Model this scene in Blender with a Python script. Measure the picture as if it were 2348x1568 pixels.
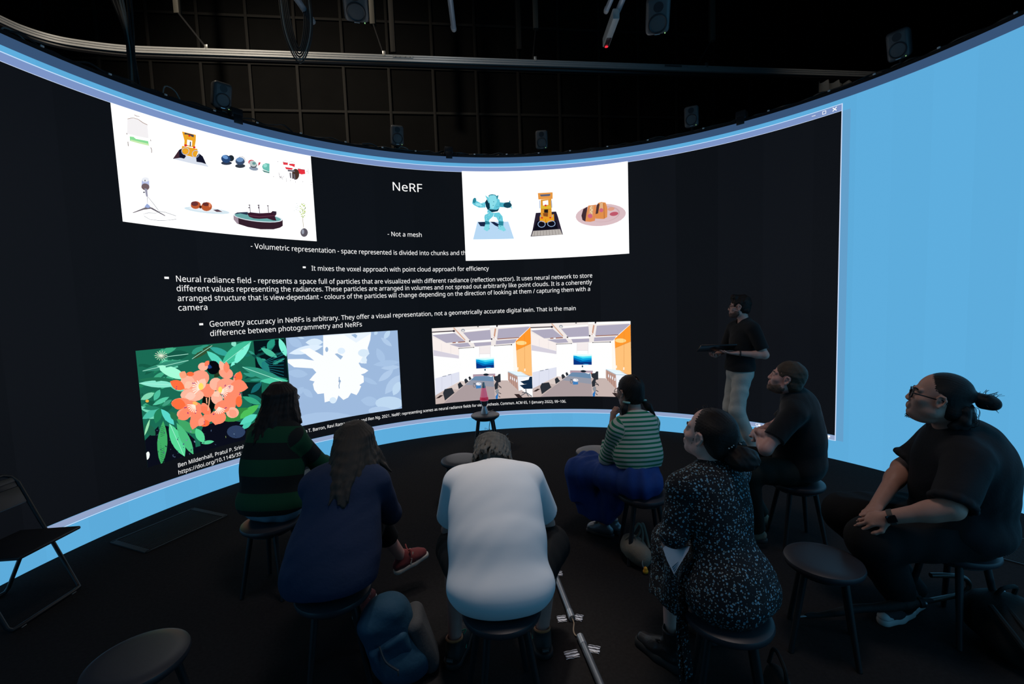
import bpy, bmesh, math, random, os
import numpy as np
from mathutils import Vector, Matrix
from mathutils.geometry import tessellate_polygon

scene = bpy.context.scene
col = scene.collection
for o in list(bpy.data.objects):
    bpy.data.objects.remove(o)

# ------------------------------------------------------------------ camera
PITCH, ROLL = .0813, -.037
cr, sr, cp, sp = math.cos(ROLL), math.sin(ROLL), math.cos(PITCH), math.sin(PITCH)
cam_data = bpy.data.cameras.new('camera')
cam_data.sensor_width = 36.0
cam_data.sensor_fit = 'HORIZONTAL'
cam_data.lens = 1050.0 * 36.0 / 2348.0
cam_data.clip_end = 60
cam = bpy.data.objects.new('camera', cam_data)
cam.matrix_world = Matrix(((cr, -sr, 0, 0), (sr * sp, cr * sp, -cp, 0),
                           (sr * cp, cr * cp, sp, 1.78), (0, 0, 0, 1)))
col.objects.link(cam)
scene.camera = cam

# ------------------------------------------------------------------ world, exposure, house and added lights
world = bpy.data.worlds.new('dark_hall')
scene.world = world
world.use_nodes = True
world.node_tree.nodes['Background'].inputs[0].default_value = (.5, .55, .65, 1)
world.node_tree.nodes['Background'].inputs[1].default_value = .004
scene.view_settings.view_transform = 'Standard'
scene.view_settings.look = 'None'
scene.view_settings.exposure = 0.0
scene.view_settings.gamma = 1.0
scene.cycles.use_denoising = True
scene.cycles.max_bounces = 6
scene.cycles.diffuse_bounces = 3
scene.cycles.glossy_bounces = 3
scene.cycles.transmission_bounces = 6
scene.cycles.transparent_max_bounces = 8

def spot(name, loc, aim, energy, colour, size_deg, blend=.6, radius=.12):
    l = bpy.data.lights.new(name, 'SPOT')
    l.energy, l.color, l.spot_size, l.spot_blend, l.shadow_soft_size = energy, colour, math.radians(size_deg), blend, radius
    o = bpy.data.objects.new(name, l)
    o.location = loc
    o.rotation_euler = (Vector(aim) - Vector(loc)).to_track_quat('-Z', 'Y').to_euler()
    col.objects.link(o)
    return o

spot('house_spotlight', (-.05, 3.0, 7.2), (-.10, 2.3, .9), 640, (1, .94, .88), 16, 1, .25)
spot('added_fill_light', (.9, 1.6, 7.6), (.9, 2.6, .6), 330, (1, .84, .80), 75, 1, .8)  # added overhead fill with no known source, lifts the skin tones
spot('rig_work_light', (-4.6, 4.6, 8.6), (-4.0, 7.2, 5.5), 680, (1, .88, .72), 105, 1, .2)
spot('added_curtain_light', (5.0, 6.2, 8.8), (5.9, 8.3, 5.3), 60, (1, .93, .82), 40, 1, .2)  # unseen lamp added so that the curtain shows
spot('grid_wash_light', (-.5, 3.0, 8.4), (-.2, 6.0, 4.9), 60, (.9, .95, 1), 70, 1, .2)

# ------------------------------------------------------------------ materials
MATS = {}
def principled(name, colour, rough=.6, metal=0.0, spec=.5, emit=None, emit_strength=0.0, sss=0.0,
               noise=None, bump=None, trans=0.0, sheen=0.0):
    if name in MATS:
        return MATS[name]
    m = bpy.data.materials.new(name)
    m.use_nodes = True
    nt = m.node_tree
    b = nt.nodes['Principled BSDF']
    b.inputs['Base Color'].default_value = (*colour, 1)
    b.inputs['Roughness'].default_value = rough
    b.inputs['Metallic'].default_value = metal
    b.inputs['Specular IOR Level'].default_value = spec
    b.inputs['Transmission Weight'].default_value = trans
    b.inputs['Sheen Weight'].default_value = sheen
    if sss:
        b.inputs['Subsurface Weight'].default_value = sss
        b.inputs['Subsurface Radius'].default_value = (.012, .005, .003)
        b.inputs['Subsurface Scale'].default_value = 1.0
    if emit:
        b.inputs['Emission Color'].default_value = (*emit, 1)
        b.inputs['Emission Strength'].default_value = emit_strength
    if noise or bump:
        tc = nt.nodes.new('ShaderNodeTexCoord')
    if noise:                       # (scale, amount): gentle variation of the thing's own colour
        n = nt.nodes.new('ShaderNodeTexNoise')
        n.inputs['Scale'].default_value = noise[0]
        n.inputs['Detail'].default_value = 4
        mr = nt.nodes.new('ShaderNodeMapRange')
        mr.inputs['To Min'].default_value = 1 - noise[1]
        mr.inputs['To Max'].default_value = 1 + noise[1]
        mx = nt.nodes.new('ShaderNodeMix')
        mx.data_type = 'RGBA'
        mx.blend_type = 'MULTIPLY'
        mx.inputs[0].default_value = 1
        mx.inputs[6].default_value = (*colour, 1)
        nt.links.new(tc.outputs['Object'], n.inputs['Vector'])
        nt.links.new(n.outputs['Fac'], mr.inputs['Value'])
        nt.links.new(mr.outputs['Result'], mx.inputs[7])
        nt.links.new(mx.outputs[2], b.inputs['Base Color'])
    if bump:                        # (scale, strength, stretch xyz)
        mp = nt.nodes.new('ShaderNodeMapping')
        mp.inputs['Scale'].default_value = bump[2] if len(bump) > 2 else (1, 1, 1)
        n2 = nt.nodes.new('ShaderNodeTexNoise')
        n2.inputs['Scale'].default_value = bump[0]
        n2.inputs['Detail'].default_value = 5
        bp = nt.nodes.new('ShaderNodeBump')
        bp.inputs['Strength'].default_value = bump[1]
        bp.inputs['Distance'].default_value = .01
        nt.links.new(tc.outputs['Object'], mp.inputs['Vector'])
        nt.links.new(mp.outputs['Vector'], n2.inputs['Vector'])
        nt.links.new(n2.outputs['Fac'], bp.inputs['Height'])
        nt.links.new(bp.outputs['Normal'], b.inputs['Normal'])
    MATS[name] = m
    return m

def emission(name, colour, strength=1.0, sample=True):
    if name in MATS:
        return MATS[name]
    m = bpy.data.materials.new(name)
    m.use_nodes = True
    nt = m.node_tree
    nt.nodes.remove(nt.nodes['Principled BSDF'])
    e = nt.nodes.new('ShaderNodeEmission')
    e.inputs[0].default_value = (*colour, 1)
    e.inputs[1].default_value = strength
    nt.links.new(e.outputs[0], nt.nodes['Material Output'].inputs[0])
    if not sample:
        m.cycles.emission_sampling = 'NONE'
    MATS[name] = m
    return m

def srgb(r, g, b):
    f = lambda v: v / 12.92 if v <= .04045 else ((v + .055) / 1.055) ** 2.4
    return (f(r / 255), f(g / 255), f(b / 255))

# ------------------------------------------------------------------ object helpers
def tag(o, label=None, category=None, group=None, kind=None):
    for k, v in (('label', label), ('category', category), ('group', group), ('kind', kind)):
        if v:
            o[k] = v
    return o

def thing(name, loc, label, category, group=None, rz=0.0):
    o = bpy.data.objects.new(name, None)
    o.empty_display_size = .05
    o.location = loc
    o.rotation_euler = (0, 0, rz)
    col.objects.link(o)
    return tag(o, label, category, group)

def link(name, me, mats, parent=None, loc=None):
    o = bpy.data.objects.new(name, me)
    for m in (mats if isinstance(mats, (list, tuple)) else [mats]):
        me.materials.append(m)
    col.objects.link(o)
    if parent is not None:
        o.parent = parent
    if loc is not None:
        o.location = loc
    return o

def dup(root, loc, rz, label, group=None):
    r = root.copy()
    col.objects.link(r)
    r.location, r.rotation_euler = loc, (0, 0, rz)
    r['label'] = label
    if group:
        r['group'] = group
    for ch in list(root.children):
        c = ch.copy()
        col.objects.link(c)
        c.parent = r
        for g in ch.children:
            d = g.copy()
            col.objects.link(d)
            d.parent = c
    return r

class MB:
    """collects boxes, tubes, lathes and sheets into one mesh"""
    def __init__(s):
        s.v, s.f, s.mi, s.sm = [], [], [], []
    def add(s, vs, fs, mi=0, smooth=False):
        n = len(s.v)
        s.v += [tuple(v) for v in vs]
        s.f += [tuple(i + n for i in f) for f in fs]
        s.mi += [mi] * len(fs)
        s.sm += [smooth] * len(fs)
    def box(s, c, size, R=None, mi=0, bev=0.0):
        x, y, z = size[0] / 2, size[1] / 2, size[2] / 2
        b = min(bev, x * .9, y * .9, z * .9)
        vs, fs = [], []
        if b <= 0:
            vs = [(i * x, j * y, k * z) for i in (-1, 1) for j in (-1, 1) for k in (-1, 1)]
            fs = [(0, 1, 3, 2), (4, 6, 7, 5), (0, 4, 5, 1), (2, 3, 7, 6), (0, 2, 6, 4), (1, 5, 7, 3)]
        else:
            bm = bmesh.new()
            bmesh.ops.create_cube(bm, size=1)
            for v in bm.verts:
                v.co = Vector((v.co.x * 2 * x, v.co.y * 2 * y, v.co.z * 2 * z))
            bmesh.ops.bevel(bm, geom=bm.edges[:], offset=b, segments=2, affect='EDGES', profile=.5)
            bm.verts.index_update()
            vs = [tuple(v.co) for v in bm.verts]
            fs = [tuple(v.index for v in f.verts) for f in bm.faces]
            bm.free()
        R = R or Matrix.Identity(3)
        c = Vector(c)
        s.add([c + R @ Vector(v) for v in vs], fs, mi)
        return s
    def tube(s, pts, r, n=10, mi=0, caps=True, closed=False):
        pts = [Vector(p) for p in pts]
        rr = r if isinstance(r, (list, tuple)) else [r] * len(pts)
        m = len(pts)
        up = None
        base = len(s.v)
        vs = []
        for i, p in enumerate(pts):
            a = pts[i - 1] if (i > 0 or closed) else pts[0]
            b = pts[(i + 1) % m] if (i < m - 1 or closed) else pts[-1]
            t = (b - a)
            t = t.normalized() if t.length > 1e-9 else Vector((0, 0, 1))
            if up is None:
                up = t.orthogonal().normalized()
            else:
                up = (up - t * up.dot(t))
                up = up.normalized() if up.length > 1e-6 else t.orthogonal().normalized()
            w = t.cross(up)
            for k in range(n):
                q = 2 * math.pi * k / n
                vs.append(p + (up * math.cos(q) + w * math.sin(q)) * rr[i])
        fs = []
        for i in range(m if closed else m - 1):
            j = (i + 1) % m
            for k in range(n):
                l = (k + 1) % n
                fs.append((i * n + k, i * n + l, j * n + l, j * n + k))
        if caps and not closed:
            fs.append(tuple(range(n))[::-1])
            fs.append(tuple((m - 1) * n + k for k in range(n)))
        s.add(vs, fs, mi, True)
        return s
    def lathe(s, prof, c=(0, 0, 0), n=32, R=None, mi=0, sx=1.0, sy=1.0):
        R = R or Matrix.Identity(3)
        c = Vector(c)
        vs, fs = [], []
        for (r, z) in prof:
            for k in range(n):
                q = 2 * math.pi * k / n
                vs.append(c + R @ Vector((r * math.cos(q) * sx, r * math.sin(q) * sy, z)))
        for i in range(len(prof) - 1):
            for k in range(n):
                l = (k + 1) % n
                fs.append((i * n + k, i * n + l, (i + 1) * n + l, (i + 1) * n + k))
        if prof[0][0] > 1e-5:
            fs.append(tuple(range(n))[::-1])
        if prof[-1][0] > 1e-5:
            fs.append(tuple((len(prof) - 1) * n + k for k in range(n)))
        s.add(vs, fs, mi, True)
        return s
    def mesh(s, name):
        me = bpy.data.meshes.new(name)
        me.from_pydata(s.v, [], s.f)
        me.polygons.foreach_set('material_index', s.mi)
        me.polygons.foreach_set('use_smooth', s.sm)
        me.update()
        try:
            me.set_sharp_from_angle(angle=math.radians(42))
        except Exception:
            pass
        return me
    def build(s, name, mats, parent=None, loc=None):
        return link(name, s.mesh(name), mats, parent, loc)

def smooth_path(pts, n=8):
    """Catmull-Rom through pts"""
    P = [Vector(p) for p in pts]
    P = [P[0] * 2 - P[1]] + P + [P[-1] * 2 - P[-2]]
    out = []
    for i in range(1, len(P) - 2):
        for k in range(n):
            t = k / n
            a, b, c, d = P[i - 1], P[i], P[i + 1], P[i + 2]
            out.append(.5 * ((2 * b) + (c - a) * t + (2 * a - 5 * b + 4 * c - d) * t * t + (3 * b - a - 3 * c + d) * t ** 3))
    out.append(P[-2])
    return out
# ------------------------------------------------------------------ the hall
carpet = principled('black_carpet', (.022, .0205, .0205), 1.0, spec=.02, noise=(55, .35), bump=(160, .5, (1, 3, 1)))
wallm = principled('black_wall_panel', (.0095, .009, .0083), .9, spec=.2, noise=(3, .3), bump=(90, .15, (1, 1, 6)))
battenm = principled('dark_batten', (.034, .031, .027), .7, spec=.3)
blackm = principled('matt_black', (.012, .012, .013), .7, spec=.3)
softblack = principled('satin_black', (.014, .014, .016), .4, spec=.4)
alum = principled('aluminium', (.62, .62, .61), .38, .35)

WA = .1313
WD = Vector((math.cos(WA), math.sin(WA), 0))          # along the grid wall
WN = Vector((math.sin(WA), -math.cos(WA), 0))         # out of the grid wall, towards the stage
W0 = Vector((-3.234, 9.795, 0))
RW = Matrix((WD, -WN, Vector((0, 0, 1)))).transposed()

def structure(name, mb, m):
    return tag(mb.build(name, m), kind='structure')

mb = MB(); mb.box((.5, 3, -.05), (22, 17, .1)); structure('floor', mb, carpet)
mb = MB(); mb.box((.5, 3, 9.55), (22, 17, .1)); structure('ceiling', mb, wallm)
mb = MB(); mb.box(W0 + WD * 3.5 - WN * .06 + Vector((0, 0, 4.75)), (24, .1, 9.5), RW); structure('wall_back', mb, wallm)
mb = MB(); mb.box((-10.2, 2, 4.75), (.1, 15, 9.5)); structure('wall_left', mb, wallm)
mb = MB(); mb.box((11.2, 2, 4.75), (.1, 18, 9.5)); structure('wall_right', mb, wallm)
mb = MB(); mb.box((.5, -5, 4.75), (22, .1, 9.5)); structure('wall_front', mb, wallm)
k = 0
for i in range(-7, 13):                                # upright battens of the grid wall
    k += 1
    mb = MB(); mb.box(W0 + WD * (.9 * i) + WN * .012 + Vector((0, 0, 4.74)), (.055, .045, 9.46), RW, bev=.004)
    structure('trim_%d' % k, mb, battenm)
for j in range(-2, 6):                                 # level battens
    k += 1
    mb = MB(); mb.box(W0 + WD * 2.7 + WN * .008 + Vector((0, 0, 7.652 - .899 * j)), (18.2, .037, .05), RW, bev=.004)
    structure('trim_%d' % k, mb, battenm)

# ------------------------------------------------------------------ curved wall of light
CX, CY, RAD, TOP = .237, 2.709, 3.793, 3.805
TH0, TH1 = math.radians(-138), math.radians(156)
def cyl(u, z, off=0.0):
    """point on the screen: u = run along the curve in metres, off = towards the audience"""
    th = u / RAD
    return Vector((CX + (RAD - off) * math.sin(th), CY + (RAD - off) * math.cos(th), z))
U0, U1 = TH0 * RAD, TH1 * RAD

screen = thing('led_screen', (CX, CY + RAD, 0), 'curved wall of light wrapping round the audience, black slide on a blue desktop', 'screen')
SL = Vector(screen.location)

def curved_box(u0, u1, z0, z1, off0, off1, du=.05, mi=0, mb=None):
    mb = mb or MB()
    n = max(1, int(abs(u1 - u0) / du))
    vs, fs = [], []
    for i in range(n + 1):
        u = u0 + (u1 - u0) * i / n
        for (o, z) in ((off0, z0), (off1, z0), (off1, z1), (off0, z1)):
            vs.append(cyl(u, z, o) - SL)
    for i in range(n):
        for k in range(4):
            l = (k + 1) % 4
            fs.append((i * 4 + k, i * 4 + l, (i + 1) * 4 + l, (i + 1) * 4 + k))
    fs += [(3, 2, 1, 0), tuple(n * 4 + k for k in range(4))]
    mb.add(vs, fs, mi)
    return mb

def curved_sheet(u0, u1, z0, z1, off, du=.05):
    mb = MB()
    n = max(1, int(math.ceil(abs(u1 - u0) / du)))
    vs, fs = [], []
    for i in range(n + 1):
        u = u0 + (u1 - u0) * i / n
        vs += [cyl(u, z0, off) - SL, cyl(u, z1, off) - SL]
    for i in range(n):
        fs.append((2 * i, 2 * i + 2, 2 * i + 3, 2 * i + 1))
    mb.add(vs, fs)
    return mb

def tiled_emitter(name, colour, strength, vary, base):
    """light-emitting tiles; every column of tiles has its own slight tint"""
    m = bpy.data.materials.new(name)
    m.use_nodes = True
    nt = m.node_tree
    b = nt.nodes['Principled BSDF']
    b.inputs['Base Color'].default_value = (*base, 1)
    b.inputs['Roughness'].default_value = .6
    b.inputs['Specular IOR Level'].default_value = .15
    at = nt.nodes.new('ShaderNodeAttribute'); at.attribute_name = 'tile'
    wn = nt.nodes.new('ShaderNodeTexWhiteNoise'); wn.noise_dimensions = '1D'
    nt.links.new(at.outputs['Fac'], wn.inputs['W'])
    mr = nt.nodes.new('ShaderNodeMapRange')
    mr.inputs['To Min'].default_value = strength * (1 - vary)
    mr.inputs['To Max'].default_value = strength * (1 + vary)
    nt.links.new(wn.outputs['Value'], mr.inputs['Value'])
    nt.links.new(mr.outputs['Result'], b.inputs['Emission Strength'])
    b.inputs['Emission Color'].default_value = (*colour, 1)
    return m

def tile_attr(o, step=.3):
    me = o.data
    a = me.attributes.new('tile', 'FLOAT', 'FACE')
    a.data.foreach_set('value', [float(math.floor(math.atan2(p.center.x + SL.x - CX, p.center.y + SL.y - CY) * RAD / step)) for p in me.polygons])

BLUE = srgb(92, 171, 219)
curved_box(U0, U1, 0, TOP, -.11, 0).build('cabinet_wall', blackm, screen)
desk = curved_sheet(U0, U1, .002, 3.722, .001).build('desktop_background', tiled_emitter('desktop_blue', BLUE, 1.0, .02, (.02, .02, .02)), screen)
tile_attr(desk)
curved_sheet(U0, U1, 3.722, 3.803, .001).build('top_band', emission('desktop_dark_band', srgb(55, 82, 117)), screen)
WU0, WU1 = -7.6, 3.764
slide = curved_sheet(WU0, WU1, .262, 3.606, .002).build('slide_window', tiled_emitter('slide_black', (.0032, .0038, .0056), 1.0, .2, (.012, .012, .012)), screen)
tile_attr(slide, .5)
curved_sheet(WU0, WU1, 3.608, 3.668, .002).build('title_bar', emission('bar_lilac', srgb(124, 148, 198)), screen)
curved_sheet(WU0, WU1, .212, .26, .002).build('status_bar', emission('bar_lilac_low', srgb(146, 164, 200)), screen)
lines = curved_sheet(WU0, WU1, 3.670, 3.677, .0024)
for a in (curved_sheet(WU0, WU1, .203, .209, .0024), curved_sheet(WU1 - .003, WU1 + .006, .203, 3.677, .0028), curved_sheet(WU0, WU1, 3.604, 3.608, .0024)):
    lines.add(a.v, a.f)
lines.build('window_outline', emission('outline_white', srgb(205, 222, 250), 1, False), screen)
curved_sheet(WU1 + .006, WU1 + .075, .21, 3.60, .0016).build('window_shade', emission('outline_soft', srgb(98, 158, 202), 1, False), screen)

# ---- lettering
def ui_font():
    p = os.path.join(bpy.utils.resource_path('LOCAL'), 'datafiles', 'fonts', 'NotoSansMath-Regular.woff2')
    try:
        return bpy.data.fonts.load(p)
    except Exception:
        return None
FONT = ui_font()
def cap_height():
    cu = bpy.data.curves.new('text', 'FONT')
    cu.body = 'H'
    if FONT:
        cu.font = FONT
    to = bpy.data.objects.new('text', cu)
    col.objects.link(to)
    me = bpy.data.meshes.new_from_object(to.evaluated_get(bpy.context.evaluated_depsgraph_get()))
    h = max(v.co.y for v in me.vertices)
    bpy.data.objects.remove(to)
    bpy.data.meshes.remove(me)
    return h
CAP_EM = cap_height()
INK = emission('slide_text_white', (1, 1, 1), 1.0, False)
def flat_text(text, height):
    """outline of a word, centred, as vertices and faces"""
    cu = bpy.data.curves.new('text', 'FONT')
    cu.body = text
    if FONT:
        cu.font = FONT
    to = bpy.data.objects.new('text', cu)
    col.objects.link(to)
    me = bpy.data.meshes.new_from_object(to.evaluated_get(bpy.context.evaluated_depsgraph_get()))
    k = height / CAP_EM
    w = max(v.co.x for v in me.vertices)
    out = [((v.co.x - w / 2) * k, v.co.y * k - height / 2) for v in me.vertices], [tuple(p.vertices) for p in me.polygons]
    bpy.data.objects.remove(to)
    bpy.data.meshes.remove(me)
    return out

def slide_text(name, text, u0, u1, z, cap, u_clip=None, off=.003, rows=None):
    """one line of lettering between u0 and u1 on baseline z, bent onto the screen"""
    for (tx, a, b, zz) in (rows or [(text, u0, u1, z)]):
        mb = MB()
        cu = bpy.data.curves.new('text', 'FONT')
        cu.body = tx
        if FONT:
            cu.font = FONT
        cu.size = 1.0
        cu.resolution_u = 3
        to = bpy.data.objects.new('text', cu)
        col.objects.link(to)
        dg = bpy.context.evaluated_depsgraph_get()
        me = bpy.data.meshes.new_from_object(to.evaluated_get(dg))
        vs = [v.co.copy() for v in me.vertices]
        xs = [v.x for v in vs]
        x0, x1 = min(xs), max(xs)
        ky = cap / CAP_EM
        kx = (b - a) / (x1 - x0)
        fs = [tuple(p.vertices) for p in me.polygons]
        if u_clip:
            fs = [f for f in fs if max(a + (vs[i].x - x0) * kx for i in f) < u_clip]
        mb.add([cyl(a + (v.x - x0) * kx, zz + v.y * ky, off) - SL for v in vs], fs)
        bpy.data.objects.remove(to)
        bpy.data.meshes.remove(me)
        bpy.data.curves.remove(cu)
        mb.build(name, INK, screen)

def block(name, u0, u1, z0, z1):
    return curved_sheet(u0, u1, z0, z1, .003).build(name, INK, screen)

slide_text('heading_text', 'NeRF', -1.774, -1.388, 3.315, .106)
slide_text('text_line', '- Not a mesh', -1.876, -1.428, 2.728, .0565)
slide_text('text_line', '- Volumetric representation - space represented is divided into chunks and th', -3.484, -.838, 2.488, .0565)
slide_text('text_line', 'It mixes the voxel approach with point cloud approach for efficiency', -2.838, -.525, 2.270, .0565)
slide_text('text_line', '', 0, 0, 0, .0565, rows=[
    ('Neural radiance field - represents a space full of particles that are visualized with different radiance (reflection vector). It uses neural network to store', -4.218, .916, 2.115),
    ('different values representing the radiances. These particles are arranged in volumes and not spread out arbitrarily like point clouds. It is a coherently', -4.222, .911, 2.024),
    ('arranged structure that is view-dependant - colours of the particles will change depending on the direction of looking at them / capturing them with a', -4.222, .882, 1.931),
    ('camera', -4.224, -3.961, 1.840)])
slide_text('text_line', '', 0, 0, 0, .0565, rows=[
    ('Geometry accuracy in NeRFs is arbitrary. They offer a visual representation, not a geometrically accurate digital twin. That is the main', -3.954, .677, 1.670),
    ('difference between photogrammetry and NeRFs', -3.957, -2.275, 1.575)])
slide_text('caption_line', '', 0, 0, 0, .0385, rows=[
    ('Ben Mildenhall, Pratul P. Srinivasan, Matthew Tancik, Jonathan T. Barron, Ravi Ramamoorthi, and Ren Ng. 2021. NeRF: representing scenes as neural radiance fields for view synthesis. Commun. ACM 65, 1 (January 2022), 99\u2212106.', -4.358, .507, .353),
    ('https://doi.org/10.1145/3503250', -4.361, -3.62, .284)])
for (a, b, z) in ((-2.938, -2.904, 2.296), (-4.318, -4.280, 2.138), (-4.050, -4.014, 1.690)):
    block('bullet_mark', a, b, z, z + .020)
slide_text('status_text', 'Display Settings', 3.03, 3.35, .222, .026)
icon = MB()
for (a, b, z0, z1) in ((2.952, 3.0, .246, .25), (2.952, 2.956, .224, .25), (2.952, 2.98, .222, .226), (2.978, 3.004, .218, .24), (2.962, 2.972, .214, .222)):
    s_ = curved_sheet(a, b, z0, z1, .003); icon.add(s_.v, s_.f)
for (a, b, z0, z1) in ((3.680, 3.716, .230, .25), (3.694, 3.702, .22, .23), (3.686, 3.71, .215, .22)):
    s_ = curved_sheet(a, b, z0, z1, .003); icon.add(s_.v, s_.f)
icon.build('status_icon', INK, screen)
btn = MB()
for (a, b, z0, z1) in ((3.490, 3.525, 3.640, 3.645), (3.588, 3.622, 3.654, 3.659), (3.588, 3.622, 3.626, 3.631), (3.588, 3.593, 3.626, 3.659), (3.617, 3.622, 3.626, 3.659)):
    s_ = curved_sheet(a, b, z0, z1, .003); btn.add(s_.v, s_.f)
for sgn in (-1, 1):
    vs = []
    for (du, dz) in ((-.017, -.017 * sgn), (.017, .017 * sgn)):
        for q in (-1, 1):
            vs.append(cyl(3.699 + du + q * .003, 3.643 + dz - q * .003 * sgn, .003) - SL)
    btn.add(vs, [(0, 2, 3, 1)])
btn.build('window_buttons', INK, screen)

# ---- pictures on the slide: outlines in millimetres from each picture's lower left corner
def ink_material():
    m = bpy.data.materials.new('picture_pixels')
    m.use_nodes = True
    nt = m.node_tree
    nt.nodes.remove(nt.nodes['Principled BSDF'])
    e = nt.nodes.new('ShaderNodeEmission')
    at = nt.nodes.new('ShaderNodeAttribute'); at.attribute_name = 'pixel'
    nt.links.new(at.outputs['Color'], e.inputs[0])
    e.inputs[1].default_value = 1.0
    nt.links.new(e.outputs[0], nt.nodes['Material Output'].inputs[0])
    m.cycles.emission_sampling = 'NONE'
    return m
PIXELS = ink_material()
def slide_picture(name, uo, zo, w, h, back, data):
    base = curved_sheet(uo, uo + w, zo, zo + h, .0035).build(name, emission('paper_%d_%d' % (back[0] * 99, back[2] * 99), back, 1.3 if min(back) > .9 else 1.0), screen)
    bm = bmesh.new()
    lay = bm.faces.layers.int.new('ink')
    level = bm.faces.layers.int.new('level')
    placed = []
    inks = []
    for item in data:
        rgb, flat = item[0], item[1:]
        pts = [(flat[i] / 1000, flat[i + 1] / 1000) for i in range(0, len(flat), 2)]
        x0, x1 = min(p[0] for p in pts), max(p[0] for p in pts)
        y0, y1 = min(p[1] for p in pts), max(p[1] for p in pts)
        lv = 1
        for (a0, a1, b0, b1, q) in placed:
            if a0 < x1 and a1 > x0 and b0 < y1 and b1 > y0 and q >= lv:
                lv = q + 1
        placed.append((x0, x1, y0, y1, lv))
        inks.append(rgb)
        bv = [bm.verts.new((p[0], 0, p[1])) for p in pts]
        for t in tessellate_polygon([[Vector((p[0], p[1], 0)) for p in pts]]):
            try:
                f = bm.faces.new([bv[i] for i in t])
                f[lay], f[level] = len(inks) - 1, lv
            except ValueError:
                pass
    u = .1
    while u < w:
        bmesh.ops.bisect_plane(bm, geom=bm.verts[:] + bm.edges[:] + bm.faces[:], plane_co=(u, 0, 0), plane_no=(1, 0, 0))
        u += .1
    top = max(p[4] for p in placed)
    vs, fs, cols = [], [], []
    for f in bm.faces:
        n = len(vs)
        off = .0038 + .006 * f[level] / top
        vs += [cyl(uo + v.co.x, zo + v.co.z, off) - SL for v in f.verts]
        fs.append(tuple(range(n, n + len(f.verts))))
        cols += [*srgb(*inks[f[lay]]), 1.0]
    bm.free()
    me = bpy.data.meshes.new(name)
    me.from_pydata([tuple(v) for v in vs], [], fs)
    ca = me.attributes.new('pixel', 'FLOAT_COLOR', 'FACE')
    ca.data.foreach_set('color', cols)
    o = link('picture_print', me, PIXELS, base)
    return base
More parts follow.
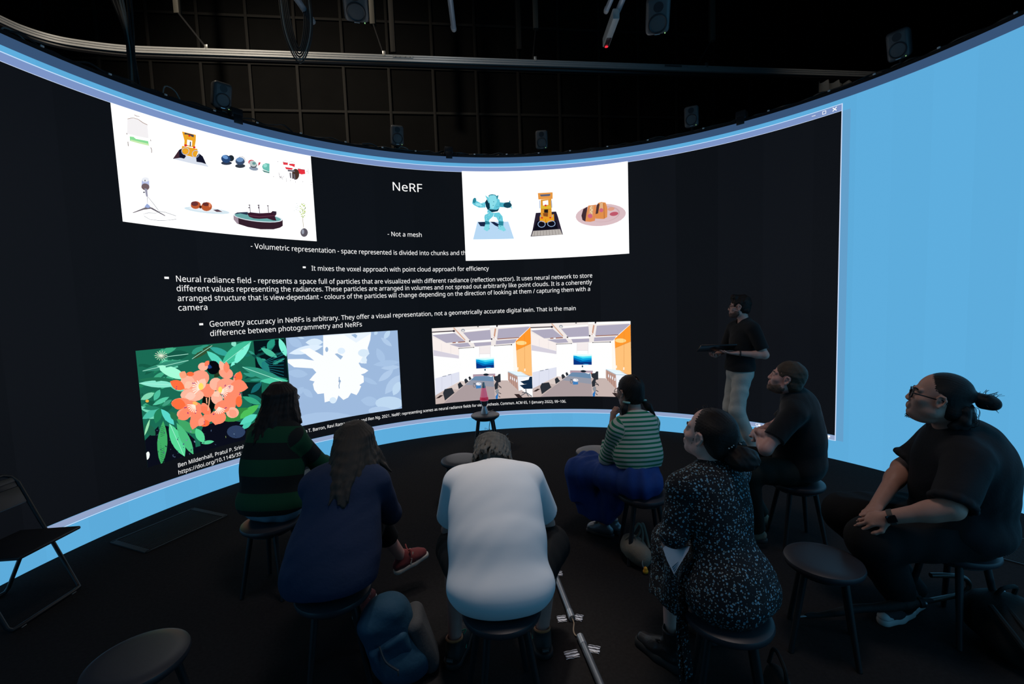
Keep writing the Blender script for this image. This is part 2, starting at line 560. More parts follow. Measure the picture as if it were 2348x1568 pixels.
SHOTS_WIDE = [  # width, height, then (colour, flat outline) in mm
((245,242,244),117,894,160,919,202,924,273,901,272,778,188,769,103,765),
((153,120,102),117,892,138,905,137,909,117,896),
((153,120,102),138,905,165,918,166,922,137,909),
((153,120,102),165,918,201,918,203,922,166,922),
((153,120,102),201,918,235,900,238,904,203,922),
((153,120,102),235,900,272,893,274,897,238,904),
((128,102,97),173,946,194,942,196,947,175,951),
((128,102,97),194,942,215,946,216,950,196,947),
((140,222,153),121,748,151,754,168,742,266,752,269,712,189,709,120,710),
((204,237,178),127,723,267,729,266,712,189,710,123,711),
((115,97,92),97,769,100,757,105,760,102,772),
((115,97,92),100,698,101,659,106,661,105,700),
((115,97,92),284,770,286,757,291,760,289,773),
((115,97,92),279,700,285,679,290,681,284,704),
((115,97,92),285,679,282,654,287,655,290,681),
((217,224,237),459,647,524,709,720,707,779,647,617,645),
((64,41,51),459,647,520,744,546,765,569,684,521,672),
((18,20,41),519,744,542,764,577,701,558,674,518,675),
((18,20,41),668,717,696,761,730,739,756,670,717,676,668,672),
((237,166,38),551,792,685,799,690,774,664,708,561,711,541,749),
((237,166,38),561,928,684,932,678,875,662,808,568,797,576,846),
((255,255,255),601,864,646,866,639,813,593,811),
((64,64,76),583,924,665,926,661,903,646,903,633,910,606,913,581,906),
((38,38,46),624,852,632,851,627,806,618,805),
((217,38,38),633,908,630,901,623,897,616,897,614,903,617,910,624,915,631,914),
((217,38,38),597,808,592,800,582,794,572,794,569,801,573,809,584,815,593,814),
((217,38,38),671,810,667,802,657,796,649,797,646,803,650,812,659,817,668,817),
((178,199,237),605,757,600,739,604,737,610,756),
((178,199,237),600,739,588,725,590,721,604,737),
((178,199,237),588,725,572,717,571,711,590,721),
((178,199,237),572,717,557,717,554,711,571,711),
((178,199,237),557,717,547,725,542,721,554,711),
((178,199,237),547,725,544,739,538,738,542,721),
((178,199,237),544,739,549,756,545,757,538,738),
((178,199,237),549,756,561,770,559,774,545,757),
((178,199,237),561,770,577,778,578,784,559,774),
((178,199,237),577,778,592,778,595,784,578,784),
((178,199,237),592,778,602,770,607,774,595,784),
((178,199,237),602,770,605,755,611,758,607,774),
((178,199,237),695,754,690,736,694,735,700,754),
((178,199,237),690,736,678,722,680,718,694,735),
((178,199,237),678,722,663,715,662,708,680,718),
((178,199,237),663,715,649,715,645,709,662,708),
((178,199,237),649,715,639,724,634,719,645,709),
((178,199,237),639,724,637,738,631,737,634,719),
((178,199,237),637,738,642,755,637,756,631,737),
((178,199,237),642,755,653,769,651,773,637,756),
((178,199,237),653,769,668,777,669,783,651,773),
((178,199,237),668,777,682,776,686,782,669,783),
((178,199,237),682,776,692,768,697,772,686,782),
((178,199,237),692,768,695,752,700,755,697,772),
((31,41,51),1030,792,1026,779,1019,767,1008,757,996,752,984,752,974,756,968,766,967,778,970,791,978,803,989,812,1001,818,1013,818,1022,813,1028,804),
((46,56,76),1004,737,999,729,987,720,969,712,949,706,929,703,912,703,901,707,898,714,902,722,914,731,932,739,952,745,972,748,989,748,1000,744),
((38,69,115),990,760,981,745,966,733,949,726,931,726,916,731,906,742,902,757,905,773,915,788,929,800,946,807,964,808,979,802,989,791,993,776),
((107,153,209),969,777,964,770,955,766,945,764,934,765,925,769,918,775,916,783,917,790,922,797,931,801,941,803,952,802,961,798,967,792,970,784),
((51,59,71),1136,737,1131,728,1119,718,1102,710,1082,704,1063,702,1047,703,1036,707,1033,715,1038,724,1049,733,1066,741,1086,747,1105,750,1122,749,1133,744),
((51,51,64),1135,793,1131,777,1135,777,1139,793),
((51,51,64),1131,777,1122,763,1125,761,1135,777),
((51,51,64),1122,763,1110,752,1111,749,1125,761),
((51,51,64),1110,752,1095,746,1095,742,1111,749),
((51,51,64),1095,746,1081,746,1080,742,1095,742),
((51,51,64),1081,746,1070,752,1067,749,1080,742),
((51,51,64),1070,752,1063,763,1060,760,1067,749),
((51,51,64),1063,763,1062,777,1058,776,1060,760),
((51,51,64),1062,777,1066,792,1062,792,1058,776),
((51,51,64),1066,792,1075,806,1072,808,1062,792),
((51,51,64),1075,806,1087,817,1086,820,1072,808),
((51,51,64),1087,817,1101,823,1102,827,1086,820),
((51,51,64),1101,823,1115,823,1117,827,1102,827),
((51,51,64),1115,823,1126,818,1129,821,1117,827),
((51,51,64),1126,818,1133,807,1137,809,1129,821),
((51,51,64),1133,807,1135,792,1139,794,1137,809),
((56,76,107),1131,785,1127,769,1115,754,1100,742,1082,735,1064,734,1050,740,1041,750,1039,765,1044,781,1055,796,1070,808,1088,815,1106,816,1120,811,1129,800),
((115,153,199),1122,798,1118,788,1109,778,1097,770,1082,765,1068,764,1057,767,1049,773,1047,781,1051,791,1059,800,1072,808,1086,813,1100,815,1112,812,1119,806),
((140,153,173),1265,728,1260,719,1248,712,1232,707,1213,705,1196,706,1183,711,1174,718,1173,726,1178,735,1190,742,1206,747,1224,749,1241,748,1255,743,1264,736),
((217,89,102),1234,797,1231,787,1223,777,1212,769,1199,765,1187,764,1176,767,1170,774,1168,783,1172,794,1179,804,1190,812,1203,816,1216,817,1226,814,1232,807),
((76,76,87),1258,772,1254,760,1246,748,1233,739,1219,734,1206,733,1194,738,1187,746,1186,757,1189,769,1198,781,1210,790,1224,795,1238,796,1249,792,1256,783),
((191,204,204),1252,771,1245,759,1233,750,1218,745,1204,745,1191,750,1182,759,1178,770,1180,783,1188,795,1200,804,1214,809,1229,809,1242,804,1251,795,1255,783),
((102,153,153),1245,786,1243,780,1239,774,1232,770,1225,767,1218,767,1212,769,1209,773,1208,779,1210,785,1214,790,1220,795,1228,797,1235,798,1240,796,1244,792),
((89,140,133),1304,731,1382,721,1380,706,1323,710),
((204,76,89),1274,802,1297,811,1289,785,1267,764),
((107,191,178),1389,812,1350,811,1319,791,1307,762,1318,737,1382,723),
((153,224,212),1362,786,1360,779,1355,771,1348,766,1340,763,1332,763,1326,766,1322,771,1321,778,1323,786,1328,793,1335,799,1343,802,1351,802,1357,799,1361,793),
((230,51,64),1535,862,1588,862,1587,837,1538,831),
((230,51,64),1602,852,1666,862,1660,825,1632,834,1603,836),
((230,51,64),1554,809,1638,810,1633,792,1563,786),
((230,51,64),1693,813,1773,819,1775,769,1733,756,1694,763),
((71,51,43),1706,754,1702,730,1691,708,1677,692,1660,685,1645,687,1632,699,1625,717,1623,740,1628,764,1639,786,1653,801,1669,809,1685,807,1697,796,1705,777),
((107,102,112),1580,786,1657,789,1660,771,1582,765),
((107,102,112),1599,754,1616,757,1614,692,1600,697),
((107,102,112),1623,754,1636,756,1634,688,1622,690),
((107,102,112),1644,747,1658,749,1660,682,1643,686),
((153,140,153),1591,875,1586,866,1587,864,1593,874),
((153,140,153),1586,866,1572,859,1573,856,1587,864),
((153,140,153),1572,859,1556,856,1556,853,1573,856),
((153,140,153),1556,856,1544,858,1542,855,1556,853),
((153,140,153),1544,858,1540,864,1537,864,1542,855),
((153,140,153),1540,864,1545,872,1544,874,1537,864),
((153,140,153),1545,872,1558,880,1558,883,1544,874),
((153,140,153),1558,880,1574,883,1575,886,1558,883),
((153,140,153),1574,883,1587,881,1588,883,1575,886),
((153,140,153),1587,881,1591,873,1593,875,1588,883),
((153,140,153),1660,876,1654,868,1656,866,1662,875),
((153,140,153),1654,868,1640,861,1640,858,1656,866),
((153,140,153),1640,861,1622,857,1621,854,1640,858),
((153,140,153),1622,857,1608,859,1606,856,1621,854),
((153,140,153),1608,859,1603,864,1600,864,1606,856),
((153,140,153),1603,864,1609,872,1607,874,1600,864),
((153,140,153),1609,872,1623,879,1623,882,1607,874),
((153,140,153),1623,879,1641,882,1642,885,1623,882),
((153,140,153),1641,882,1655,881,1657,883,1642,885),
((153,140,153),1655,881,1660,874,1663,876,1657,883),
((89,76,92),1481,732,1488,684,1491,686,1485,734),
((89,76,92),1488,684,1521,665,1524,668,1491,686),
((89,76,92),1482,689,1517,681,1517,685,1484,693),
((89,76,92),1517,681,1537,706,1535,708,1517,685),
((89,76,92),1813,841,1808,774,1812,775,1816,841),
((89,76,92),1486,669,1513,702,1510,704,1484,671),
((89,76,92),1694,815,1772,810,1773,814,1695,819),
((102,89,102),1484,853,1482,849,1478,849,1476,852,1478,856,1483,857),
((102,89,102),1425,679,1423,675,1419,675,1417,678,1419,682,1423,683),
((102,89,102),1562,676,1560,672,1556,672,1554,675,1556,679,1560,680),
((102,89,102),1563,655,1560,651,1556,650,1554,654,1557,658,1561,659),
((102,89,102),1607,666,1604,662,1600,661,1598,664,1601,669,1605,669),
((102,89,102),1663,660,1660,656,1656,656,1654,659,1657,663,1661,664),
((102,89,102),1746,677,1744,673,1739,672,1737,676,1740,680,1744,680),
((102,89,102),1846,682,1843,678,1839,677,1837,681,1839,685,1844,686),
((102,89,102),1838,654,1836,650,1832,649,1830,653,1832,657,1837,658),
((102,89,102),1802,802,1799,798,1795,797,1793,801,1795,805,1800,806),
((184,194,230),184,401,241,403,238,330,175,341),
((237,240,247),242,408,239,400,232,392,222,385,211,381,199,380,190,382,184,387,183,395,186,403,193,412,203,418,214,423,226,424,235,421,241,416),
((115,97,102),238,337,233,325,224,314,211,307,198,305,187,307,178,314,173,323,174,335,179,347,188,358,200,365,213,367,225,365,234,359,239,349),
((76,76,89),205,397,203,385,211,386,212,399),
((153,153,173),197,322,219,320,218,251,204,251),
((128,128,140),211,249,208,190,211,191,215,250),
((102,102,115),199,287,196,281,190,278,183,279,181,283,184,289,191,292,197,291),
((115,107,115),81,88,194,157,238,163,240,150,173,129,90,87),
((102,97,107),241,162,349,106,345,100,234,147),
((153,171,217),181,155,206,190,233,167,212,150),
((115,122,133),217,249,253,201,256,204,219,252),
((115,122,133),253,201,287,151,290,154,256,204),
((115,122,133),287,151,298,137,301,136,290,154),
((115,122,133),298,137,272,118,272,115,301,136),
((115,122,133),272,118,208,110,208,106,272,115),
((115,122,133),208,110,169,92,170,90,208,106),
((115,122,133),169,92,173,70,175,73,170,90),
((115,122,133),173,70,215,49,216,52,175,73),
((115,122,133),215,49,292,49,292,53,216,52),
((115,122,133),292,49,371,65,371,68,292,53),
((115,122,133),371,65,440,85,440,89,371,68),
((115,122,133),299,135,351,133,352,137,300,139),
((115,122,133),351,133,438,114,440,118,352,137),
((214,232,242),942,220,923,209,874,198,801,189,719,184,639,183,573,186,530,193,517,203,534,214,580,226,648,235,729,241,811,243,881,239,927,231),
((237,242,247),880,224,866,217,829,210,775,204,713,200,653,199,603,201,570,205,559,210,572,218,607,225,658,231,720,235,781,237,834,235,868,231),
((191,92,51),671,257,666,241,655,227,639,217,622,211,604,211,590,217,581,227,579,241,584,256,595,270,610,281,628,287,645,287,660,281,669,271),
((184,87,46),775,258,770,240,758,224,740,212,720,205,701,206,686,213,676,225,673,242,679,260,691,276,708,288,728,295,747,295,763,288,773,275),
((107,51,51),649,263,645,254,636,246,625,240,611,237,599,238,589,242,583,249,582,258,586,266,594,274,606,280,619,283,632,282,642,278,648,271),
((102,46,43),747,272,743,265,736,259,725,255,713,253,702,254,693,258,688,264,688,271,691,279,699,285,710,289,721,291,732,289,741,285,746,279),
((230,140,102),765,272,763,263,760,255,757,249,753,247,749,248,746,253,744,260,744,269,746,278,749,286,752,291,756,294,760,292,763,288,765,281),
((76,33,20),677,239,676,233,673,227,669,223,665,222,660,222,657,225,655,229,655,235,656,241,659,246,663,250,667,252,672,252,675,249,677,244),
((89,64,76),782,227,828,238,872,220,814,212),
((51,31,43),976,204,973,157,1004,118,1111,94,1241,84,1377,97,1448,122,1481,146,1485,211,1226,230),
((158,140,153),976,204,973,157,1004,118,1020,117,1021,177),
((230,237,245),1485,214,1473,201,1445,188,1401,177,1345,169,1281,164,1214,162,1149,163,1090,167,1040,174,1003,184,981,195,975,207,985,220,1012,232,1052,243,1105,253,1166,259,1232,262,1298,262,1360,258,1413,250,1454,240,1478,227),
((107,168,168),1467,212,1456,202,1430,192,1389,183,1336,176,1277,172,1214,170,1153,171,1097,174,1050,180,1014,187,993,196,987,206,997,216,1021,226,1059,235,1109,243,1166,248,1228,251,1291,251,1349,247,1399,241,1437,233,1460,223),
((38,51,76),983,211,1013,234,1123,254,1114,222,1045,229),
((56,26,43),1113,239,1149,254,1241,255,1309,268,1363,278,1382,298,1423,299,1421,267,1402,244,1415,196,1378,196,1318,210,1237,195,1177,193,1132,204),
((102,56,76),1133,214,1238,214,1239,221,1134,221),
((102,56,76),1238,214,1402,248,1402,255,1239,221),
((64,56,76),1141,330,1146,251,1152,253,1147,331),
((64,56,76),1235,343,1242,255,1248,257,1241,345),
((64,56,76),1332,350,1334,274,1341,275,1338,351),
((51,38,56),1153,330,1150,326,1143,324,1137,324,1134,328,1137,332,1144,334,1150,334),
((51,38,56),1249,342,1245,337,1237,334,1230,335,1227,339,1231,344,1238,347,1246,347),
((51,38,56),1345,351,1342,346,1335,344,1328,344,1326,348,1329,352,1336,355,1342,354),
((51,38,56),1146,302,1143,298,1136,296,1130,296,1128,300,1131,304,1137,307,1144,306),
((51,38,56),1245,318,1242,308,1237,303,1233,306,1231,316,1234,326,1239,330,1244,327),
((51,38,56),1422,285,1415,273,1400,267,1386,270,1381,280,1387,292,1402,298,1417,295),
((178,168,140),1707,285,1707,212,1713,213,1713,286),
((178,168,140),1707,212,1708,146,1714,147,1713,213),
((92,87,97),1757,95,1752,75,1742,58,1727,46,1711,41,1695,43,1682,53,1674,69,1672,88,1677,107,1687,124,1702,136,1718,142,1734,139,1747,129,1755,114),
((153,158,173),1715,101,1713,89,1709,79,1704,73,1698,70,1693,72,1689,78,1686,87,1686,98,1688,110,1692,120,1697,126,1703,129,1708,127,1712,121,1715,112),
((217,230,153),1712,283,1709,289,1712,298,1718,302,1720,296,1717,287),
((153,191,76),1688,392,1691,396,1697,397,1699,394,1696,390,1690,389),
((153,191,76),1688,328,1682,326,1678,329,1679,336,1685,338,1690,334),
((153,191,76),1740,286,1735,282,1727,283,1724,288,1730,293,1738,292),
((217,230,153),1728,402,1721,401,1716,407,1718,413,1724,415,1729,409),
((153,191,76),1694,382,1687,383,1685,390,1690,396,1696,395,1698,388),
((115,148,64),1735,394,1730,392,1722,395,1720,399,1725,401,1733,398),
((153,191,76),1720,263,1714,266,1712,274,1717,279,1723,277,1724,269),
((153,191,76),1729,393,1727,399,1732,406,1738,407,1740,401,1736,394),
((115,148,64),1748,375,1744,379,1746,387,1751,391,1754,387,1752,379),
((115,148,64),1714,352,1707,350,1702,355,1704,362,1711,364,1716,359),
((153,191,76),1732,309,1726,309,1725,314,1730,318,1735,318,1736,313),
((153,191,76),1721,309,1720,314,1724,323,1728,327,1730,321,1726,313),
((217,230,153),1748,328,1742,326,1738,332,1740,338,1747,340,1751,334),
((178,204,89),1721,338,1718,333,1713,333,1712,337,1715,342,1720,342),
((217,230,153),1716,302,1717,306,1722,309,1725,307,1724,303,1719,300),
((153,191,76),1699,269,1693,269,1692,275,1696,280,1702,280,1704,274),
((178,204,89),1739,390,1734,394,1735,401,1741,406,1746,402,1745,395),
((115,148,64),1694,312,1687,312,1682,318,1682,324,1688,324,1694,318),
((153,191,76),1711,299,1705,302,1702,310,1705,316,1710,314,1713,305),
((217,230,153),1711,355,1705,355,1703,361,1706,366,1712,366,1714,360),
((178,204,89),1721,413,1717,407,1709,407,1706,412,1711,418,1718,419),
((217,230,153),1697,295,1692,296,1690,303,1692,308,1697,307,1700,301),
((217,230,153),1701,302,1701,307,1706,312,1711,311,1711,306,1706,301),
((115,148,64),1737,338,1737,342,1742,346,1747,346,1746,341,1741,337),
((153,191,76),1713,311,1711,316,1714,323,1719,327,1720,322,1717,314),
((115,148,64),1751,368,1745,364,1740,367,1740,374,1746,377,1751,374),
((153,191,76),1704,293,1700,288,1695,288,1693,293,1696,299,1702,299),
((115,148,64),1727,355,1729,361,1737,366,1743,366,1741,360,1733,355),
((115,148,64),1732,316,1733,322,1739,325,1744,323,1743,318,1737,314),
((217,230,153),1683,330,1685,335,1691,337,1695,335,1693,330,1686,327),
((153,191,76),1712,340,1711,346,1716,352,1722,352,1724,346,1719,340),
((217,230,153),1732,337,1733,344,1740,347,1745,344,1744,338,1737,334),
((178,204,89),1736,409,1739,414,1747,417,1752,416,1749,411,1741,408),
((153,191,76),1705,414,1706,419,1711,425,1716,426,1715,421,1710,415),
((178,204,89),1716,312,1719,318,1726,320,1730,317,1727,312,1720,309),
((217,230,153),1696,369,1698,375,1706,381,1713,381,1711,374,1703,368),
((178,204,89),1735,335,1729,331,1724,334,1724,341,1730,344,1735,341),
((115,148,64),1728,416,1727,421,1731,429,1735,432,1736,427,1732,419),
((217,230,153),1721,353,1716,356,1717,362,1722,365,1727,362,1726,356),
((178,204,89),1742,337,1737,332,1728,332,1725,338,1730,343,1739,342),
((178,204,89),1737,326,1734,330,1735,339,1739,344,1742,340,1741,331),
((217,230,153),1710,306,1705,305,1702,310,1704,315,1709,316,1712,311),
((153,191,76),1704,264,1703,268,1706,273,1711,272,1713,267,1709,263),
((115,148,64),1708,331,1705,335,1708,339,1712,340,1715,336,1713,332),
((178,204,89),1694,355,1689,356,1686,363,1689,368,1694,367,1697,361),
((128,166,166),1643,341,1641,342,1640,346,1642,349,1645,348,1645,344),
((128,166,166),1659,368,1655,367,1652,370,1653,374,1656,374,1659,372),
((128,166,166),1649,345,1646,343,1642,343,1641,346,1644,349,1648,348),
((128,166,166),1636,370,1638,374,1642,376,1645,375,1643,371,1639,369),
((128,166,166),1666,380,1668,383,1672,385,1675,383,1673,380,1669,378),
((128,166,166),1663,388,1660,389,1660,393,1663,396,1665,395,1665,390),
((128,166,166),1618,327,1617,330,1620,334,1623,335,1624,332,1621,328),
((128,166,166),1662,334,1661,337,1664,341,1667,342,1668,339,1665,335),
((128,166,166),1661,360,1658,358,1654,359,1653,361,1656,364,1660,363),
((128,166,166),1657,415,1654,414,1650,415,1649,418,1652,420,1656,418),
]
SHOTS_CLOSE = [  # width, height, then (colour, flat outline) in mm
((184,217,245),186,532,615,525,687,288,114,290),
((26,38,71),191,524,297,528,304,464,224,469),
((26,38,71),363,530,418,526,487,490,471,456,426,477),
((102,199,219),308,789,360,847,442,866,505,826,517,747,474,669,393,655,322,651,339,700,310,730),
((102,199,219),122,779,134,818,175,842,184,813,247,779,308,798,305,722,215,720,146,754),
((41,133,153),179,812,173,799,164,788,154,783,144,782,137,787,132,797,130,810,133,824,139,837,148,848,158,853,167,854,175,849,180,839,181,826),
((153,230,242),264,747,258,740,246,737,229,737,210,740,193,747,178,755,170,764,169,772,174,778,187,782,204,782,222,778,240,772,254,764,263,755),
((76,173,194),504,791,559,785,650,793,673,733,647,714,557,721,502,727),
((20,71,92),672,748,667,733,654,721,634,713,612,710,590,714,571,723,559,736,555,751,560,766,573,778,592,787,615,789,637,786,656,777,668,763),
((41,133,153),650,783,653,790,654,795,653,800,651,805,647,810,641,813,638,807,637,801,638,796,640,791,644,787),
((153,230,242),658,734,656,726,657,719,658,712,662,707,667,702,675,699,677,707,677,714,675,720,671,725,665,730),
((13,51,71),303,798,335,842,363,788,365,709,334,690,311,739),
((41,133,153),462,875,458,866,445,858,427,852,406,851,385,853,367,858,355,867,352,876,356,886,369,894,387,900,408,902,429,899,447,894,458,885),
((115,209,224),305,889,356,857,374,808,353,778),
((41,133,153),427,866,493,888,481,841,440,832),
((140,222,235),351,857,372,886,433,890,462,866,469,797,437,748,415,704,380,709,367,768),
((15,56,76),339,700,455,689,496,708,474,669,393,655),
((107,204,222),296,622,353,655,423,650,406,601,354,557,342,522,288,543,282,592),
((107,204,222),423,650,494,653,537,598,544,529,479,530,451,585,411,596),
((41,133,153),288,543,352,527,356,493,295,488),
((41,133,153),479,535,549,529,542,464,477,476),
((128,217,230),291,493,351,493,348,423,312,399,267,424),
((128,217,230),477,476,544,471,580,409,544,392,475,426),
((153,230,240),481,471,476,468,470,470,468,476,473,479,479,476),
((41,133,153),504,756,505,762,512,765,517,762,515,757,509,754),
((41,133,153),324,564,327,569,334,570,338,566,335,561,328,560),
((153,230,240),264,791,263,797,269,801,274,800,274,795,269,790),
((41,133,153),211,739,214,743,221,745,225,741,222,736,215,735),
((153,230,240),354,615,349,612,342,613,340,618,345,622,351,620),
((41,133,153),490,572,493,577,500,578,504,574,501,570,494,569),
((153,230,240),412,727,408,731,410,738,415,740,418,736,417,729),
((153,230,240),320,548,315,550,313,557,317,561,322,559,323,552),
((41,133,153),306,451,303,456,305,463,310,465,313,460,311,454),
((153,230,240),216,765,218,770,225,772,229,770,227,764,221,762),
((41,133,153),497,585,495,590,500,596,505,596,507,591,502,585),
((41,133,153),467,725,462,722,456,726,455,731,460,733,466,730),
((153,230,240),275,725,271,729,272,736,277,738,281,735,280,728),
((153,230,240),514,405,511,410,514,417,519,418,522,414,520,407),
((153,230,240),279,769,273,769,269,774,270,780,276,780,280,775),
((153,230,240),489,430,483,430,479,435,479,440,485,441,490,436),
((41,133,153),476,726,475,732,480,737,485,737,486,732,482,726),
((153,230,240),502,551,500,556,504,562,509,563,511,558,508,552),
((153,230,240),349,624,352,629,359,630,363,626,360,621,353,620),
((41,133,153),509,457,503,456,498,461,499,467,505,467,510,463),
((41,133,153),351,430,345,430,340,434,341,440,346,440,351,436),
((153,230,240),471,574,470,579,474,585,479,586,481,581,477,575),
((153,230,240),304,624,298,622,293,626,292,632,298,633,303,629),
((41,133,153),287,609,289,614,296,616,301,612,298,607,291,606),
((153,230,240),319,567,313,568,310,574,312,579,318,578,321,572),
((153,230,240),315,600,310,596,304,598,302,603,306,606,313,605),
((153,230,240),313,457,308,455,302,457,300,463,305,465,312,463),
((41,133,153),414,796,416,801,422,804,427,801,425,796,418,793),
((41,133,153),405,746,403,752,407,757,413,758,414,753,410,747),
((153,230,240),389,748,387,753,391,759,396,760,398,755,395,749),
((153,230,240),480,399,474,401,471,407,473,412,479,411,482,405),
((41,133,153),265,757,261,754,254,755,251,760,256,763,263,762),
((41,133,153),423,747,418,744,412,748,411,753,416,755,422,752),
((153,230,240),386,731,381,729,374,732,373,737,379,740,385,737),
((153,230,240),412,750,407,752,406,759,410,763,415,760,416,753),
((41,133,153),429,795,424,793,418,797,417,803,423,804,429,800),
((153,230,240),240,771,234,773,232,779,235,784,240,782,243,776),
((41,133,153),478,436,472,435,467,440,468,446,474,446,479,441),
((153,230,240),532,397,527,400,526,407,530,411,535,408,535,402),
((41,33,51),1003,631,1284,636,1307,567,1370,316,918,310,949,397),
((184,178,173),932,317,959,386,1332,393,1362,317),
((128,120,117),977,381,967,318,972,318,982,380),
((128,120,117),1017,382,1010,318,1015,318,1022,381),
((128,120,117),1058,383,1054,318,1059,318,1063,383),
((128,120,117),1098,384,1097,318,1102,318,1103,384),
((128,120,117),1138,385,1140,318,1145,318,1143,385),
((128,120,117),1179,386,1184,318,1189,318,1184,386),
((128,120,117),1219,387,1227,318,1232,318,1224,387),
((128,120,117),1259,387,1270,317,1275,318,1264,388),
((128,120,117),1300,388,1314,317,1318,318,1304,389),
((13,13,26),1014,523,1285,509,1302,399,959,391),
((235,161,38),1056,581,1253,600,1255,511,1134,488,1054,516),
((224,153,51),1076,807,1224,809,1222,562,1068,565),
((255,255,255),1103,786,1179,796,1180,732,1106,726),
((230,153,71),1039,899,1245,899,1242,809,1044,811),
((89,97,122),1066,876,1211,878,1211,858,1195,850,1080,851),
((224,184,51),1081,728,1211,721,1215,671,1077,674),
((31,26,26),1120,671,1175,669,1173,624,1118,627),
((140,76,31),1103,623,1173,624,1167,570,1107,583),
((217,38,38),1157,724,1152,715,1141,712,1130,716,1125,725,1130,734,1142,737,1153,733),
((217,38,38),1100,559,1096,551,1086,548,1076,552,1072,560,1076,568,1086,570,1096,567),
((217,38,38),1215,555,1211,547,1201,544,1191,548,1187,556,1192,564,1202,566,1212,563),
((153,178,217),1124,471,1120,456,1128,452,1133,469),
((153,178,217),1120,456,1110,445,1116,438,1128,452),
((153,178,217),1110,445,1095,437,1098,429,1116,438),
((153,178,217),1095,437,1077,435,1077,426,1098,429),
((153,178,217),1077,435,1059,439,1056,431,1077,426),
((153,178,217),1059,439,1045,448,1039,441,1056,431),
((153,178,217),1045,448,1035,460,1027,457,1039,441),
((153,178,217),1035,460,1032,475,1023,475,1027,457),
((153,178,217),1032,475,1036,488,1028,493,1023,475),
((153,178,217),1036,488,1046,500,1041,507,1028,493),
((153,178,217),1046,500,1061,508,1059,516,1041,507),
((153,178,217),1061,508,1079,510,1080,519,1059,516),
((153,178,217),1079,510,1097,506,1100,514,1080,519),
((153,178,217),1097,506,1112,497,1118,503,1100,514),
((153,178,217),1112,497,1121,484,1129,488,1118,503),
((153,178,217),1121,484,1124,469,1133,471,1129,488),
((153,178,217),1262,472,1258,458,1266,453,1271,469),
((153,178,217),1258,458,1247,447,1253,440,1266,453),
((153,178,217),1247,447,1232,440,1234,432,1253,440),
((153,178,217),1232,440,1213,438,1213,429,1234,432),
((153,178,217),1213,438,1195,442,1192,434,1213,429),
((153,178,217),1195,442,1179,451,1173,444,1192,434),
((153,178,217),1179,451,1169,463,1161,459,1173,444),
((153,178,217),1169,463,1166,476,1157,476,1161,459),
((153,178,217),1166,476,1170,489,1162,494,1157,476),
((153,178,217),1170,489,1181,500,1175,507,1162,494),
((153,178,217),1181,500,1196,507,1194,515,1175,507),
((153,178,217),1196,507,1215,509,1215,518,1194,515),
((153,178,217),1215,509,1234,505,1237,513,1215,518),
((153,178,217),1234,505,1249,496,1255,503,1237,513),
((153,178,217),1249,496,1259,484,1267,488,1255,503),
((153,178,217),1259,484,1262,470,1271,472,1267,488),
((153,173,204),1058,798,1057,689,1068,689,1069,797),
((153,173,204),1218,789,1223,690,1234,690,1229,789),
((153,173,204),1074,570,1073,600,1062,600,1063,570),
((153,173,204),1227,592,1223,563,1234,561,1238,590),
((153,102,26),1080,676,1215,669,1215,674,1080,681),
((153,102,26),1133,537,1137,492,1142,492,1138,537),
((219,191,196),2225,541,2219,509,2197,479,2159,451,2108,428,2046,411,1976,400,1901,396,1826,399,1753,410,1687,427,1632,449,1589,477,1562,508,1551,541,1557,575,1581,606,1620,635,1672,659,1736,677,1807,688,1882,691,1957,687,2028,676,2092,657,2147,633,2188,605,2214,574),
((204,171,176),2146,559,2142,532,2125,506,2094,484,2053,465,2004,452,1951,446,1896,446,1844,454,1798,468,1762,487,1738,511,1727,538,1731,565,1750,592,1781,615,1823,634,1872,647,1926,653,1981,652,2032,644,2077,629,2112,609,2136,585),
((219,189,194),2129,554,2125,530,2109,506,2080,485,2041,468,1995,456,1945,450,1893,451,1844,457,1801,470,1767,488,1745,510,1735,534,1739,559,1756,584,1785,605,1825,622,1871,634,1922,640,1973,639,2022,632,2064,618,2097,600,2120,578),
((64,43,51),1630,555,1657,641,1716,671,1694,541,1682,473,1643,496),
((224,140,84),1682,473,1700,589,1727,684,1834,685,1831,559,1810,473,1751,463),
((217,168,122),1723,548,1746,673,1800,673,1782,534,1752,517),
((204,102,133),1780,539,1777,528,1770,519,1760,513,1747,512,1735,515,1725,523,1718,533,1716,544,1718,555,1725,564,1736,569,1749,571,1761,567,1771,560,1778,550),
((245,235,199),1766,674,1750,642,1760,644,1775,668),
((245,235,199),1750,642,1777,622,1787,621,1760,644),
((245,235,199),1777,622,1749,601,1759,598,1787,621),
((245,235,199),1749,601,1771,570,1779,577,1759,598),
((224,143,76),1820,501,1834,656,1859,707,1903,717,1961,702,1983,623,1976,507,1932,487),
((76,51,51),1839,675,1859,702,1878,686,1856,567,1822,560),
((224,178,133),1876,613,1888,709,1922,710,1925,599),
((204,102,128),1928,604,1925,594,1919,585,1911,580,1900,579,1890,582,1881,589,1875,598,1873,609,1876,619,1882,627,1891,632,1901,633,1912,630,1920,624,1926,614),
((140,76,51),1934,695,1934,492,1940,491,1939,694),
((222,158,133),2077,612,2075,603,2066,595,2051,589,2034,586,2016,587,2001,592,1990,599,1985,608,1988,618,1997,626,2011,632,2028,634,2046,633,2062,629,2072,621),
((191,89,107),2126,545,2122,534,2111,525,2093,518,2072,515,2050,516,2030,521,2017,530,2011,540,2014,550,2026,560,2044,566,2065,569,2087,568,2107,563,2120,555),
]
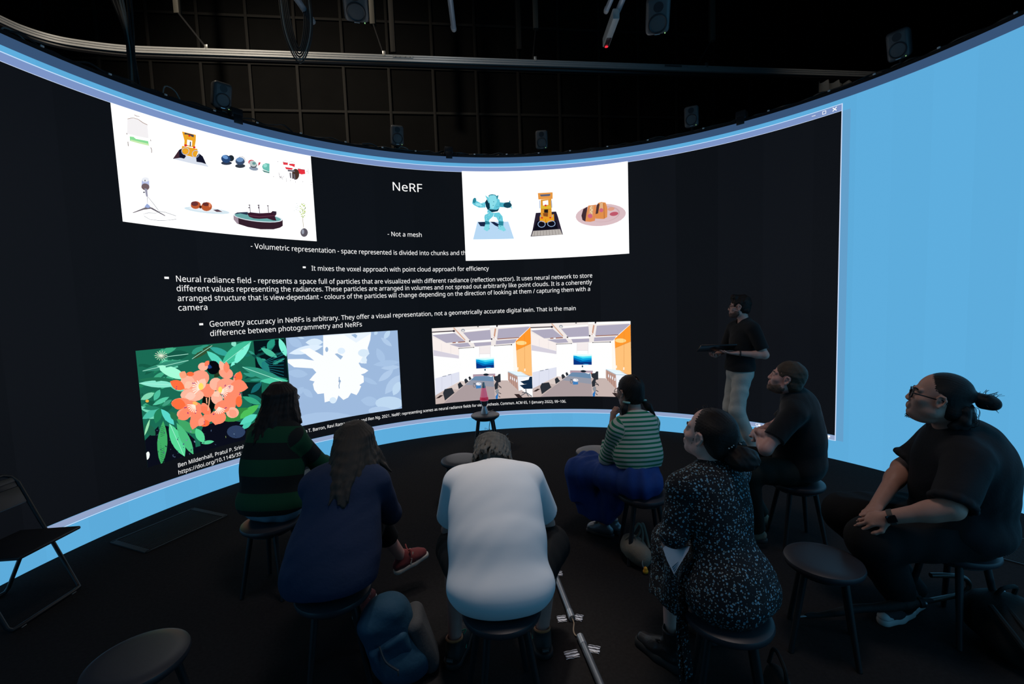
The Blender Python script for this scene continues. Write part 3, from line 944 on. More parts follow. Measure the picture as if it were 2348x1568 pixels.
FLOWER_COLOUR = [  # width, height, then (colour, flat outline) in mm
((26,107,84),0,0,0,1057,1403,1057,1398,0),
((5,20,26),1058,1053,1401,1045,1418,587,1060,721),
((8,38,36),919,623,1127,589,1113,407,916,465),
((10,13,26),0,0,0,251,136,361,342,254,447,106,511,246,725,270,995,146,976,0),
((31,128,92),77,520,94,521,109,525,123,532,134,542,144,555,151,572,133,572,118,568,105,561,94,550,85,537),
((31,128,92),144,466,168,467,190,472,208,482,225,496,238,515,248,540,223,540,202,533,183,523,167,509,154,490),
((20,92,71),238,546,251,531,264,521,278,516,292,515,307,519,322,529,309,545,295,554,281,559,267,559,253,555),
((64,173,133),178,915,204,918,228,925,249,936,269,951,287,970,302,994,276,992,252,984,230,972,211,957,193,938),
((115,217,184),0,563,0,533,8,523,27,505,49,490,72,479,99,472,84,499,66,520,46,538,25,552,1,563),
((115,217,184),163,420,176,399,189,384,204,375,220,371,238,373,257,383,245,406,231,420,216,429,199,431,182,429),
((20,92,71),9,926,19,910,30,899,42,894,55,894,69,899,83,912,73,929,61,939,49,944,37,943,23,937),
((64,173,133),141,705,156,693,171,686,186,684,200,687,213,694,226,709,210,722,195,729,181,730,167,726,154,718),
((31,128,92),227,437,232,418,240,403,249,391,261,383,276,377,293,376,288,395,280,410,270,422,258,430,244,435),
((64,173,133),10,568,20,555,31,545,42,540,54,539,67,541,80,550,70,565,59,574,47,579,35,580,23,576),
((64,173,133),147,719,166,722,182,729,195,739,205,753,213,769,217,791,198,788,182,780,169,770,159,756,152,739),
((115,217,184),231,930,242,906,256,886,272,872,292,864,314,860,340,864,329,891,314,910,297,923,277,931,255,934),
((31,128,92),234,800,252,774,272,753,294,738,318,728,345,723,375,726,357,754,337,774,314,789,290,798,263,802),
((20,92,71),227,877,253,873,277,874,299,879,321,889,341,903,359,923,333,928,309,926,286,921,265,910,246,896),
((64,173,133),220,772,234,758,248,749,261,746,273,749,285,759,296,776,282,793,269,800,256,802,243,798,232,788),
((64,173,133),206,829,229,818,252,813,275,812,298,816,320,824,342,839,317,850,294,855,271,855,249,851,227,842),
((64,173,133),156,999,181,999,205,1002,228,1010,249,1023,268,1040,281,1057,229,1057,212,1050,191,1037,173,1020),
((115,217,184),193,880,212,881,228,886,240,895,249,908,254,925,254,948,233,948,218,942,206,933,198,920,193,902),
((64,173,133),264,676,280,671,295,670,306,674,316,682,322,695,326,715,308,721,294,721,283,717,274,708,267,694),
((64,173,133),211,930,228,917,245,909,263,904,281,903,299,906,319,914,302,928,284,936,266,940,248,941,230,937),
((31,128,92),123,833,145,841,164,852,181,866,196,883,208,903,217,928,194,920,175,908,158,894,144,877,132,856),
((31,128,92),137,1008,143,991,152,977,162,965,175,957,189,951,206,949,200,967,191,981,180,992,168,1000,153,1005),
((20,92,71),53,835,79,839,102,847,123,860,141,876,157,897,169,924,142,921,118,912,98,899,80,881,65,860),
((115,217,184),55,561,80,551,105,544,129,542,153,544,177,550,201,563,175,574,150,580,125,582,102,579,78,572),
((64,173,133),191,999,219,997,245,999,271,1005,295,1015,318,1029,340,1049,312,1052,285,1050,260,1043,236,1033,213,1018),
((31,128,92),180,421,191,409,202,401,214,397,226,396,238,398,251,405,240,417,228,424,217,429,205,429,193,427),
((31,128,92),0,756,0,736,3,733,17,726,30,724,44,726,57,733,70,747,55,760,41,766,27,768,14,765,1,757),
((115,217,184),21,457,44,441,67,430,89,426,111,428,133,436,155,452,131,470,108,480,85,483,63,480,42,472),
((31,128,92),92,575,107,555,122,541,138,533,156,532,174,536,193,548,178,570,162,583,146,590,129,591,111,586),
((64,173,133),285,936,304,926,322,921,339,921,355,928,370,939,384,958,364,970,346,973,329,972,313,965,298,953),
((20,92,71),25,597,43,575,63,559,84,546,106,538,130,535,156,538,137,561,117,577,96,589,74,596,50,599),
((64,173,133),104,777,129,776,152,779,173,787,192,799,210,815,225,837,199,839,176,835,155,827,136,815,119,798),
((115,217,184),253,695,273,671,294,652,317,638,342,630,369,626,398,630,378,656,356,674,332,687,307,695,281,697),
((20,92,71),14,937,32,920,52,906,72,896,94,889,117,885,141,885,122,903,102,916,82,926,60,933,37,937),
((31,128,92),80,669,87,651,95,638,105,629,117,625,131,625,147,632,141,651,132,664,122,672,110,676,96,675),
((31,128,92),107,483,119,465,132,452,147,442,163,437,180,435,199,440,187,459,173,472,158,481,142,486,125,487),
((31,128,92),29,568,37,548,47,532,59,519,74,509,90,503,109,501,101,521,91,537,78,550,64,559,48,565),
((20,92,71),0,656,14,652,27,651,38,654,48,660,57,670,64,684,49,689,37,689,26,686,16,679,7,669),
((64,173,133),201,1010,227,1013,253,1019,277,1030,299,1044,314,1057,252,1057,239,1049,219,1031),
((20,92,71),124,473,151,464,176,461,200,463,222,472,243,486,262,508,234,518,208,520,185,516,163,507,143,493),
((51,153,133),1016,952,1023,937,1032,924,1042,913,1054,905,1067,898,1083,895,1076,910,1067,923,1057,933,1045,942,1031,948),
((26,115,102),979,387,999,391,1018,397,1034,407,1048,419,1061,434,1071,453,1050,450,1032,443,1016,433,1002,420,990,405),
((13,71,66),1160,533,1178,510,1197,489,1218,471,1241,456,1266,444,1294,436,1277,461,1257,482,1235,499,1212,514,1187,525),
((13,71,66),1171,433,1200,429,1228,428,1255,432,1280,440,1305,452,1328,469,1299,474,1271,474,1244,469,1219,461,1194,449),
((51,153,133),1002,632,1025,623,1047,616,1071,612,1094,612,1117,614,1141,620,1118,630,1094,636,1071,640,1048,640,1025,637),
((51,153,133),984,484,992,460,1003,437,1016,416,1033,398,1051,382,1074,368,1066,394,1055,417,1041,437,1025,455,1006,471),
((13,71,66),948,655,973,655,998,659,1021,665,1043,675,1065,686,1085,702,1060,702,1035,698,1012,691,990,681,969,669),
((26,115,102),1116,938,1136,932,1153,931,1168,934,1181,943,1192,956,1200,976,1180,983,1163,984,1148,980,1136,970,1125,957),
((13,71,66),988,398,999,376,1013,359,1029,344,1046,334,1066,328,1090,327,1079,350,1065,367,1049,381,1030,390,1010,396),
((51,153,133),1085,866,1099,847,1115,833,1132,823,1151,819,1171,820,1193,827,1179,847,1163,860,1146,869,1127,873,1107,872),
((51,153,133),1104,582,1128,594,1151,609,1171,626,1190,645,1207,666,1222,691,1197,678,1175,663,1154,646,1136,626,1119,605),
((26,115,102),954,909,966,897,979,890,992,886,1005,886,1019,890,1033,899,1021,912,1008,919,995,922,981,922,968,917),
((26,115,102),1234,787,1253,775,1271,767,1290,765,1308,767,1326,774,1344,788,1325,801,1306,808,1288,810,1270,807,1252,800),
((13,71,66),1256,881,1283,870,1310,864,1337,862,1364,864,1391,869,1419,881,1391,892,1364,898,1336,900,1310,897,1283,891),
((26,115,102),969,481,987,455,1007,433,1030,416,1055,403,1082,395,1113,394,1095,422,1074,443,1050,459,1025,471,998,478),
((13,71,66),1089,886,1110,881,1131,879,1150,881,1169,888,1186,899,1203,915,1181,922,1160,922,1141,919,1122,912,1105,901),
((13,71,66),985,341,1000,334,1014,331,1027,332,1039,336,1051,344,1060,357,1045,365,1031,367,1018,366,1006,362,995,353),
((51,153,133),1258,769,1284,771,1309,776,1334,783,1357,793,1379,806,1400,823,1373,822,1348,816,1324,808,1301,798,1279,784),
((26,115,102),1193,883,1217,898,1239,914,1260,933,1278,953,1295,976,1309,1002,1284,987,1262,970,1242,951,1224,931,1208,908),
((51,153,133),1037,324,1059,315,1081,309,1102,308,1122,312,1142,319,1161,332,1138,342,1117,346,1096,347,1075,343,1056,336),
((26,115,102),932,717,947,709,961,705,975,704,987,708,999,716,1010,730,994,739,980,743,967,743,955,738,943,730),
((26,115,102),1114,812,1128,792,1144,777,1162,766,1182,759,1203,756,1227,759,1213,780,1196,795,1178,806,1159,812,1137,814),
((51,153,133),944,717,961,697,980,681,1000,670,1022,663,1045,662,1071,667,1054,689,1034,704,1014,715,992,720,969,721),
((13,71,66),1040,910,1056,887,1073,868,1092,853,1114,840,1137,831,1164,827,1149,851,1131,869,1111,885,1090,897,1066,905),
((20,89,71),238,978,273,954,307,939,342,933,377,938,412,952,448,980,411,1008,376,1021,341,1025,306,1019,272,1003),
((51,140,115),31,871,98,861,166,857,235,860,303,871,373,889,442,918,368,930,296,931,227,926,160,914,94,896),
((166,255,217),154,904,184,855,219,815,259,784,304,760,354,745,410,743,379,797,342,837,301,868,256,889,207,901),
((33,115,84),2,800,52,774,104,753,157,738,212,729,269,726,328,732,273,762,219,782,165,796,110,803,56,805),
((140,235,209),0,770,0,768,46,741,98,718,152,702,207,692,265,689,324,695,270,728,215,750,160,766,106,774,51,775),
((51,153,128),448,980,486,972,524,970,559,976,593,989,626,1010,656,1041,616,1051,578,1051,542,1044,509,1029,477,1008),
((51,82,51),468,924,508,929,547,941,583,957,616,980,647,1008,674,1044,631,1039,593,1026,557,1008,524,985,494,957),
((51,166,153),638,1024,662,991,690,964,720,943,754,928,791,918,833,918,808,954,779,981,748,1001,714,1015,677,1023),
((89,217,191),609,990,620,945,638,905,661,871,690,842,725,818,769,801,758,849,739,889,715,923,685,951,650,974),
((64,191,153),736,834,809,834,875,849,933,877,984,920,1026,976,1058,1053,979,1053,913,1034,856,1003,807,959,767,903),
((128,245,219),823,803,874,822,919,849,958,882,992,922,1021,968,1041,1024,988,1004,943,976,904,942,871,901,844,855),
((36,56,33),655,713,694,716,726,726,752,744,772,770,786,803,791,846,750,844,718,832,693,814,674,787,661,754),
((26,102,82),863,837,875,800,893,769,914,745,941,726,973,713,1011,708,999,748,981,778,958,802,931,820,899,832),
((51,153,128),933,789,994,725,1060,671,1132,625,1210,589,1293,562,1384,549,1319,621,1248,676,1174,720,1097,754,1016,776),
((76,204,166),1109,608,1157,580,1207,560,1257,548,1309,544,1362,546,1416,561,1365,591,1314,609,1263,620,1212,624,1160,619),
((38,140,122),1092,879,1097,835,1109,797,1127,763,1152,733,1183,707,1223,688,1219,734,1206,773,1187,807,1161,836,1130,860),
((38,153,128),1214,947,1244,950,1268,959,1286,974,1298,994,1304,1019,1301,1053,1269,1050,1246,1041,1228,1025,1217,1005,1212,979),
((76,191,158),1147,969,1165,934,1187,905,1213,881,1242,862,1276,849,1315,843,1297,881,1274,910,1248,933,1218,951,1184,963),
((128,242,217),1353,1057,1351,1057,1344,1017,1343,978,1350,941,1364,906,1385,873,1416,843,1426,885,1425,925,1418,962,1403,997,1381,1029),
((140,230,204),856,1057,854,1054,850,1041,851,1030,857,1021,868,1013,886,1009,897,1025,900,1038,899,1049,893,1057),
((51,166,128),916,470,939,435,964,407,992,383,1024,365,1059,353,1098,348,1076,385,1049,414,1020,436,988,453,954,464),
((51,140,64),697,257,755,233,810,222,862,224,912,240,958,269,999,318,937,344,881,352,828,347,780,330,737,300),
((76,191,89),855,239,903,235,946,240,985,253,1021,275,1053,305,1079,347,1029,352,985,345,946,331,912,308,881,278),
((89,217,191),864,177,904,166,941,164,974,170,1003,185,1030,209,1051,245,1009,258,973,259,940,251,911,235,886,210),
((76,204,178),879,124,904,118,927,119,947,125,964,136,978,153,988,178,961,185,939,183,920,177,903,165,889,147),
((20,102,107),1003,489,1034,491,1061,499,1084,512,1103,532,1118,557,1127,589,1094,588,1068,579,1045,564,1027,544,1013,519),
((128,217,178),0,621,24,613,46,611,66,615,85,624,102,638,117,660,92,669,70,669,50,665,31,656,15,641),
((89,204,166),91,551,119,547,145,548,170,553,193,563,215,577,236,598,207,602,181,601,156,595,133,584,111,570),
((76,191,166),0,455,0,447,27,440,56,440,83,446,108,459,130,479,149,508,116,516,86,515,59,508,35,494,14,474),
((38,128,102),8,540,30,526,53,515,77,508,100,505,125,506,149,512,126,528,103,539,79,545,55,547,32,546),
((31,128,89),99,379,123,392,142,408,154,428,159,452,159,480,149,512,123,500,106,483,95,463,90,439,91,411),
((89,217,204),156,502,159,465,167,431,180,400,199,372,223,347,255,326,253,365,244,399,230,430,211,458,186,482),
((76,191,158),106,590,127,596,143,605,155,618,163,635,167,655,165,681,143,675,127,665,116,652,109,635,105,614),
((64,158,128),166,526,185,523,203,525,219,529,233,538,246,550,257,567,237,571,220,569,204,563,190,554,177,542),
((38,115,76),231,459,228,435,229,414,235,395,247,380,263,367,286,358,291,383,289,404,282,423,270,438,253,450),
((64,166,102),280,377,293,331,311,290,335,256,366,227,401,204,446,189,434,239,414,279,388,314,357,341,321,362),
((64,173,102),165,388,133,328,111,266,97,202,93,134,96,63,110,0,121,0,147,44,169,107,182,172,186,242,180,314),
((89,217,153),213,350,204,286,205,225,216,166,239,108,272,52,318,0,320,0,332,64,329,127,316,187,292,245,258,299),
((76,191,128),277,342,277,279,285,218,300,159,324,102,356,45,392,0,399,0,400,57,391,119,374,180,349,237,317,291),
((89,217,153),442,245,433,212,432,181,438,152,452,126,473,101,505,80,515,114,515,145,508,174,494,201,472,224),
((89,209,153),479,82,500,69,520,60,540,56,560,55,580,59,600,68,579,83,558,91,538,95,518,95,498,91),
((178,204,115),726,119,718,102,715,86,716,71,723,56,733,42,750,29,759,46,762,62,760,78,753,92,742,106),
((31,102,76),5,395,4,362,9,335,19,311,36,293,58,279,89,271,91,305,86,333,75,356,57,374,34,387),
((153,230,178),58,432,43,413,30,392,19,370,11,347,4,322,0,296,15,315,28,335,38,357,47,381,53,406),
((178,247,224),3,765,316,693,317,697,3,769),
((178,247,224),161,897,402,747,404,751,162,900),
((178,247,224),746,836,1048,1037,1046,1041,744,840),
((178,247,224),39,870,434,915,434,920,38,874),
((178,247,224),218,339,311,9,314,10,222,340),
((178,247,224),941,780,1363,555,1365,560,943,785),
((178,247,224),469,926,666,1038,664,1042,467,930),
((178,247,224),246,973,439,977,439,982,246,978),
((26,115,128),1145,799,1392,906,1390,911,1143,804),
((26,115,128),1144,791,1388,866,1387,871,1142,796),
((26,115,128),1143,783,1385,827,1384,832,1142,788),
((26,115,128),1142,775,1382,787,1381,792,1142,780),
((26,115,128),1141,767,1379,747,1379,752,1141,772),
((26,115,128),1140,759,1375,707,1376,712,1141,764),
((26,115,128),1139,751,1372,667,1373,672,1141,756),
((26,115,128),1138,743,1369,628,1371,632,1140,747),
((26,115,128),1137,735,1365,588,1368,592,1140,739),
((230,242,217),201,989,254,983,255,987,201,993),
((230,242,217),200,989,247,963,248,967,202,993),
((230,242,217),199,990,229,949,232,952,202,993),
((230,242,217),199,991,206,944,210,945,203,992),
((230,242,217),199,992,183,948,186,947,202,990),
((230,242,217),200,993,163,961,165,958,202,990),
((230,242,217),200,993,150,979,151,975,201,989),
((230,242,217),201,993,148,1000,147,996,201,989),
((230,242,217),202,993,156,1019,154,1015,200,989),
((230,242,217),202,993,173,1033,170,1030,199,990),
((230,242,217),203,992,195,1038,192,1037,199,991),
((230,242,217),202,990,219,1034,216,1036,199,992),
((230,242,217),202,990,239,1022,237,1025,200,993),
((230,242,217),201,989,252,1003,251,1007,200,993),
((31,102,64),137,333,161,335,160,339,136,337),
((31,102,64),165,318,169,325,166,328,161,321),
((31,102,64),135,316,160,318,159,322,134,320),
((31,102,64),163,301,168,308,164,311,160,304),
((31,102,64),134,299,158,301,157,306,133,303),
((31,102,64),162,284,166,291,163,294,158,287),
((31,102,64),132,282,157,284,156,289,131,287),
((31,102,64),160,267,165,274,161,277,157,270),
((31,102,64),131,266,155,267,154,272,130,270),
((31,102,64),159,250,163,257,160,260,155,253),
((31,102,64),129,249,153,250,153,255,128,253),
((31,102,64),157,233,162,240,158,243,154,236),
((31,102,64),128,232,152,233,151,238,127,236),
((31,102,64),155,216,160,224,157,226,152,219),
((31,102,64),126,215,150,217,150,221,125,219),
((31,102,64),154,199,158,207,155,209,151,202),
((31,102,64),124,198,149,200,148,204,124,203),
((31,102,64),152,182,157,190,154,193,149,185),
((31,102,64),123,181,147,183,146,187,122,186),
((31,102,64),151,165,155,173,152,176,148,168),
((31,102,64),121,165,146,166,145,170,121,169),
((31,102,64),149,148,154,156,151,159,146,151),
((31,102,64),120,148,144,149,143,153,119,152),
((31,102,64),148,131,152,139,149,142,144,134),
((31,102,64),118,131,143,132,142,136,117,135),
((31,102,64),146,115,151,122,147,125,143,118),
((31,102,64),117,114,141,115,140,119,116,118),
((31,102,64),145,98,149,105,146,108,141,101),
((31,102,64),115,97,140,98,139,103,114,102),
((31,102,64),143,81,148,88,144,91,140,84),
((31,102,64),114,80,138,81,137,86,113,85),
((31,102,64),142,64,146,71,143,74,138,67),
((31,102,64),112,64,136,64,136,69,111,68),
((31,102,64),140,47,145,54,141,57,137,50),
((31,102,64),111,47,135,47,134,52,110,51),
((31,102,64),138,30,143,37,140,40,135,33),
((31,102,64),109,30,133,30,133,35,108,34),
((31,102,64),137,13,141,20,138,23,134,16),
((31,102,64),107,13,132,14,131,18,107,17),
((31,102,64),138,0,140,3,137,6,133,0),
((5,8,15),716,808,709,782,694,761,673,749,649,747,626,756,608,774,597,798,595,825,602,851,616,871,637,884,661,886,684,878,702,860,714,836),
((26,64,128),671,812,664,805,653,801,638,802,622,807,607,816,596,826,590,837,589,847,595,854,607,858,621,857,638,852,653,844,664,833,670,822),
((46,64,97),914,85,904,61,882,44,851,37,816,41,782,55,754,78,736,105,731,132,740,156,761,173,792,180,827,177,862,163,890,141,909,113),
((115,140,166),488,132,488,136,490,140,493,140,494,137,491,132),
((26,36,61),399,44,397,52,401,62,407,65,409,57,405,47),
((26,36,61),321,86,317,86,312,90,311,94,315,94,320,90),
((76,97,128),356,146,352,151,352,159,356,162,360,158,361,150),
((51,66,92),521,164,517,164,514,167,515,171,519,172,522,168),
((26,36,61),99,107,96,112,95,122,97,127,100,122,101,112),
((76,97,128),313,112,312,120,318,129,324,130,326,122,320,113),
((51,66,92),271,171,266,176,264,185,267,190,273,186,275,176),
((76,97,128),222,23,218,29,215,41,217,47,221,41,224,29),
((115,140,166),31,225,27,230,27,237,32,239,36,234,35,227),
((26,36,61),223,141,224,143,228,143,230,140,228,137,225,137),
((51,66,92),122,121,118,126,117,135,119,140,123,136,125,126),
((76,97,128),136,289,131,291,124,299,122,304,127,303,134,295),
((51,66,92),816,103,810,109,807,122,809,130,815,124,818,110),
((76,97,128),386,191,383,190,380,192,380,195,382,196,386,194),
((115,140,166),117,217,112,220,104,228,102,234,107,232,115,223),
((26,36,61),77,101,74,106,75,113,80,115,83,109,82,102),
((26,36,61),501,73,498,78,500,87,504,89,507,84,505,76),
((26,36,61),175,137,168,138,160,147,158,154,165,153,173,145),
((51,66,92),267,48,264,46,260,48,259,53,262,55,266,53),
((51,66,92),97,316,102,319,112,317,116,311,111,308,102,310),
((115,140,166),455,6,451,9,450,14,454,16,458,13,458,8),
((51,66,92),525,136,524,142,527,149,532,149,534,143,530,137),
((115,140,166),232,18,230,21,231,27,233,29,236,26,235,20),
((115,140,166),668,93,664,93,657,98,655,103,660,103,667,98),
((76,97,128),68,217,63,215,54,220,50,226,56,228,65,223),
((26,36,61),320,0,321,1,321,0),
((76,97,128),369,1,364,5,360,14,360,20,365,17,370,7),
((115,140,166),344,143,342,150,345,158,350,160,353,153,350,144),
((51,66,92),284,268,286,270,289,271,292,269,290,266,287,266),
((51,66,92),276,195,277,199,280,199,282,195,281,191,278,191),
((51,66,92),97,269,100,274,108,278,114,277,111,272,103,267),
((26,36,61),0,132,0,132,0,141,1,140,2,135),
((76,97,128),37,109,40,113,48,115,53,113,50,108,42,107),
((115,140,166),425,105,418,109,414,121,416,128,422,124,427,112),
((26,36,61),809,64,812,68,818,67,822,62,819,58,812,59),
((76,97,128),578,171,576,179,580,190,586,194,587,187,584,175),
((76,97,128),146,83,140,88,138,99,142,104,147,99,149,88),
((51,66,92),510,103,512,108,520,109,525,106,522,102,515,101),
((51,66,92),382,34,379,41,379,52,384,56,387,50,386,38),
((51,66,92),163,267,159,272,159,280,164,282,168,277,168,270),
((51,66,92),258,72,260,76,265,77,269,74,267,70,261,70),
((76,97,128),205,189,202,191,200,196,201,200,205,198,207,192),
((76,97,128),626,76,623,79,623,84,625,86,628,84,629,79),
((51,66,92),201,102,199,107,201,111,205,111,208,106,206,102),
((51,66,92),618,24,613,24,606,32,604,38,610,37,617,30),
((115,140,166),394,214,389,220,390,231,395,235,399,229,399,218),
((51,66,92),211,46,214,50,221,53,226,52,224,47,216,45),
((26,36,61),281,0,281,2,286,6,290,6,289,1,288,0),
((115,140,166),805,87,801,86,795,91,794,96,799,97,804,92),
((247,255,250),24,100,20,87,13,78,6,73,0,74,0,74,0,132,4,138,11,143,18,143,23,137,26,127,27,114),
((242,178,76),65,595,60,586,49,585,39,591,36,601,41,609,52,611,62,605),
((8,13,10),642,460,634,415,617,379,596,357,572,353,550,367,533,398,523,439,523,485,531,530,547,566,569,588,592,593,614,579,632,549,642,508),
((255,184,158),608,832,602,815,588,803,569,797,548,800,530,811,518,827,515,845,521,862,535,875,555,880,575,877,593,867,605,851),
((255,161,133),608,746,608,709,589,675,557,651,517,643,477,651,446,673,429,706,430,743,448,776,479,799,519,809,559,802,591,780),
((255,184,158),472,688,463,656,442,633,415,623,386,628,361,647,345,677,342,710,351,741,371,764,398,775,427,770,453,751,469,722),
((255,161,133),609,580,594,559,557,546,505,546,450,557,401,577,369,602,359,627,373,647,408,660,459,661,514,652,564,632,598,607),
((255,140,107),650,569,636,542,612,527,582,524,553,536,530,559,517,588,518,619,532,645,556,661,585,664,615,653,639,630,651,600),
((255,184,158),546,555,532,529,500,513,456,510,408,520,367,540,340,568,332,596,345,621,375,637,419,641,466,632,509,612,537,584),
((255,140,107),422,497,411,476,385,463,348,460,309,469,275,487,252,510,246,535,256,555,282,568,318,571,357,563,392,546,415,522),
((255,161,133),430,409,424,386,405,368,376,359,344,360,314,372,293,392,284,415,290,438,308,456,337,465,369,464,399,453,421,433),
((255,140,107),523,410,506,384,472,372,430,375,388,394,354,423,334,457,332,490,349,515,381,528,422,526,465,508,500,479,521,444),
((255,140,107),517,319,508,289,490,268,465,260,439,266,417,286,403,315,401,347,409,377,427,398,451,407,477,401,500,381,514,352),
((255,140,107),581,429,592,399,594,373,589,354,575,348,557,354,538,373,521,399,511,428,508,455,514,473,527,480,545,473,564,455),
((255,140,107),616,310,609,291,594,278,572,274,549,280,530,294,517,313,514,334,521,353,536,365,557,369,580,364,600,350,613,331),
((255,161,133),838,707,822,688,796,680,765,685,737,702,715,726,705,753,709,778,725,797,751,805,781,800,810,785,832,760,842,733),
((255,184,158),730,635,721,607,702,587,675,579,647,584,624,601,608,627,605,656,613,683,632,703,658,711,686,707,710,690,726,664),
((255,161,133),865,582,851,544,820,518,777,508,731,517,692,542,667,578,660,618,673,655,704,681,746,692,791,685,832,661,858,624),
((255,184,158),702,439,681,431,656,435,632,451,615,475,607,503,610,529,624,549,645,557,670,554,694,538,711,514,719,485,716,459),
((255,140,107),907,466,895,434,867,412,829,405,789,413,754,435,732,466,726,501,737,532,764,554,802,562,842,555,877,534,900,502),
((255,140,107),844,401,835,371,807,348,765,336,717,337,674,352,643,376,630,405,639,434,666,456,707,469,754,468,799,455,831,431),
((255,184,158),866,306,857,282,838,266,811,261,783,267,759,284,743,308,739,334,747,358,766,374,793,380,821,374,845,357,861,333),
((255,140,107),735,287,725,258,700,238,668,232,633,241,602,262,583,292,578,323,588,352,612,371,644,378,679,370,710,349,730,319),
((255,112,64),907,417,902,392,891,373,878,365,863,368,851,381,844,404,843,429,848,454,859,472,873,481,887,479,899,465,906,443),
((255,112,64),573,263,566,250,551,241,530,239,508,245,488,257,475,273,471,289,478,302,493,311,513,313,536,307,556,296,569,280),
((255,112,64),472,779,468,769,458,763,444,761,430,763,417,769,409,779,406,789,410,798,420,804,433,806,448,804,461,798,469,789),
((255,161,133),911,653,898,627,881,610,863,604,848,611,838,630,836,656,842,684,855,710,872,728,890,734,906,727,915,709,917,682),
((255,128,92),579,841,595,840,607,843,616,850,622,860,624,873,622,891,605,892,593,889,584,882,579,872,577,858),
((255,184,158),726,878,716,853,712,829,715,807,723,786,737,767,760,750,772,776,775,799,772,822,763,842,748,861),
((255,140,107),787,861,769,843,758,825,753,806,754,786,761,765,778,742,797,759,808,778,813,797,811,818,802,839),
((255,112,64),915,742,888,731,868,717,856,699,852,677,855,652,868,621,897,630,916,645,928,664,931,686,927,712),
((255,140,107),980,553,961,600,938,633,912,652,882,657,848,648,808,621,825,572,848,541,875,523,905,519,940,529),
((255,140,107),408,241,439,250,462,265,476,285,481,311,477,341,462,379,429,369,408,354,395,333,391,308,395,277),
((255,140,107),623,232,660,234,686,244,700,260,702,283,694,312,669,350,628,348,605,338,592,321,591,298,601,269),
((255,112,64),255,742,263,707,276,679,294,659,316,648,343,643,377,650,370,689,356,716,338,735,315,745,287,748),
((255,112,64),246,539,260,504,277,479,296,465,319,462,343,468,372,490,358,528,340,551,320,564,298,566,273,558),
((255,140,107),292,374,323,355,350,348,372,350,389,364,402,388,408,428,374,448,348,454,327,450,310,435,298,410),
((255,166,128),354,752,376,751,392,755,402,764,405,777,403,794,392,818,369,819,354,815,344,806,341,793,344,775),
((255,161,133),477,255,498,258,514,266,524,277,528,293,527,313,518,338,496,335,481,326,471,315,468,299,469,279),
((255,161,133),834,264,842,290,842,312,837,330,824,343,805,352,777,355,768,328,769,307,775,290,788,277,808,268),
((255,128,92),507,451,504,423,508,399,517,379,531,365,552,355,580,351,584,382,580,405,570,424,555,438,534,447),
((255,204,178),491,611,522,612,546,620,563,635,572,655,575,682,568,718,535,717,513,708,497,693,488,672,486,645),
((255,204,178),643,574,633,552,630,535,632,522,642,513,657,509,682,510,694,532,696,549,693,562,683,570,666,574),
((255,199,173),378,659,400,647,417,643,431,646,441,657,447,674,448,701,426,714,409,717,395,713,386,702,380,684),
((255,204,184),370,571,388,550,406,537,423,532,439,535,455,547,470,569,452,592,435,604,418,608,401,604,386,591),
((255,204,184),748,554,773,541,793,536,809,539,822,550,831,568,834,598,809,613,789,616,773,613,761,601,753,582),
((255,242,224),520,637,454,588,459,581,525,629),
((255,242,224),706,568,768,591,765,599,704,576),
((255,237,217),450,477,451,399,459,399,458,476),
((255,237,217),671,403,730,362,734,369,675,410),
((255,242,224),521,637,445,613,448,604,524,629),
((255,242,224),705,568,774,569,774,577,705,576),
((255,237,217),450,478,432,406,439,403,457,475),
((255,237,217),670,404,717,347,723,352,676,409),
((255,242,224),522,638,443,639,443,630,523,628),
((255,242,224),704,568,774,546,776,553,706,576),
((255,237,217),451,479,414,417,421,412,457,474),
((255,237,217),670,405,700,338,707,341,677,408),
((255,242,224),524,637,447,664,445,655,522,629),
((255,242,224),703,569,768,524,772,531,707,575),
((255,237,217),451,480,400,433,405,427,456,473),
((255,237,217),669,406,681,334,689,335,677,407),
((255,242,224),525,637,458,685,454,678,520,629),
((255,242,224),703,570,757,506,762,511,708,574),
((255,237,217),452,480,390,453,393,445,456,473),
((255,237,217),669,407,661,337,669,335,677,405),
((255,242,224),526,636,475,702,469,697,519,630),
((255,242,224),702,570,740,494,746,497,708,574),
((255,237,217),453,481,384,474,386,466,455,473),
((255,237,217),670,408,643,347,650,342,677,404),
((255,242,224),526,635,497,713,489,710,519,632),
((255,242,224),702,571,720,487,727,488,708,573),
((255,237,217),454,481,384,495,384,487,453,473),
((255,237,217),670,410,627,361,633,355,676,403),
((255,224,102),547,642,544,630,538,619,530,613,521,612,512,616,505,625,501,637,500,651,503,664,509,674,517,680,527,681,535,677,542,668,547,656),
((255,224,102),721,579,718,567,713,557,706,551,699,550,692,554,686,562,683,573,682,586,685,598,690,607,697,613,704,614,711,610,717,602,720,591),
((255,191,102),478,476,473,472,466,470,458,472,449,476,440,483,435,490,432,498,433,504,437,509,444,510,452,509,461,504,470,498,476,490,478,482),
((158,26,122),309,663,306,660,301,661,298,665,301,668,307,667),
((158,26,122),304,655,301,651,296,652,293,657,296,660,302,659),
((158,26,122),313,681,310,678,304,679,302,683,305,686,311,685),
((158,26,122),457,690,454,687,448,688,445,692,449,696,454,695),
((158,26,122),465,687,462,683,456,684,453,689,457,692,462,691),
((158,26,122),476,689,472,685,467,686,464,691,467,694,473,693),
((158,26,122),763,618,759,614,753,616,750,620,754,624,760,623),
((158,26,122),754,632,751,628,745,629,742,634,745,637,752,636),
((158,26,122),757,611,753,607,747,608,744,613,748,616,754,615),
((158,26,122),803,583,799,580,793,581,790,585,794,589,800,588),
((158,26,122),797,597,793,593,787,595,784,599,788,603,794,602),
((158,26,122),808,600,805,596,798,597,795,602,799,606,805,605),
((158,26,122),726,526,722,523,716,524,713,529,717,532,723,531),
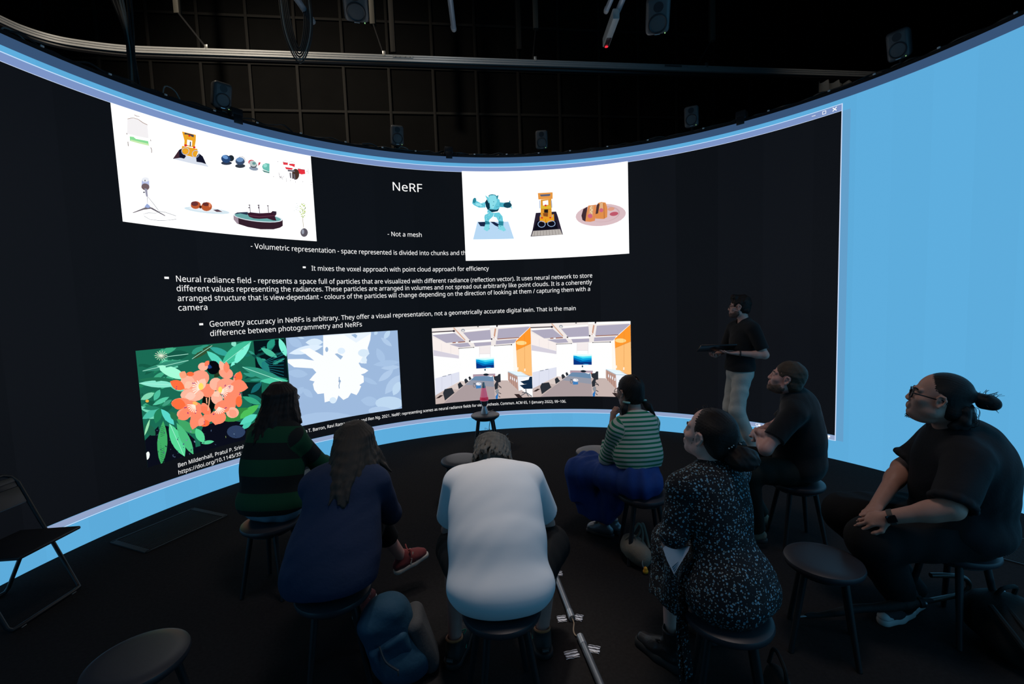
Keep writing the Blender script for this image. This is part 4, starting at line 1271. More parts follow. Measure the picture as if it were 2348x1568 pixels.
((158,26,122),723,527,720,523,714,524,711,529,714,532,721,531),
((158,26,122),739,506,736,502,729,503,727,508,730,511,736,510),
((158,26,122),848,700,844,696,838,697,835,702,838,706,845,705),
((158,26,122),866,686,862,682,856,683,853,688,857,691,863,690),
((158,26,122),854,688,850,685,844,686,841,690,845,694,851,693),
((158,26,122),379,468,376,465,370,466,368,471,371,474,377,473),
((158,26,122),363,466,360,463,354,465,352,469,355,472,361,471),
((158,26,122),370,466,367,462,361,464,359,468,362,471,368,470),
((158,26,122),389,404,386,401,380,402,377,406,381,410,386,408),
((158,26,122),388,408,385,405,379,406,376,410,380,414,385,412),
((158,26,122),388,413,385,410,379,411,377,416,380,419,386,418),
((158,26,122),747,383,743,379,737,380,734,385,738,389,744,387),
((158,26,122),737,379,734,375,728,377,725,382,728,385,735,384),
((158,26,122),751,385,748,381,741,382,739,387,742,391,748,389),
((158,26,122),627,346,623,342,617,344,615,348,618,352,624,350),
((158,26,122),622,341,618,338,612,339,609,344,613,347,619,346),
((158,26,122),623,341,619,338,613,339,611,344,614,347,620,346),
((158,26,122),530,287,527,283,521,285,518,290,522,293,527,291),
((158,26,122),531,263,528,260,522,262,519,266,523,270,528,268),
((158,26,122),530,287,526,284,520,286,518,290,521,294,527,292),
((158,26,122),893,494,890,491,883,492,881,497,884,500,890,499),
((158,26,122),897,502,893,498,887,500,884,504,888,508,894,507),
((158,26,122),914,498,911,494,904,495,901,500,905,504,911,503),
((158,26,122),457,391,453,388,447,389,445,394,448,397,454,396),
((158,26,122),466,418,463,415,457,416,455,420,458,424,464,422),
((158,26,122),481,414,478,410,472,412,470,416,473,420,479,418),
((242,178,140),559,524,559,468,569,467,570,523),
((242,178,140),590,528,577,456,587,452,600,525),
((242,178,140),575,456,563,393,573,390,585,453),
]
FLOWER_DEPTH = [  # width, height, then (colour, flat outline) in mm
((158,186,222),0,0,0,1052,1368,1052,1368,0),
((178,204,235),1078,400,1125,403,1167,413,1204,431,1236,457,1263,491,1283,535,1235,533,1193,521,1157,502,1126,475,1099,441),
((178,204,235),1120,570,1161,551,1203,539,1244,534,1286,536,1327,545,1368,564,1326,584,1285,595,1243,599,1202,596,1161,586),
((168,196,230),1024,625,1082,603,1140,590,1199,585,1257,590,1314,603,1368,627,1368,631,1312,653,1253,665,1195,668,1137,662,1080,648),
((168,196,230),1082,838,1072,794,1071,753,1080,716,1099,683,1127,653,1169,629,1182,675,1182,716,1171,753,1151,785,1122,814),
((178,204,235),1154,224,1213,238,1263,261,1303,294,1333,337,1354,388,1362,452,1300,439,1252,413,1213,379,1184,336,1164,285),
((191,217,242),1263,191,1304,205,1334,226,1355,252,1367,285,1368,304,1368,326,1357,368,1314,354,1285,332,1265,306,1255,273,1254,235),
((191,217,242),1184,945,1212,954,1234,967,1252,985,1263,1006,1270,1032,1269,1052,1235,1052,1217,1040,1200,1022,1189,1000,1183,974),
((178,204,235),1144,970,1157,937,1173,909,1194,886,1219,867,1248,853,1283,845,1271,880,1254,907,1233,930,1207,948,1178,962),
((191,217,242),1061,1012,1077,1010,1089,1012,1098,1017,1104,1026,1107,1038,1104,1052,1072,1052,1067,1049,1062,1040,1060,1028),
((168,196,230),0,662,0,638,17,620,53,595,91,579,131,574,173,579,218,599,183,637,146,661,108,675,68,678,26,672),
((168,196,230),20,1045,32,1005,49,974,72,950,101,936,135,929,177,934,167,977,148,1008,125,1031,95,1044,61,1049),
((168,196,230),57,375,87,372,111,375,131,386,146,402,156,425,159,457,128,461,104,457,85,446,70,428,61,405),
((168,196,230),142,443,146,409,157,380,172,356,194,337,220,323,254,316,251,352,240,381,224,405,202,423,174,436),
((168,196,230),863,481,888,447,917,419,948,396,983,379,1020,368,1063,365,1038,401,1008,429,977,451,942,467,904,477),
((168,196,230),836,187,868,143,902,112,939,94,979,90,1021,98,1066,125,1034,173,999,202,961,218,922,221,880,210),
((191,217,242),131,1052,141,1042,153,1034,165,1028,179,1025,193,1024,208,1026,197,1038,185,1046,173,1051,168,1052),
((168,196,230),0,406,5,411,14,429,19,452,17,480,0,475),
((191,217,242),1368,36,1329,15,1268,4,1197,8,1127,25,1070,53,1032,87,1020,122,1036,154,1077,176,1137,187,1207,184,1277,168,1336,141,1368,113),
((178,204,235),1228,0,954,0,935,14,925,36,938,55,972,68,1022,72,1081,67,1140,54,1190,35,1222,12),
((168,196,230),153,0,153,0,82,45,60,85,87,114,162,129,273,127,406,109,541,77,656,35,715,0),
((235,245,255),429,1052,938,1052,1023,1050,1008,953,966,848,984,774,941,733,941,652,875,659,832,681,412,795),
((219,237,252),217,980,249,953,283,936,317,928,352,930,387,942,424,967,390,997,356,1013,322,1019,287,1016,252,1003),
((224,240,255),19,869,88,851,156,844,223,847,290,860,356,883,421,921,348,940,278,945,210,941,144,926,80,902),
((252,255,255),429,1039,681,1038,847,911,713,869,1022,1033,966,848,840,663,867,611,923,582,957,556,911,529,857,517,891,495,890,414,831,386,852,365,816,298,787,262,720,299,681,247,619,225,563,291,533,226,480,205,449,240,390,233,389,345,314,348,277,405,266,475,288,505,229,530,273,574,316,611,279,662,255,669,65,705,0,766,0,798,10,805,167,791,302,756,196,854,139,897,256,911,412,803),
((158,186,219),318,871,415,896,400,808),
((158,186,219),551,810,581,816,651,770,618,734),
((158,186,219),767,1032,820,1041,845,1018,825,984),
((158,186,219),477,873,475,862,470,852,464,846,457,844,450,847,445,855,441,865,441,877,443,888,448,898,454,904,461,905,468,903,473,895,477,885),
((153,178,209),581,521,577,477,588,477,593,519),
((153,178,209),577,477,584,455,595,453,588,477),
((153,178,209),584,455,570,414,581,411,595,453),
((153,178,209),570,414,572,377,583,377,581,411),
((153,178,209),603,465,602,459,598,454,593,451,587,450,581,452,576,457,573,463,573,469,574,476,578,481,583,484,589,485,595,483,599,478,602,472),
((217,235,250),980,784,974,765,957,751,934,742,906,741,880,747,858,760,843,777,839,796,846,815,862,829,885,838,913,839,939,833,962,820,976,803),
((224,240,252),907,745,889,728,880,711,877,695,883,679,895,664,918,650,938,668,946,685,948,701,941,717,928,731),
((219,237,252),534,235,529,221,519,209,505,203,489,203,473,209,460,219,452,234,450,249,454,263,464,274,478,280,494,281,510,275,523,264,531,250),
((224,240,255),681,837,677,823,665,811,650,804,632,803,614,807,599,817,590,831,588,846,592,860,603,872,619,879,637,880,654,876,669,866,678,853),
]
ROOM = [  # width, height, then (colour, flat outline) in mm
((255,255,255),0,0,0,1052,1388,1052,1388,0),
((242,235,232),0,1010,0,1052,1388,1052,1388,1043,1173,822,1116,769,361,756,2,925),
((176,171,191),0,960,313,972,455,849,190,841),
((176,171,191),430,971,816,992,822,855,530,849),
((176,171,191),930,999,1388,1016,1388,1014,1223,872,906,854),
((176,171,191),228,819,494,827,531,774,377,767),
((176,171,191),572,819,821,822,819,775,593,767),
((176,171,191),892,834,1190,845,1156,791,886,781),
((250,240,237),0,877,0,924,190,841,361,756,357,659,5,756),
((214,209,222),5,756,356,655,354,612,4,674),
((255,255,255),12,961,306,971,305,991,11,980),
((255,255,255),534,821,822,830,821,854,533,845),
((255,255,255),928,1017,1387,1026,1386,1052,1335,1052,927,1044),
((255,255,255),462,983,809,999,808,1017,462,1002),
((217,173,148),295,1042,450,859,462,869,307,1052),
((153,92,71),276,832,455,837,455,850,275,844),
((153,97,76),913,852,1223,860,1222,871,913,863),
((204,153,128),881,1010,856,877,876,873,901,1006),
((255,255,255),849,905,902,847,908,852,855,910),
((255,255,255),322,833,354,834,353,845,322,844),
((51,41,51),0,994,299,994,299,1008,0,1007),
((51,41,51),320,1000,318,994,314,989,308,986,302,985,295,987,290,991,287,996,286,1002,287,1008,291,1012,297,1015,303,1016,310,1015,315,1011,319,1006),
((56,51,61),361,749,573,753,573,759,361,756),
((56,51,61),870,761,1112,764,1112,771,870,767),
((38,33,41),367,752,367,750,365,748,363,747,361,746,358,747,356,748,355,751,355,753,355,755,357,757,359,759,361,759,364,758,366,757,367,755),
((38,33,41),579,756,579,753,577,751,575,750,573,750,570,750,568,752,567,754,567,756,567,759,569,761,571,762,573,762,576,762,578,760,579,758),
((38,33,41),876,764,875,762,874,760,872,758,869,758,867,759,865,760,864,762,863,765,864,767,865,769,867,770,870,771,872,770,874,769,876,766),
((38,33,41),1120,767,1119,764,1117,761,1114,759,1111,758,1108,759,1106,761,1104,764,1104,768,1105,772,1106,775,1109,776,1112,777,1115,776,1118,774,1119,771),
((38,33,41),529,847,528,844,526,841,522,839,518,838,514,839,510,841,508,845,507,848,508,852,511,855,514,857,519,857,523,856,526,854,528,851),
((38,33,41),841,861,840,856,838,853,834,851,830,850,825,851,822,854,820,857,819,862,820,866,823,869,826,872,830,872,835,871,838,869,840,865),
((38,33,41),924,1052,925,1046,924,1040,921,1034,917,1031,912,1029,907,1031,903,1035,901,1041,900,1047,901,1052),
((38,33,41),657,1044,656,1041,653,1040,649,1038,644,1038,639,1039,635,1040,633,1042,632,1045,633,1047,636,1049,640,1050,645,1051,650,1050,654,1048,656,1046),
((153,158,168),458,1001,455,993,449,986,440,982,430,980,420,983,412,988,406,995,405,1003,407,1012,413,1018,422,1023,432,1024,442,1022,451,1017,456,1009),
((242,242,242),448,996,447,992,443,990,437,988,430,987,424,988,418,991,415,994,414,998,415,1001,419,1004,425,1006,431,1006,438,1005,443,1003,447,999),
((204,199,204),359,749,353,612,356,612,362,749),
((209,204,209),650,760,644,618,647,618,654,759),
((209,204,209),805,764,798,609,802,609,808,763),
((209,204,209),648,656,802,653,802,657,648,659),
((245,237,237),654,758,805,762,800,657,650,659),
((217,212,217),119,837,114,660,117,660,122,837),
((217,212,217),249,798,241,636,244,635,252,798),
((224,227,242),8,359,350,424,348,294,3,125),
((191,194,214),104,373,95,171,98,171,107,373),
((191,194,214),241,401,236,236,239,236,244,401),
((102,115,140),114,373,168,380,167,387,112,380),
((102,115,140),192,389,236,395,234,403,191,397),
((204,204,214),348,420,346,294,349,294,351,420),
((255,153,46),1388,1008,1388,304,1181,374,1171,814),
((255,194,122),1176,687,1388,775,1388,304,1181,374),
((255,217,140),1327,784,1321,773,1304,764,1279,758,1250,757,1222,761,1197,768,1181,779,1176,790,1182,802,1199,811,1224,816,1252,817,1281,814,1305,807,1321,796),
((204,115,38),1177,684,1388,772,1388,775,1176,687),
((217,128,51),1298,905,1287,370,1290,370,1301,905),
((255,250,242),1132,768,1169,814,1177,375,1126,385),
((255,242,224),1181,442,1197,441,1196,403,1180,403),
((255,242,224),1281,418,1297,417,1295,379,1279,379),
((8,51,128),595,601,851,594,849,451,594,454),
((0,107,184),595,577,851,571,849,495,692,488,596,534),
((13,166,224),595,585,851,579,850,527,724,510,646,538,595,561),
((76,224,247),625,599,852,594,850,551,726,542,648,570),
((217,255,255),595,601,851,594,850,575,727,569,595,585),
((51,178,242),810,457,807,456,798,455,785,454,770,455,755,456,742,458,733,460,730,462,733,464,742,465,755,465,770,464,785,463,798,461,807,459),
((20,76,97),729,429,728,423,726,418,722,415,718,414,714,415,711,419,709,424,708,430,709,436,712,440,715,443,719,444,723,443,726,439,728,434),
((199,181,176),0,0,0,102,3,125,351,290,1033,259,1377,0),
((219,204,199),355,291,540,283,361,170,159,204),
((178,153,168),544,370,861,362,862,338,542,331),
((128,107,128),544,368,861,360,861,365,544,373),
((171,156,158),107,0,571,345,829,336,846,0),
((148,153,168),428,236,571,345,829,336,840,175),
((107,140,173),505,295,571,345,829,336,836,256),
((43,48,56),109,146,135,198,238,209,266,139,281,142,131,38),
((43,48,56),322,253,359,281,388,235,403,226,334,181),
((43,48,56),417,308,443,326,477,280,428,248),
((43,48,56),477,340,500,352,522,313,489,291),
((43,48,56),909,356,937,358,935,242,892,236,842,279,836,328,892,333),
((43,48,56),843,207,899,292,905,260,889,148,848,135),
((140,145,153),851,110,877,149,904,131,892,35),
((38,115,191),855,0,852,38,890,84,883,3,869,0),
((51,51,56),888,209,937,150,945,156,895,215),
((51,51,56),898,167,938,169,938,178,897,177),
((51,51,56),896,87,931,65,936,73,901,95),
((51,51,56),893,39,917,18,923,25,900,46),
((191,153,140),1042,381,1187,306,1187,100,1041,260),
((242,247,255),1179,306,1346,303,1240,251,1219,107,1187,100),
((230,247,255),1038,393,1179,326,1346,311,1229,376),
((89,153,191),1044,382,1182,311,1183,317,1047,387),
((89,153,191),1182,311,1350,304,1350,310,1183,317),
((217,158,122),1189,374,1388,307,1388,306,1346,311,1228,360),
((140,107,102),1066,360,1064,227,1069,227,1071,359),
((242,247,255),1073,315,1071,275,1084,274,1085,315),
((140,107,102),1094,344,1091,202,1096,202,1098,344),
((242,247,255),1100,300,1099,260,1111,259,1113,299),
((140,107,102),1121,329,1118,176,1123,176,1126,329),
((242,247,255),1127,284,1126,244,1139,244,1140,284),
((140,107,102),1152,311,1149,147,1154,147,1157,311),
((242,247,255),1159,267,1157,227,1170,226,1171,266),
((51,38,38),5,80,69,120,114,116,52,81),
((51,38,38),1170,0,1121,56,1193,53,1240,0),
((18,43,71),1216,236,1336,255,1354,299,1388,298,1388,248,1386,197,1270,193),
((18,43,71),1206,180,1387,205,1388,124,1268,125),
((76,82,92),1286,123,1292,62,1303,63,1298,124),
((76,82,92),1219,21,1298,65,1299,77,1214,31),
((76,82,92),1298,65,1373,7,1380,16,1299,77),
((76,82,92),1293,68,1323,10,1333,16,1303,74),
((76,82,92),1234,68,1298,65,1298,77,1234,79),
((20,31,43),770,357,766,352,758,347,745,344,729,344,714,346,702,350,693,356,690,362,694,368,703,373,716,376,731,376,746,374,759,369,767,364),
((247,247,247),745,341,829,338,804,320),
((178,89,76),855,331,854,328,851,325,847,324,842,324,838,324,834,326,831,329,830,332,831,335,834,338,838,339,843,340,848,339,852,337,855,334),
((89,94,107),570,214,568,205,574,203,576,213),
((89,94,107),568,205,565,198,570,194,574,203),
((89,94,107),565,198,561,193,564,188,570,194),
((89,94,107),561,193,556,192,556,186,564,188),
((89,94,107),556,192,552,194,548,189,556,186),
((89,94,107),552,194,548,199,542,196,548,189),
((89,94,107),548,199,545,206,539,205,542,196),
((89,94,107),545,206,545,215,538,216,539,205),
((89,94,107),545,215,546,224,540,226,538,216),
((89,94,107),546,224,549,231,544,235,540,226),
((89,94,107),549,231,554,236,551,241,544,235),
((89,94,107),554,236,558,237,558,243,551,241),
((89,94,107),558,237,562,235,566,240,558,243),
((89,94,107),562,235,566,230,572,233,566,240),
((89,94,107),566,230,569,223,575,224,572,233),
((89,94,107),569,223,570,213,576,213,575,224),
((64,128,191),577,217,652,208,651,172,579,169),
((242,242,247),656,231,652,223,644,216,631,212,617,212,602,214,590,220,582,228,580,237,583,245,591,252,604,256,618,256,633,254,645,248,653,240),
((76,82,97),617,253,643,223,646,225,620,255),
((64,64,76),538,247,578,238,579,243,539,252),
((255,255,255),814,1052,903,1052,902,1031,813,1027),
]
WHITE = (1, 1, 1)
slide_picture('slide_picture', -4.608, 2.618, 1.852, .987, WHITE, SHOTS_WIDE)
slide_picture('slide_picture', -.842, 2.408, 2.26, 1.208, WHITE, SHOTS_CLOSE)
slide_picture('slide_picture', -4.614, .440, 1.426, 1.057, srgb(10, 50, 40), FLOWER_COLOUR)
slide_picture('slide_picture', -3.188, .445, 1.368, 1.052, srgb(158, 186, 222), FLOWER_DEPTH)
slide_picture('slide_picture', -1.356, .445, 1.388, 1.050, WHITE, ROOM)
slide_picture('slide_picture', .033, .445, 1.388, 1.050, WHITE, ROOM)
# ------------------------------------------------------------------ curtain rail and hangers
RZ = 5.6
rail_pts = [(-6.42, 4.6), (-6.38, 5.5), (-6.307, 6.109), (-6.22, 6.37), (-6.04, 6.57), (-5.76, 6.71), (-5.336, 6.845), (-4.8, 6.93), (-4.26, 7.0)]
rail_pts = [Vector((x, y, RZ)) for x, y in rail_pts] + [Vector((-4.26 + d, 7.0 + d * .1345, RZ)) for d in (.6, 3, 6, 9, 12)]
def sweep(path, prof, mb, mi=0):
    """sweep a cross-section (sideways, up) along a level path"""
    n = len(prof)
    vs, fs = [], []
    for i, p in enumerate(path):
        a, b = path[max(0, i - 1)], path[min(len(path) - 1, i + 1)]
        t = (b - a).normalized()
        s = Vector((t.y, -t.x, 0))
        for (q, z) in prof:
            vs.append(p + s * q + Vector((0, 0, z)))
    for i in range(len(path) - 1):
        for k in range(n):
            l = (k + 1) % n
            fs.append((i * n + k, (i + 1) * n + k, (i + 1) * n + l, i * n + l))
    fs += [tuple(range(n)), tuple((len(path) - 1) * n + k for k in range(n))[::-1]]
    mb.add(vs, fs, mi)
path = smooth_path(rail_pts, 8)
RL = Vector((-4.26, 7.0, RZ))
rail = thing('curtain_rail', RL, 'long aluminium curtain rail crossing in front of the black grid wall', 'rail')
mb = MB()
prof = [(-.02, -.045), (.024, -.045), (.024, -.02), (.014, -.016), (.014, -.010), (.024, -.006), (.024, .012), (.014, .016), (.014, .022), (.024, .026), (.024, .045), (-.02, .045)]
sweep([p - RL for p in path], prof, mb)
mb.build('channel', alum, rail)
mb = MB(); mb.tube([p - RL + Vector((.0, .02, -.085)) for p in path], .035, 8)
mb.build('lower_pipe', softblack, rail)
steel = principled('zinc_steel', (.4, .4, .38), .4, .9)
for d in (-.03, 2.47, 4.8, 7.7):
    p = Vector((d, d * .1345 if d > 0 else 0, 0))
    mb = MB(); mb.box(p + Vector((0, .01, .075)), (.05, .03, .07), bev=.004); mb.box(p + Vector((0, -.012, .04)), (.03, .03, .03))
    mb.build('bracket', steel, rail)
for d in (2.75, 7.1):
    p = Vector((d, d * .1345, 0))
    mb = MB()
    mb.box(p + Vector((0, -.028, .02)), (.3, .006, .03), RW)
    for q in (-.11, -.04, .04, .11):
        mb.lathe([(.009, 0), (.009, .006), (.0, .006)], p + Vector((q, -.032 + q * .13, .02)), 8, Matrix.Rotation(math.pi / 2, 3, 'X'))
    mb.build('splice_plate', steel, rail)

postm = principled('khaki_steel_post', (.085, .078, .062), .6, .2)
for (x, y, zb, bx, by, lab) in (
        (-5.25, 7.9, 6.70, -4.29, 7.03, 'hanging steel post with brace meeting the rail near the hanging cable bundle'),
        (-2.08, 7.9, 6.42, -1.80, 7.35, 'second hanging steel post from the cable bundle, behind the tilted loudspeaker'),
        (.58, 7.9, 6.26, .50, 7.66, 'hanging steel post above the middle of the curtain rail, beside the single tube'),
        (3.47, 7.9, 5.97, 3.28, 8.05, 'hanging steel post nearest the grey curtain, in the dark end of the hall')):
    t = thing('rail_hanger', (x, y, 9.5), lab, 'post', 'steel posts carrying the curtain rail')
    mb = MB(); mb.box((0, 0, (zb - 9.5) / 2), (.085, .085, 9.5 - zb), bev=.006); mb.build('post', postm, t)
    mb = MB(); mb.tube([(0, 0, zb - 9.5 + .03), (bx - x, by - y, RZ + .06 - 9.5)], .014, 6); mb.build('brace', blackm, t)
for (x, y, zb, lab) in ((-1.93, 8.6, 6.35, 'slim dark steel post just beside the second hanging post'), (.33, 8.75, 6.4, 'slim dark steel post left of the middle hanging post')):
    mb = MB(); mb.box((0, 0, (zb - 9.5) / 2), (.09, .06, 9.5 - zb), bev=.006)
    tag(mb.build('steel_post', battenm, None, (x, y, 9.5)), lab, 'post')

# curtain at the far end of the rail
curt = principled('grey_curtain_cloth', (.36, .35, .325), .85, spec=.2, bump=(40, .15))
mb = MB()
vs, fs = [], []
n = 150
for i in range(n + 1):
    s = i / n * 2.2
    w = .055 * math.sin(s * 31 + .8 * math.sin(s * 7)) + .02 * math.sin(s * 67)
    for (z, k) in ((-.04, .5), (-.12, .9), (-.6, 1), (-1.6, 1.1), (-2.6, 1.15)):
        for off in (-.006, .006):
            vs.append((s, .1345 * s + w * k + off, z - .02 * math.sin(s * 31) * (k < .7)))
m = 10
for i in range(n):
    a, b = i * m, (i + 1) * m
    for k in range(4):
        fs.append((a + 2 * k, b + 2 * k, b + 2 * k + 2, a + 2 * k + 2))
        fs.append((a + 2 * k + 1, a + 2 * k + 3, b + 2 * k + 3, b + 2 * k + 1))
    fs += [(a, a + 1, b + 1, b), (a + 8, b + 8, b + 9, a + 9)]
fs += [(2 * k, 2 * k + 2, 2 * k + 3, 2 * k + 1) for k in range(4)] + [(n * m + 2 * k, n * m + 2 * k + 1, n * m + 2 * k + 3, n * m + 2 * k + 2) for k in range(4)]
mb.add(vs, fs, 0, True)
tag(mb.build('curtain', curt, None, (5.52, 8.31, 5.5)), 'pleated grey curtain hanging from the far end of the rail above the screen edge', 'curtain')

# ------------------------------------------------------------------ overhead tubes
tubem = principled('polished_tube', (.62, .68, .76), .22, .55)
capm = principled('bright_end_cap', (.85, .87, .9), .25, .6)
def hanging_tube(x, y, z, length, r, label, slope=0.0, dx=0.0, group='aluminium tubes overhead'):
    t = thing('overhead_tube', (x, y, z), label, 'tube', group)
    mb = MB(); mb.tube([(0, 0, 0), (dx, -length, slope)], r, 16); mb.build('tube', tubem, t)
    mb = MB(); mb.lathe([(r * 1.08, -.03), (r * 1.12, 0), (r * 1.0, .03), (r * .5, .042), (0, .044)], (0, -.012, 0), 16, Matrix.Rotation(-math.pi / 2, 3, 'X')); mb.build('end_cap', capm, t)
    for d in (1.2,):
        mb = MB(); mb.tube([(dx * d / length, -d, r), (dx * d / length, -d, 9.5 - z)], .012, 6); mb.build('hanger_rod', steel, t)
    return t
hanging_tube(-2.022, 5.2, 4.9, 2.4, .031, 'silver overhead tube end beside the looped black cables')
hanging_tube(-.525, 5.43, 4.9, 2.4, .029, 'lone silver overhead tube pointing down the middle of the stage', dx=.12)
hanging_tube(1.255, 5.66, 4.9, 2.6, .030, 'longer silver overhead tube carrying the grey device with a red lamp', dx=.12)
hanging_tube(1.149, 5.21, 4.9, 2.2, .027, 'shorter silver overhead tube on the near side of the grey device', dx=.15)
dev = thing('tracking_device', (1.24, 5.42, 4.83), 'grey box device with red lamp strapped to the overhead tubes', 'device')
grey = principled('grey_plastic', (.42, .42, .4), .5)
mb = MB(); mb.box((0, 0, 0), (.075, .55, .11), bev=.012); mb.build('housing', grey, dev)
mb = MB(); mb.box((0, .276, 0), (.06, .006, .095), bev=.002); mb.build('bezel', capm, dev)
mb = MB(); mb.box((0, .17, -.056), (.055, .19, .012), bev=.004); mb.build('window', principled('smoked_red', (.06, .03, .03), .2), dev)
mb = MB(); mb.lathe([(.0, .0), (.018, .002), (.02, .008), (0, .014)], (0, .235, -.061), 16, Matrix.Rotation(math.pi, 3, 'X')); mb.build('red_lamp', emission('red_lamp', (.75, .03, .05), 1.2), dev)
mb = MB(); mb.tube(smooth_path([(.03, -.2, .06), (.05, -.3, .1), (.02, -.5, .12), (.05, -.8, .14), (.0, -1.4, .16)]), .008, 6); mb.build('cable', blackm, dev)

def cable_thing(name, label, strands, r, mats, loc, cat='cable', extra=None):
    t = thing(name, loc, label, cat)
    L = Vector(loc)
    for i, pts in enumerate(strands):
        mb = MB(); mb.tube([p - L for p in smooth_path(pts, 10)], r[i] if isinstance(r, list) else r, 6)
        mb.build('strand', mats[i] if isinstance(mats, list) else mats, t)
    return t
cabm = principled('black_cable', (.03, .03, .03), .45)
greycab = principled('grey_cable', (.25, .25, .23), .5)
rnd = random.Random(4)
st = []
for i in range(7):
    a, b = rnd.uniform(-.1, .1), rnd.uniform(-.1, .1)
    st.append([(-3.62 + a, 4.6, 6.3), (-3.6 + a * 1.4, 4.55, 5.2), (-3.50 + a, 4.5, 4.75), (-3.43 + a * .35, 4.46 + b * .2, 4.42), (-3.42 + a * .3, 4.45, 4.2), (-3.40 + a * .5, 4.42 + b * .3, 3.85)])
cable_thing('hanging_cable_bundle', 'bundle of black and grey cables hanging down to the screen top', st, [.013, .010, .016, .010, .012, .009, .011], [cabm, greycab, cabm, cabm, cabm, greycab, cabm], (-3.42, 4.45, 3.85))
st = []
for i in range(6):
    w = .05 + .016 * i
    st.append([(-2.16 - w * .7, 5.0, 5.6), (-2.14 - w, 5.0, 5.1), (-2.12 - w * .9, 5.0, 4.75 - .02 * i), (-2.10, 5.0, 4.52 - .03 * i), (-2.08 + w * .9, 5.0, 4.72 - .02 * i), (-2.08 + w, 5.0, 5.0), (-2.10 + w * .5, 5.0, 5.6)])
cable_thing('cable_loop', 'coil of black cables looped beside an overhead tube end', st, .008, [cabm, cabm, cabm, cabm, greycab, cabm], (-2.1, 5.0, 4.45))

# ------------------------------------------------------------------ loudspeakers
spk_body = principled('dark_grey_speaker_shell', (.075, .076, .078), .45, spec=.5)
spk_cone = principled('speaker_cone', (.012, .013, .016), .5)
spk_led = emission('speaker_led', (.35, .75, .3), 1.0)
def loudspeaker(loc, yaw, tilt, label, s=1.0, stand=True, roll=0.0):
    """egg-edged two-way speaker; front faces local -Y"""
    t = thing('loudspeaker', loc, label, 'speaker', 'loudspeakers around the stage')
    base_off = Vector((0, 0, .09 * s)) if stand else Vector((0, 0, 0))
    R = Matrix.Rotation(yaw, 3, 'Z') @ Matrix.Rotation(tilt, 3, 'X') @ Matrix.Rotation(roll, 3, 'Y')
    C = base_off + R @ Vector((0, 0, .16 * s))
    bm = bmesh.new()
    bmesh.ops.create_cube(bm, size=1)
    for v in bm.verts:
        k = .8 if v.co.y > 0 else 1.0
        v.co = Vector((v.co.x * .23 * s * k, v.co.y * .2 * s, v.co.z * .33 * s * (k + .1 if v.co.y > 0 else 1)))
    bmesh.ops.bevel(bm, geom=bm.edges[:], offset=.045 * s, segments=4, affect='EDGES', profile=.5)
    mb = MB()
    bm.verts.index_update()
    mb.add([C + R @ v.co for v in bm.verts], [tuple(v.index for v in f.verts) for f in bm.faces], 0, True)
    bm.free()
    mb.build('cabinet', spk_body, t)
    Rf = R @ Matrix.Rotation(math.pi / 2, 3, 'X')
    F = lambda x, z: C + R @ Vector((x * s, -.1 * s, z * s))
    mb = MB(); mb.lathe([(.088 * s, -.003), (.088 * s, .004), (.078 * s, .006), (.07 * s, -.001), (.035 * s, -.014 * s), (.02 * s, -.004 * s), (0, .0)], F(0, -.055), 28, Rf); mb.build('woofer', spk_cone, t)
    mb = MB(); mb.lathe([(.045 * s, .001), (.04 * s, -.004 * s), (.018 * s, -.012 * s), (.014 * s, -.006 * s), (0, -.002 * s)], F(0, .085), 20, Rf); mb.build('tweeter', spk_cone, t)
    mb = MB(); mb.box(F(.07, -.145) + R @ Vector((0, -.002, 0)), (.008 * s, .006, .008 * s), R); mb.build('indicator_lamp', spk_led, t)
    mb = MB(); mb.box(F(0, -.148) + R @ Vector((0, -.001, 0)), (.05 * s, .004, .006 * s), R); mb.build('name_plate', capm, t)
    mb = MB()
    if stand:
        mb.lathe([(.06 * s, 0), (.06 * s, .012), (.02, .016), (.016, base_off.z), (0, base_off.z)], (0, 0, 0), 16)
        mb.tube([C + R @ Vector((0, .09 * s, -.1 * s)), C + R @ Vector((0, .14 * s, -.16 * s)), (0, .06, .02)], .012, 6)
        mb.build('stand', blackm, t)
    else:
        mb.tube([C + R @ Vector((0, .08 * s, 0)), C + R @ Vector((0, .16 * s, .06 * s)), C + Vector((0, .12, .5)), Vector((C.x, C.y + .12, 9.5 - loc[2]))], .016, 8)
        mb.build('bracket', blackm, t)
    return t
def on_top(th_deg, r=RAD + .07):
    a = math.radians(th_deg)
    return (CX + r * math.sin(a), CY + r * math.cos(a), TOP + .035)
# the screen's upper edge: a black lip with cable clutter
lip = curved_box(U0, U1, TOP + .001, TOP + .034, -.11, -.01)
lip.build('top_lip', blackm, screen)
D2 = math.radians
loudspeaker(on_top(-55.0), D2(50), D2(20), 'dark grey loudspeaker standing on the screen top above the picture of small objects', .78)
loudspeaker(on_top(-25.3), D2(22), D2(10), 'dark grey loudspeaker on the screen top above the heading text', .76)
loudspeaker(on_top(4.1), D2(-4), D2(8), 'dark grey loudspeaker on the screen top above the three close-up pictures', .76)
loudspeaker(on_top(33.3), D2(-28), D2(10), 'dark grey loudspeaker on the screen top above the bare black part of the slide', .76)
loudspeaker(on_top(63.6), D2(-55), D2(20), 'dark grey loudspeaker on the screen top above the plain blue side', .78)
loudspeaker((-1.33, 4.5, 4.50), D2(14), D2(62), 'loudspeaker tilted down from overhead, seen past the looped cables', .98, False)
loudspeaker((1.46, 4.5, 4.28), D2(-14), D2(52), 'loudspeaker hung overhead beside the grey device with the red lamp', .95, False)

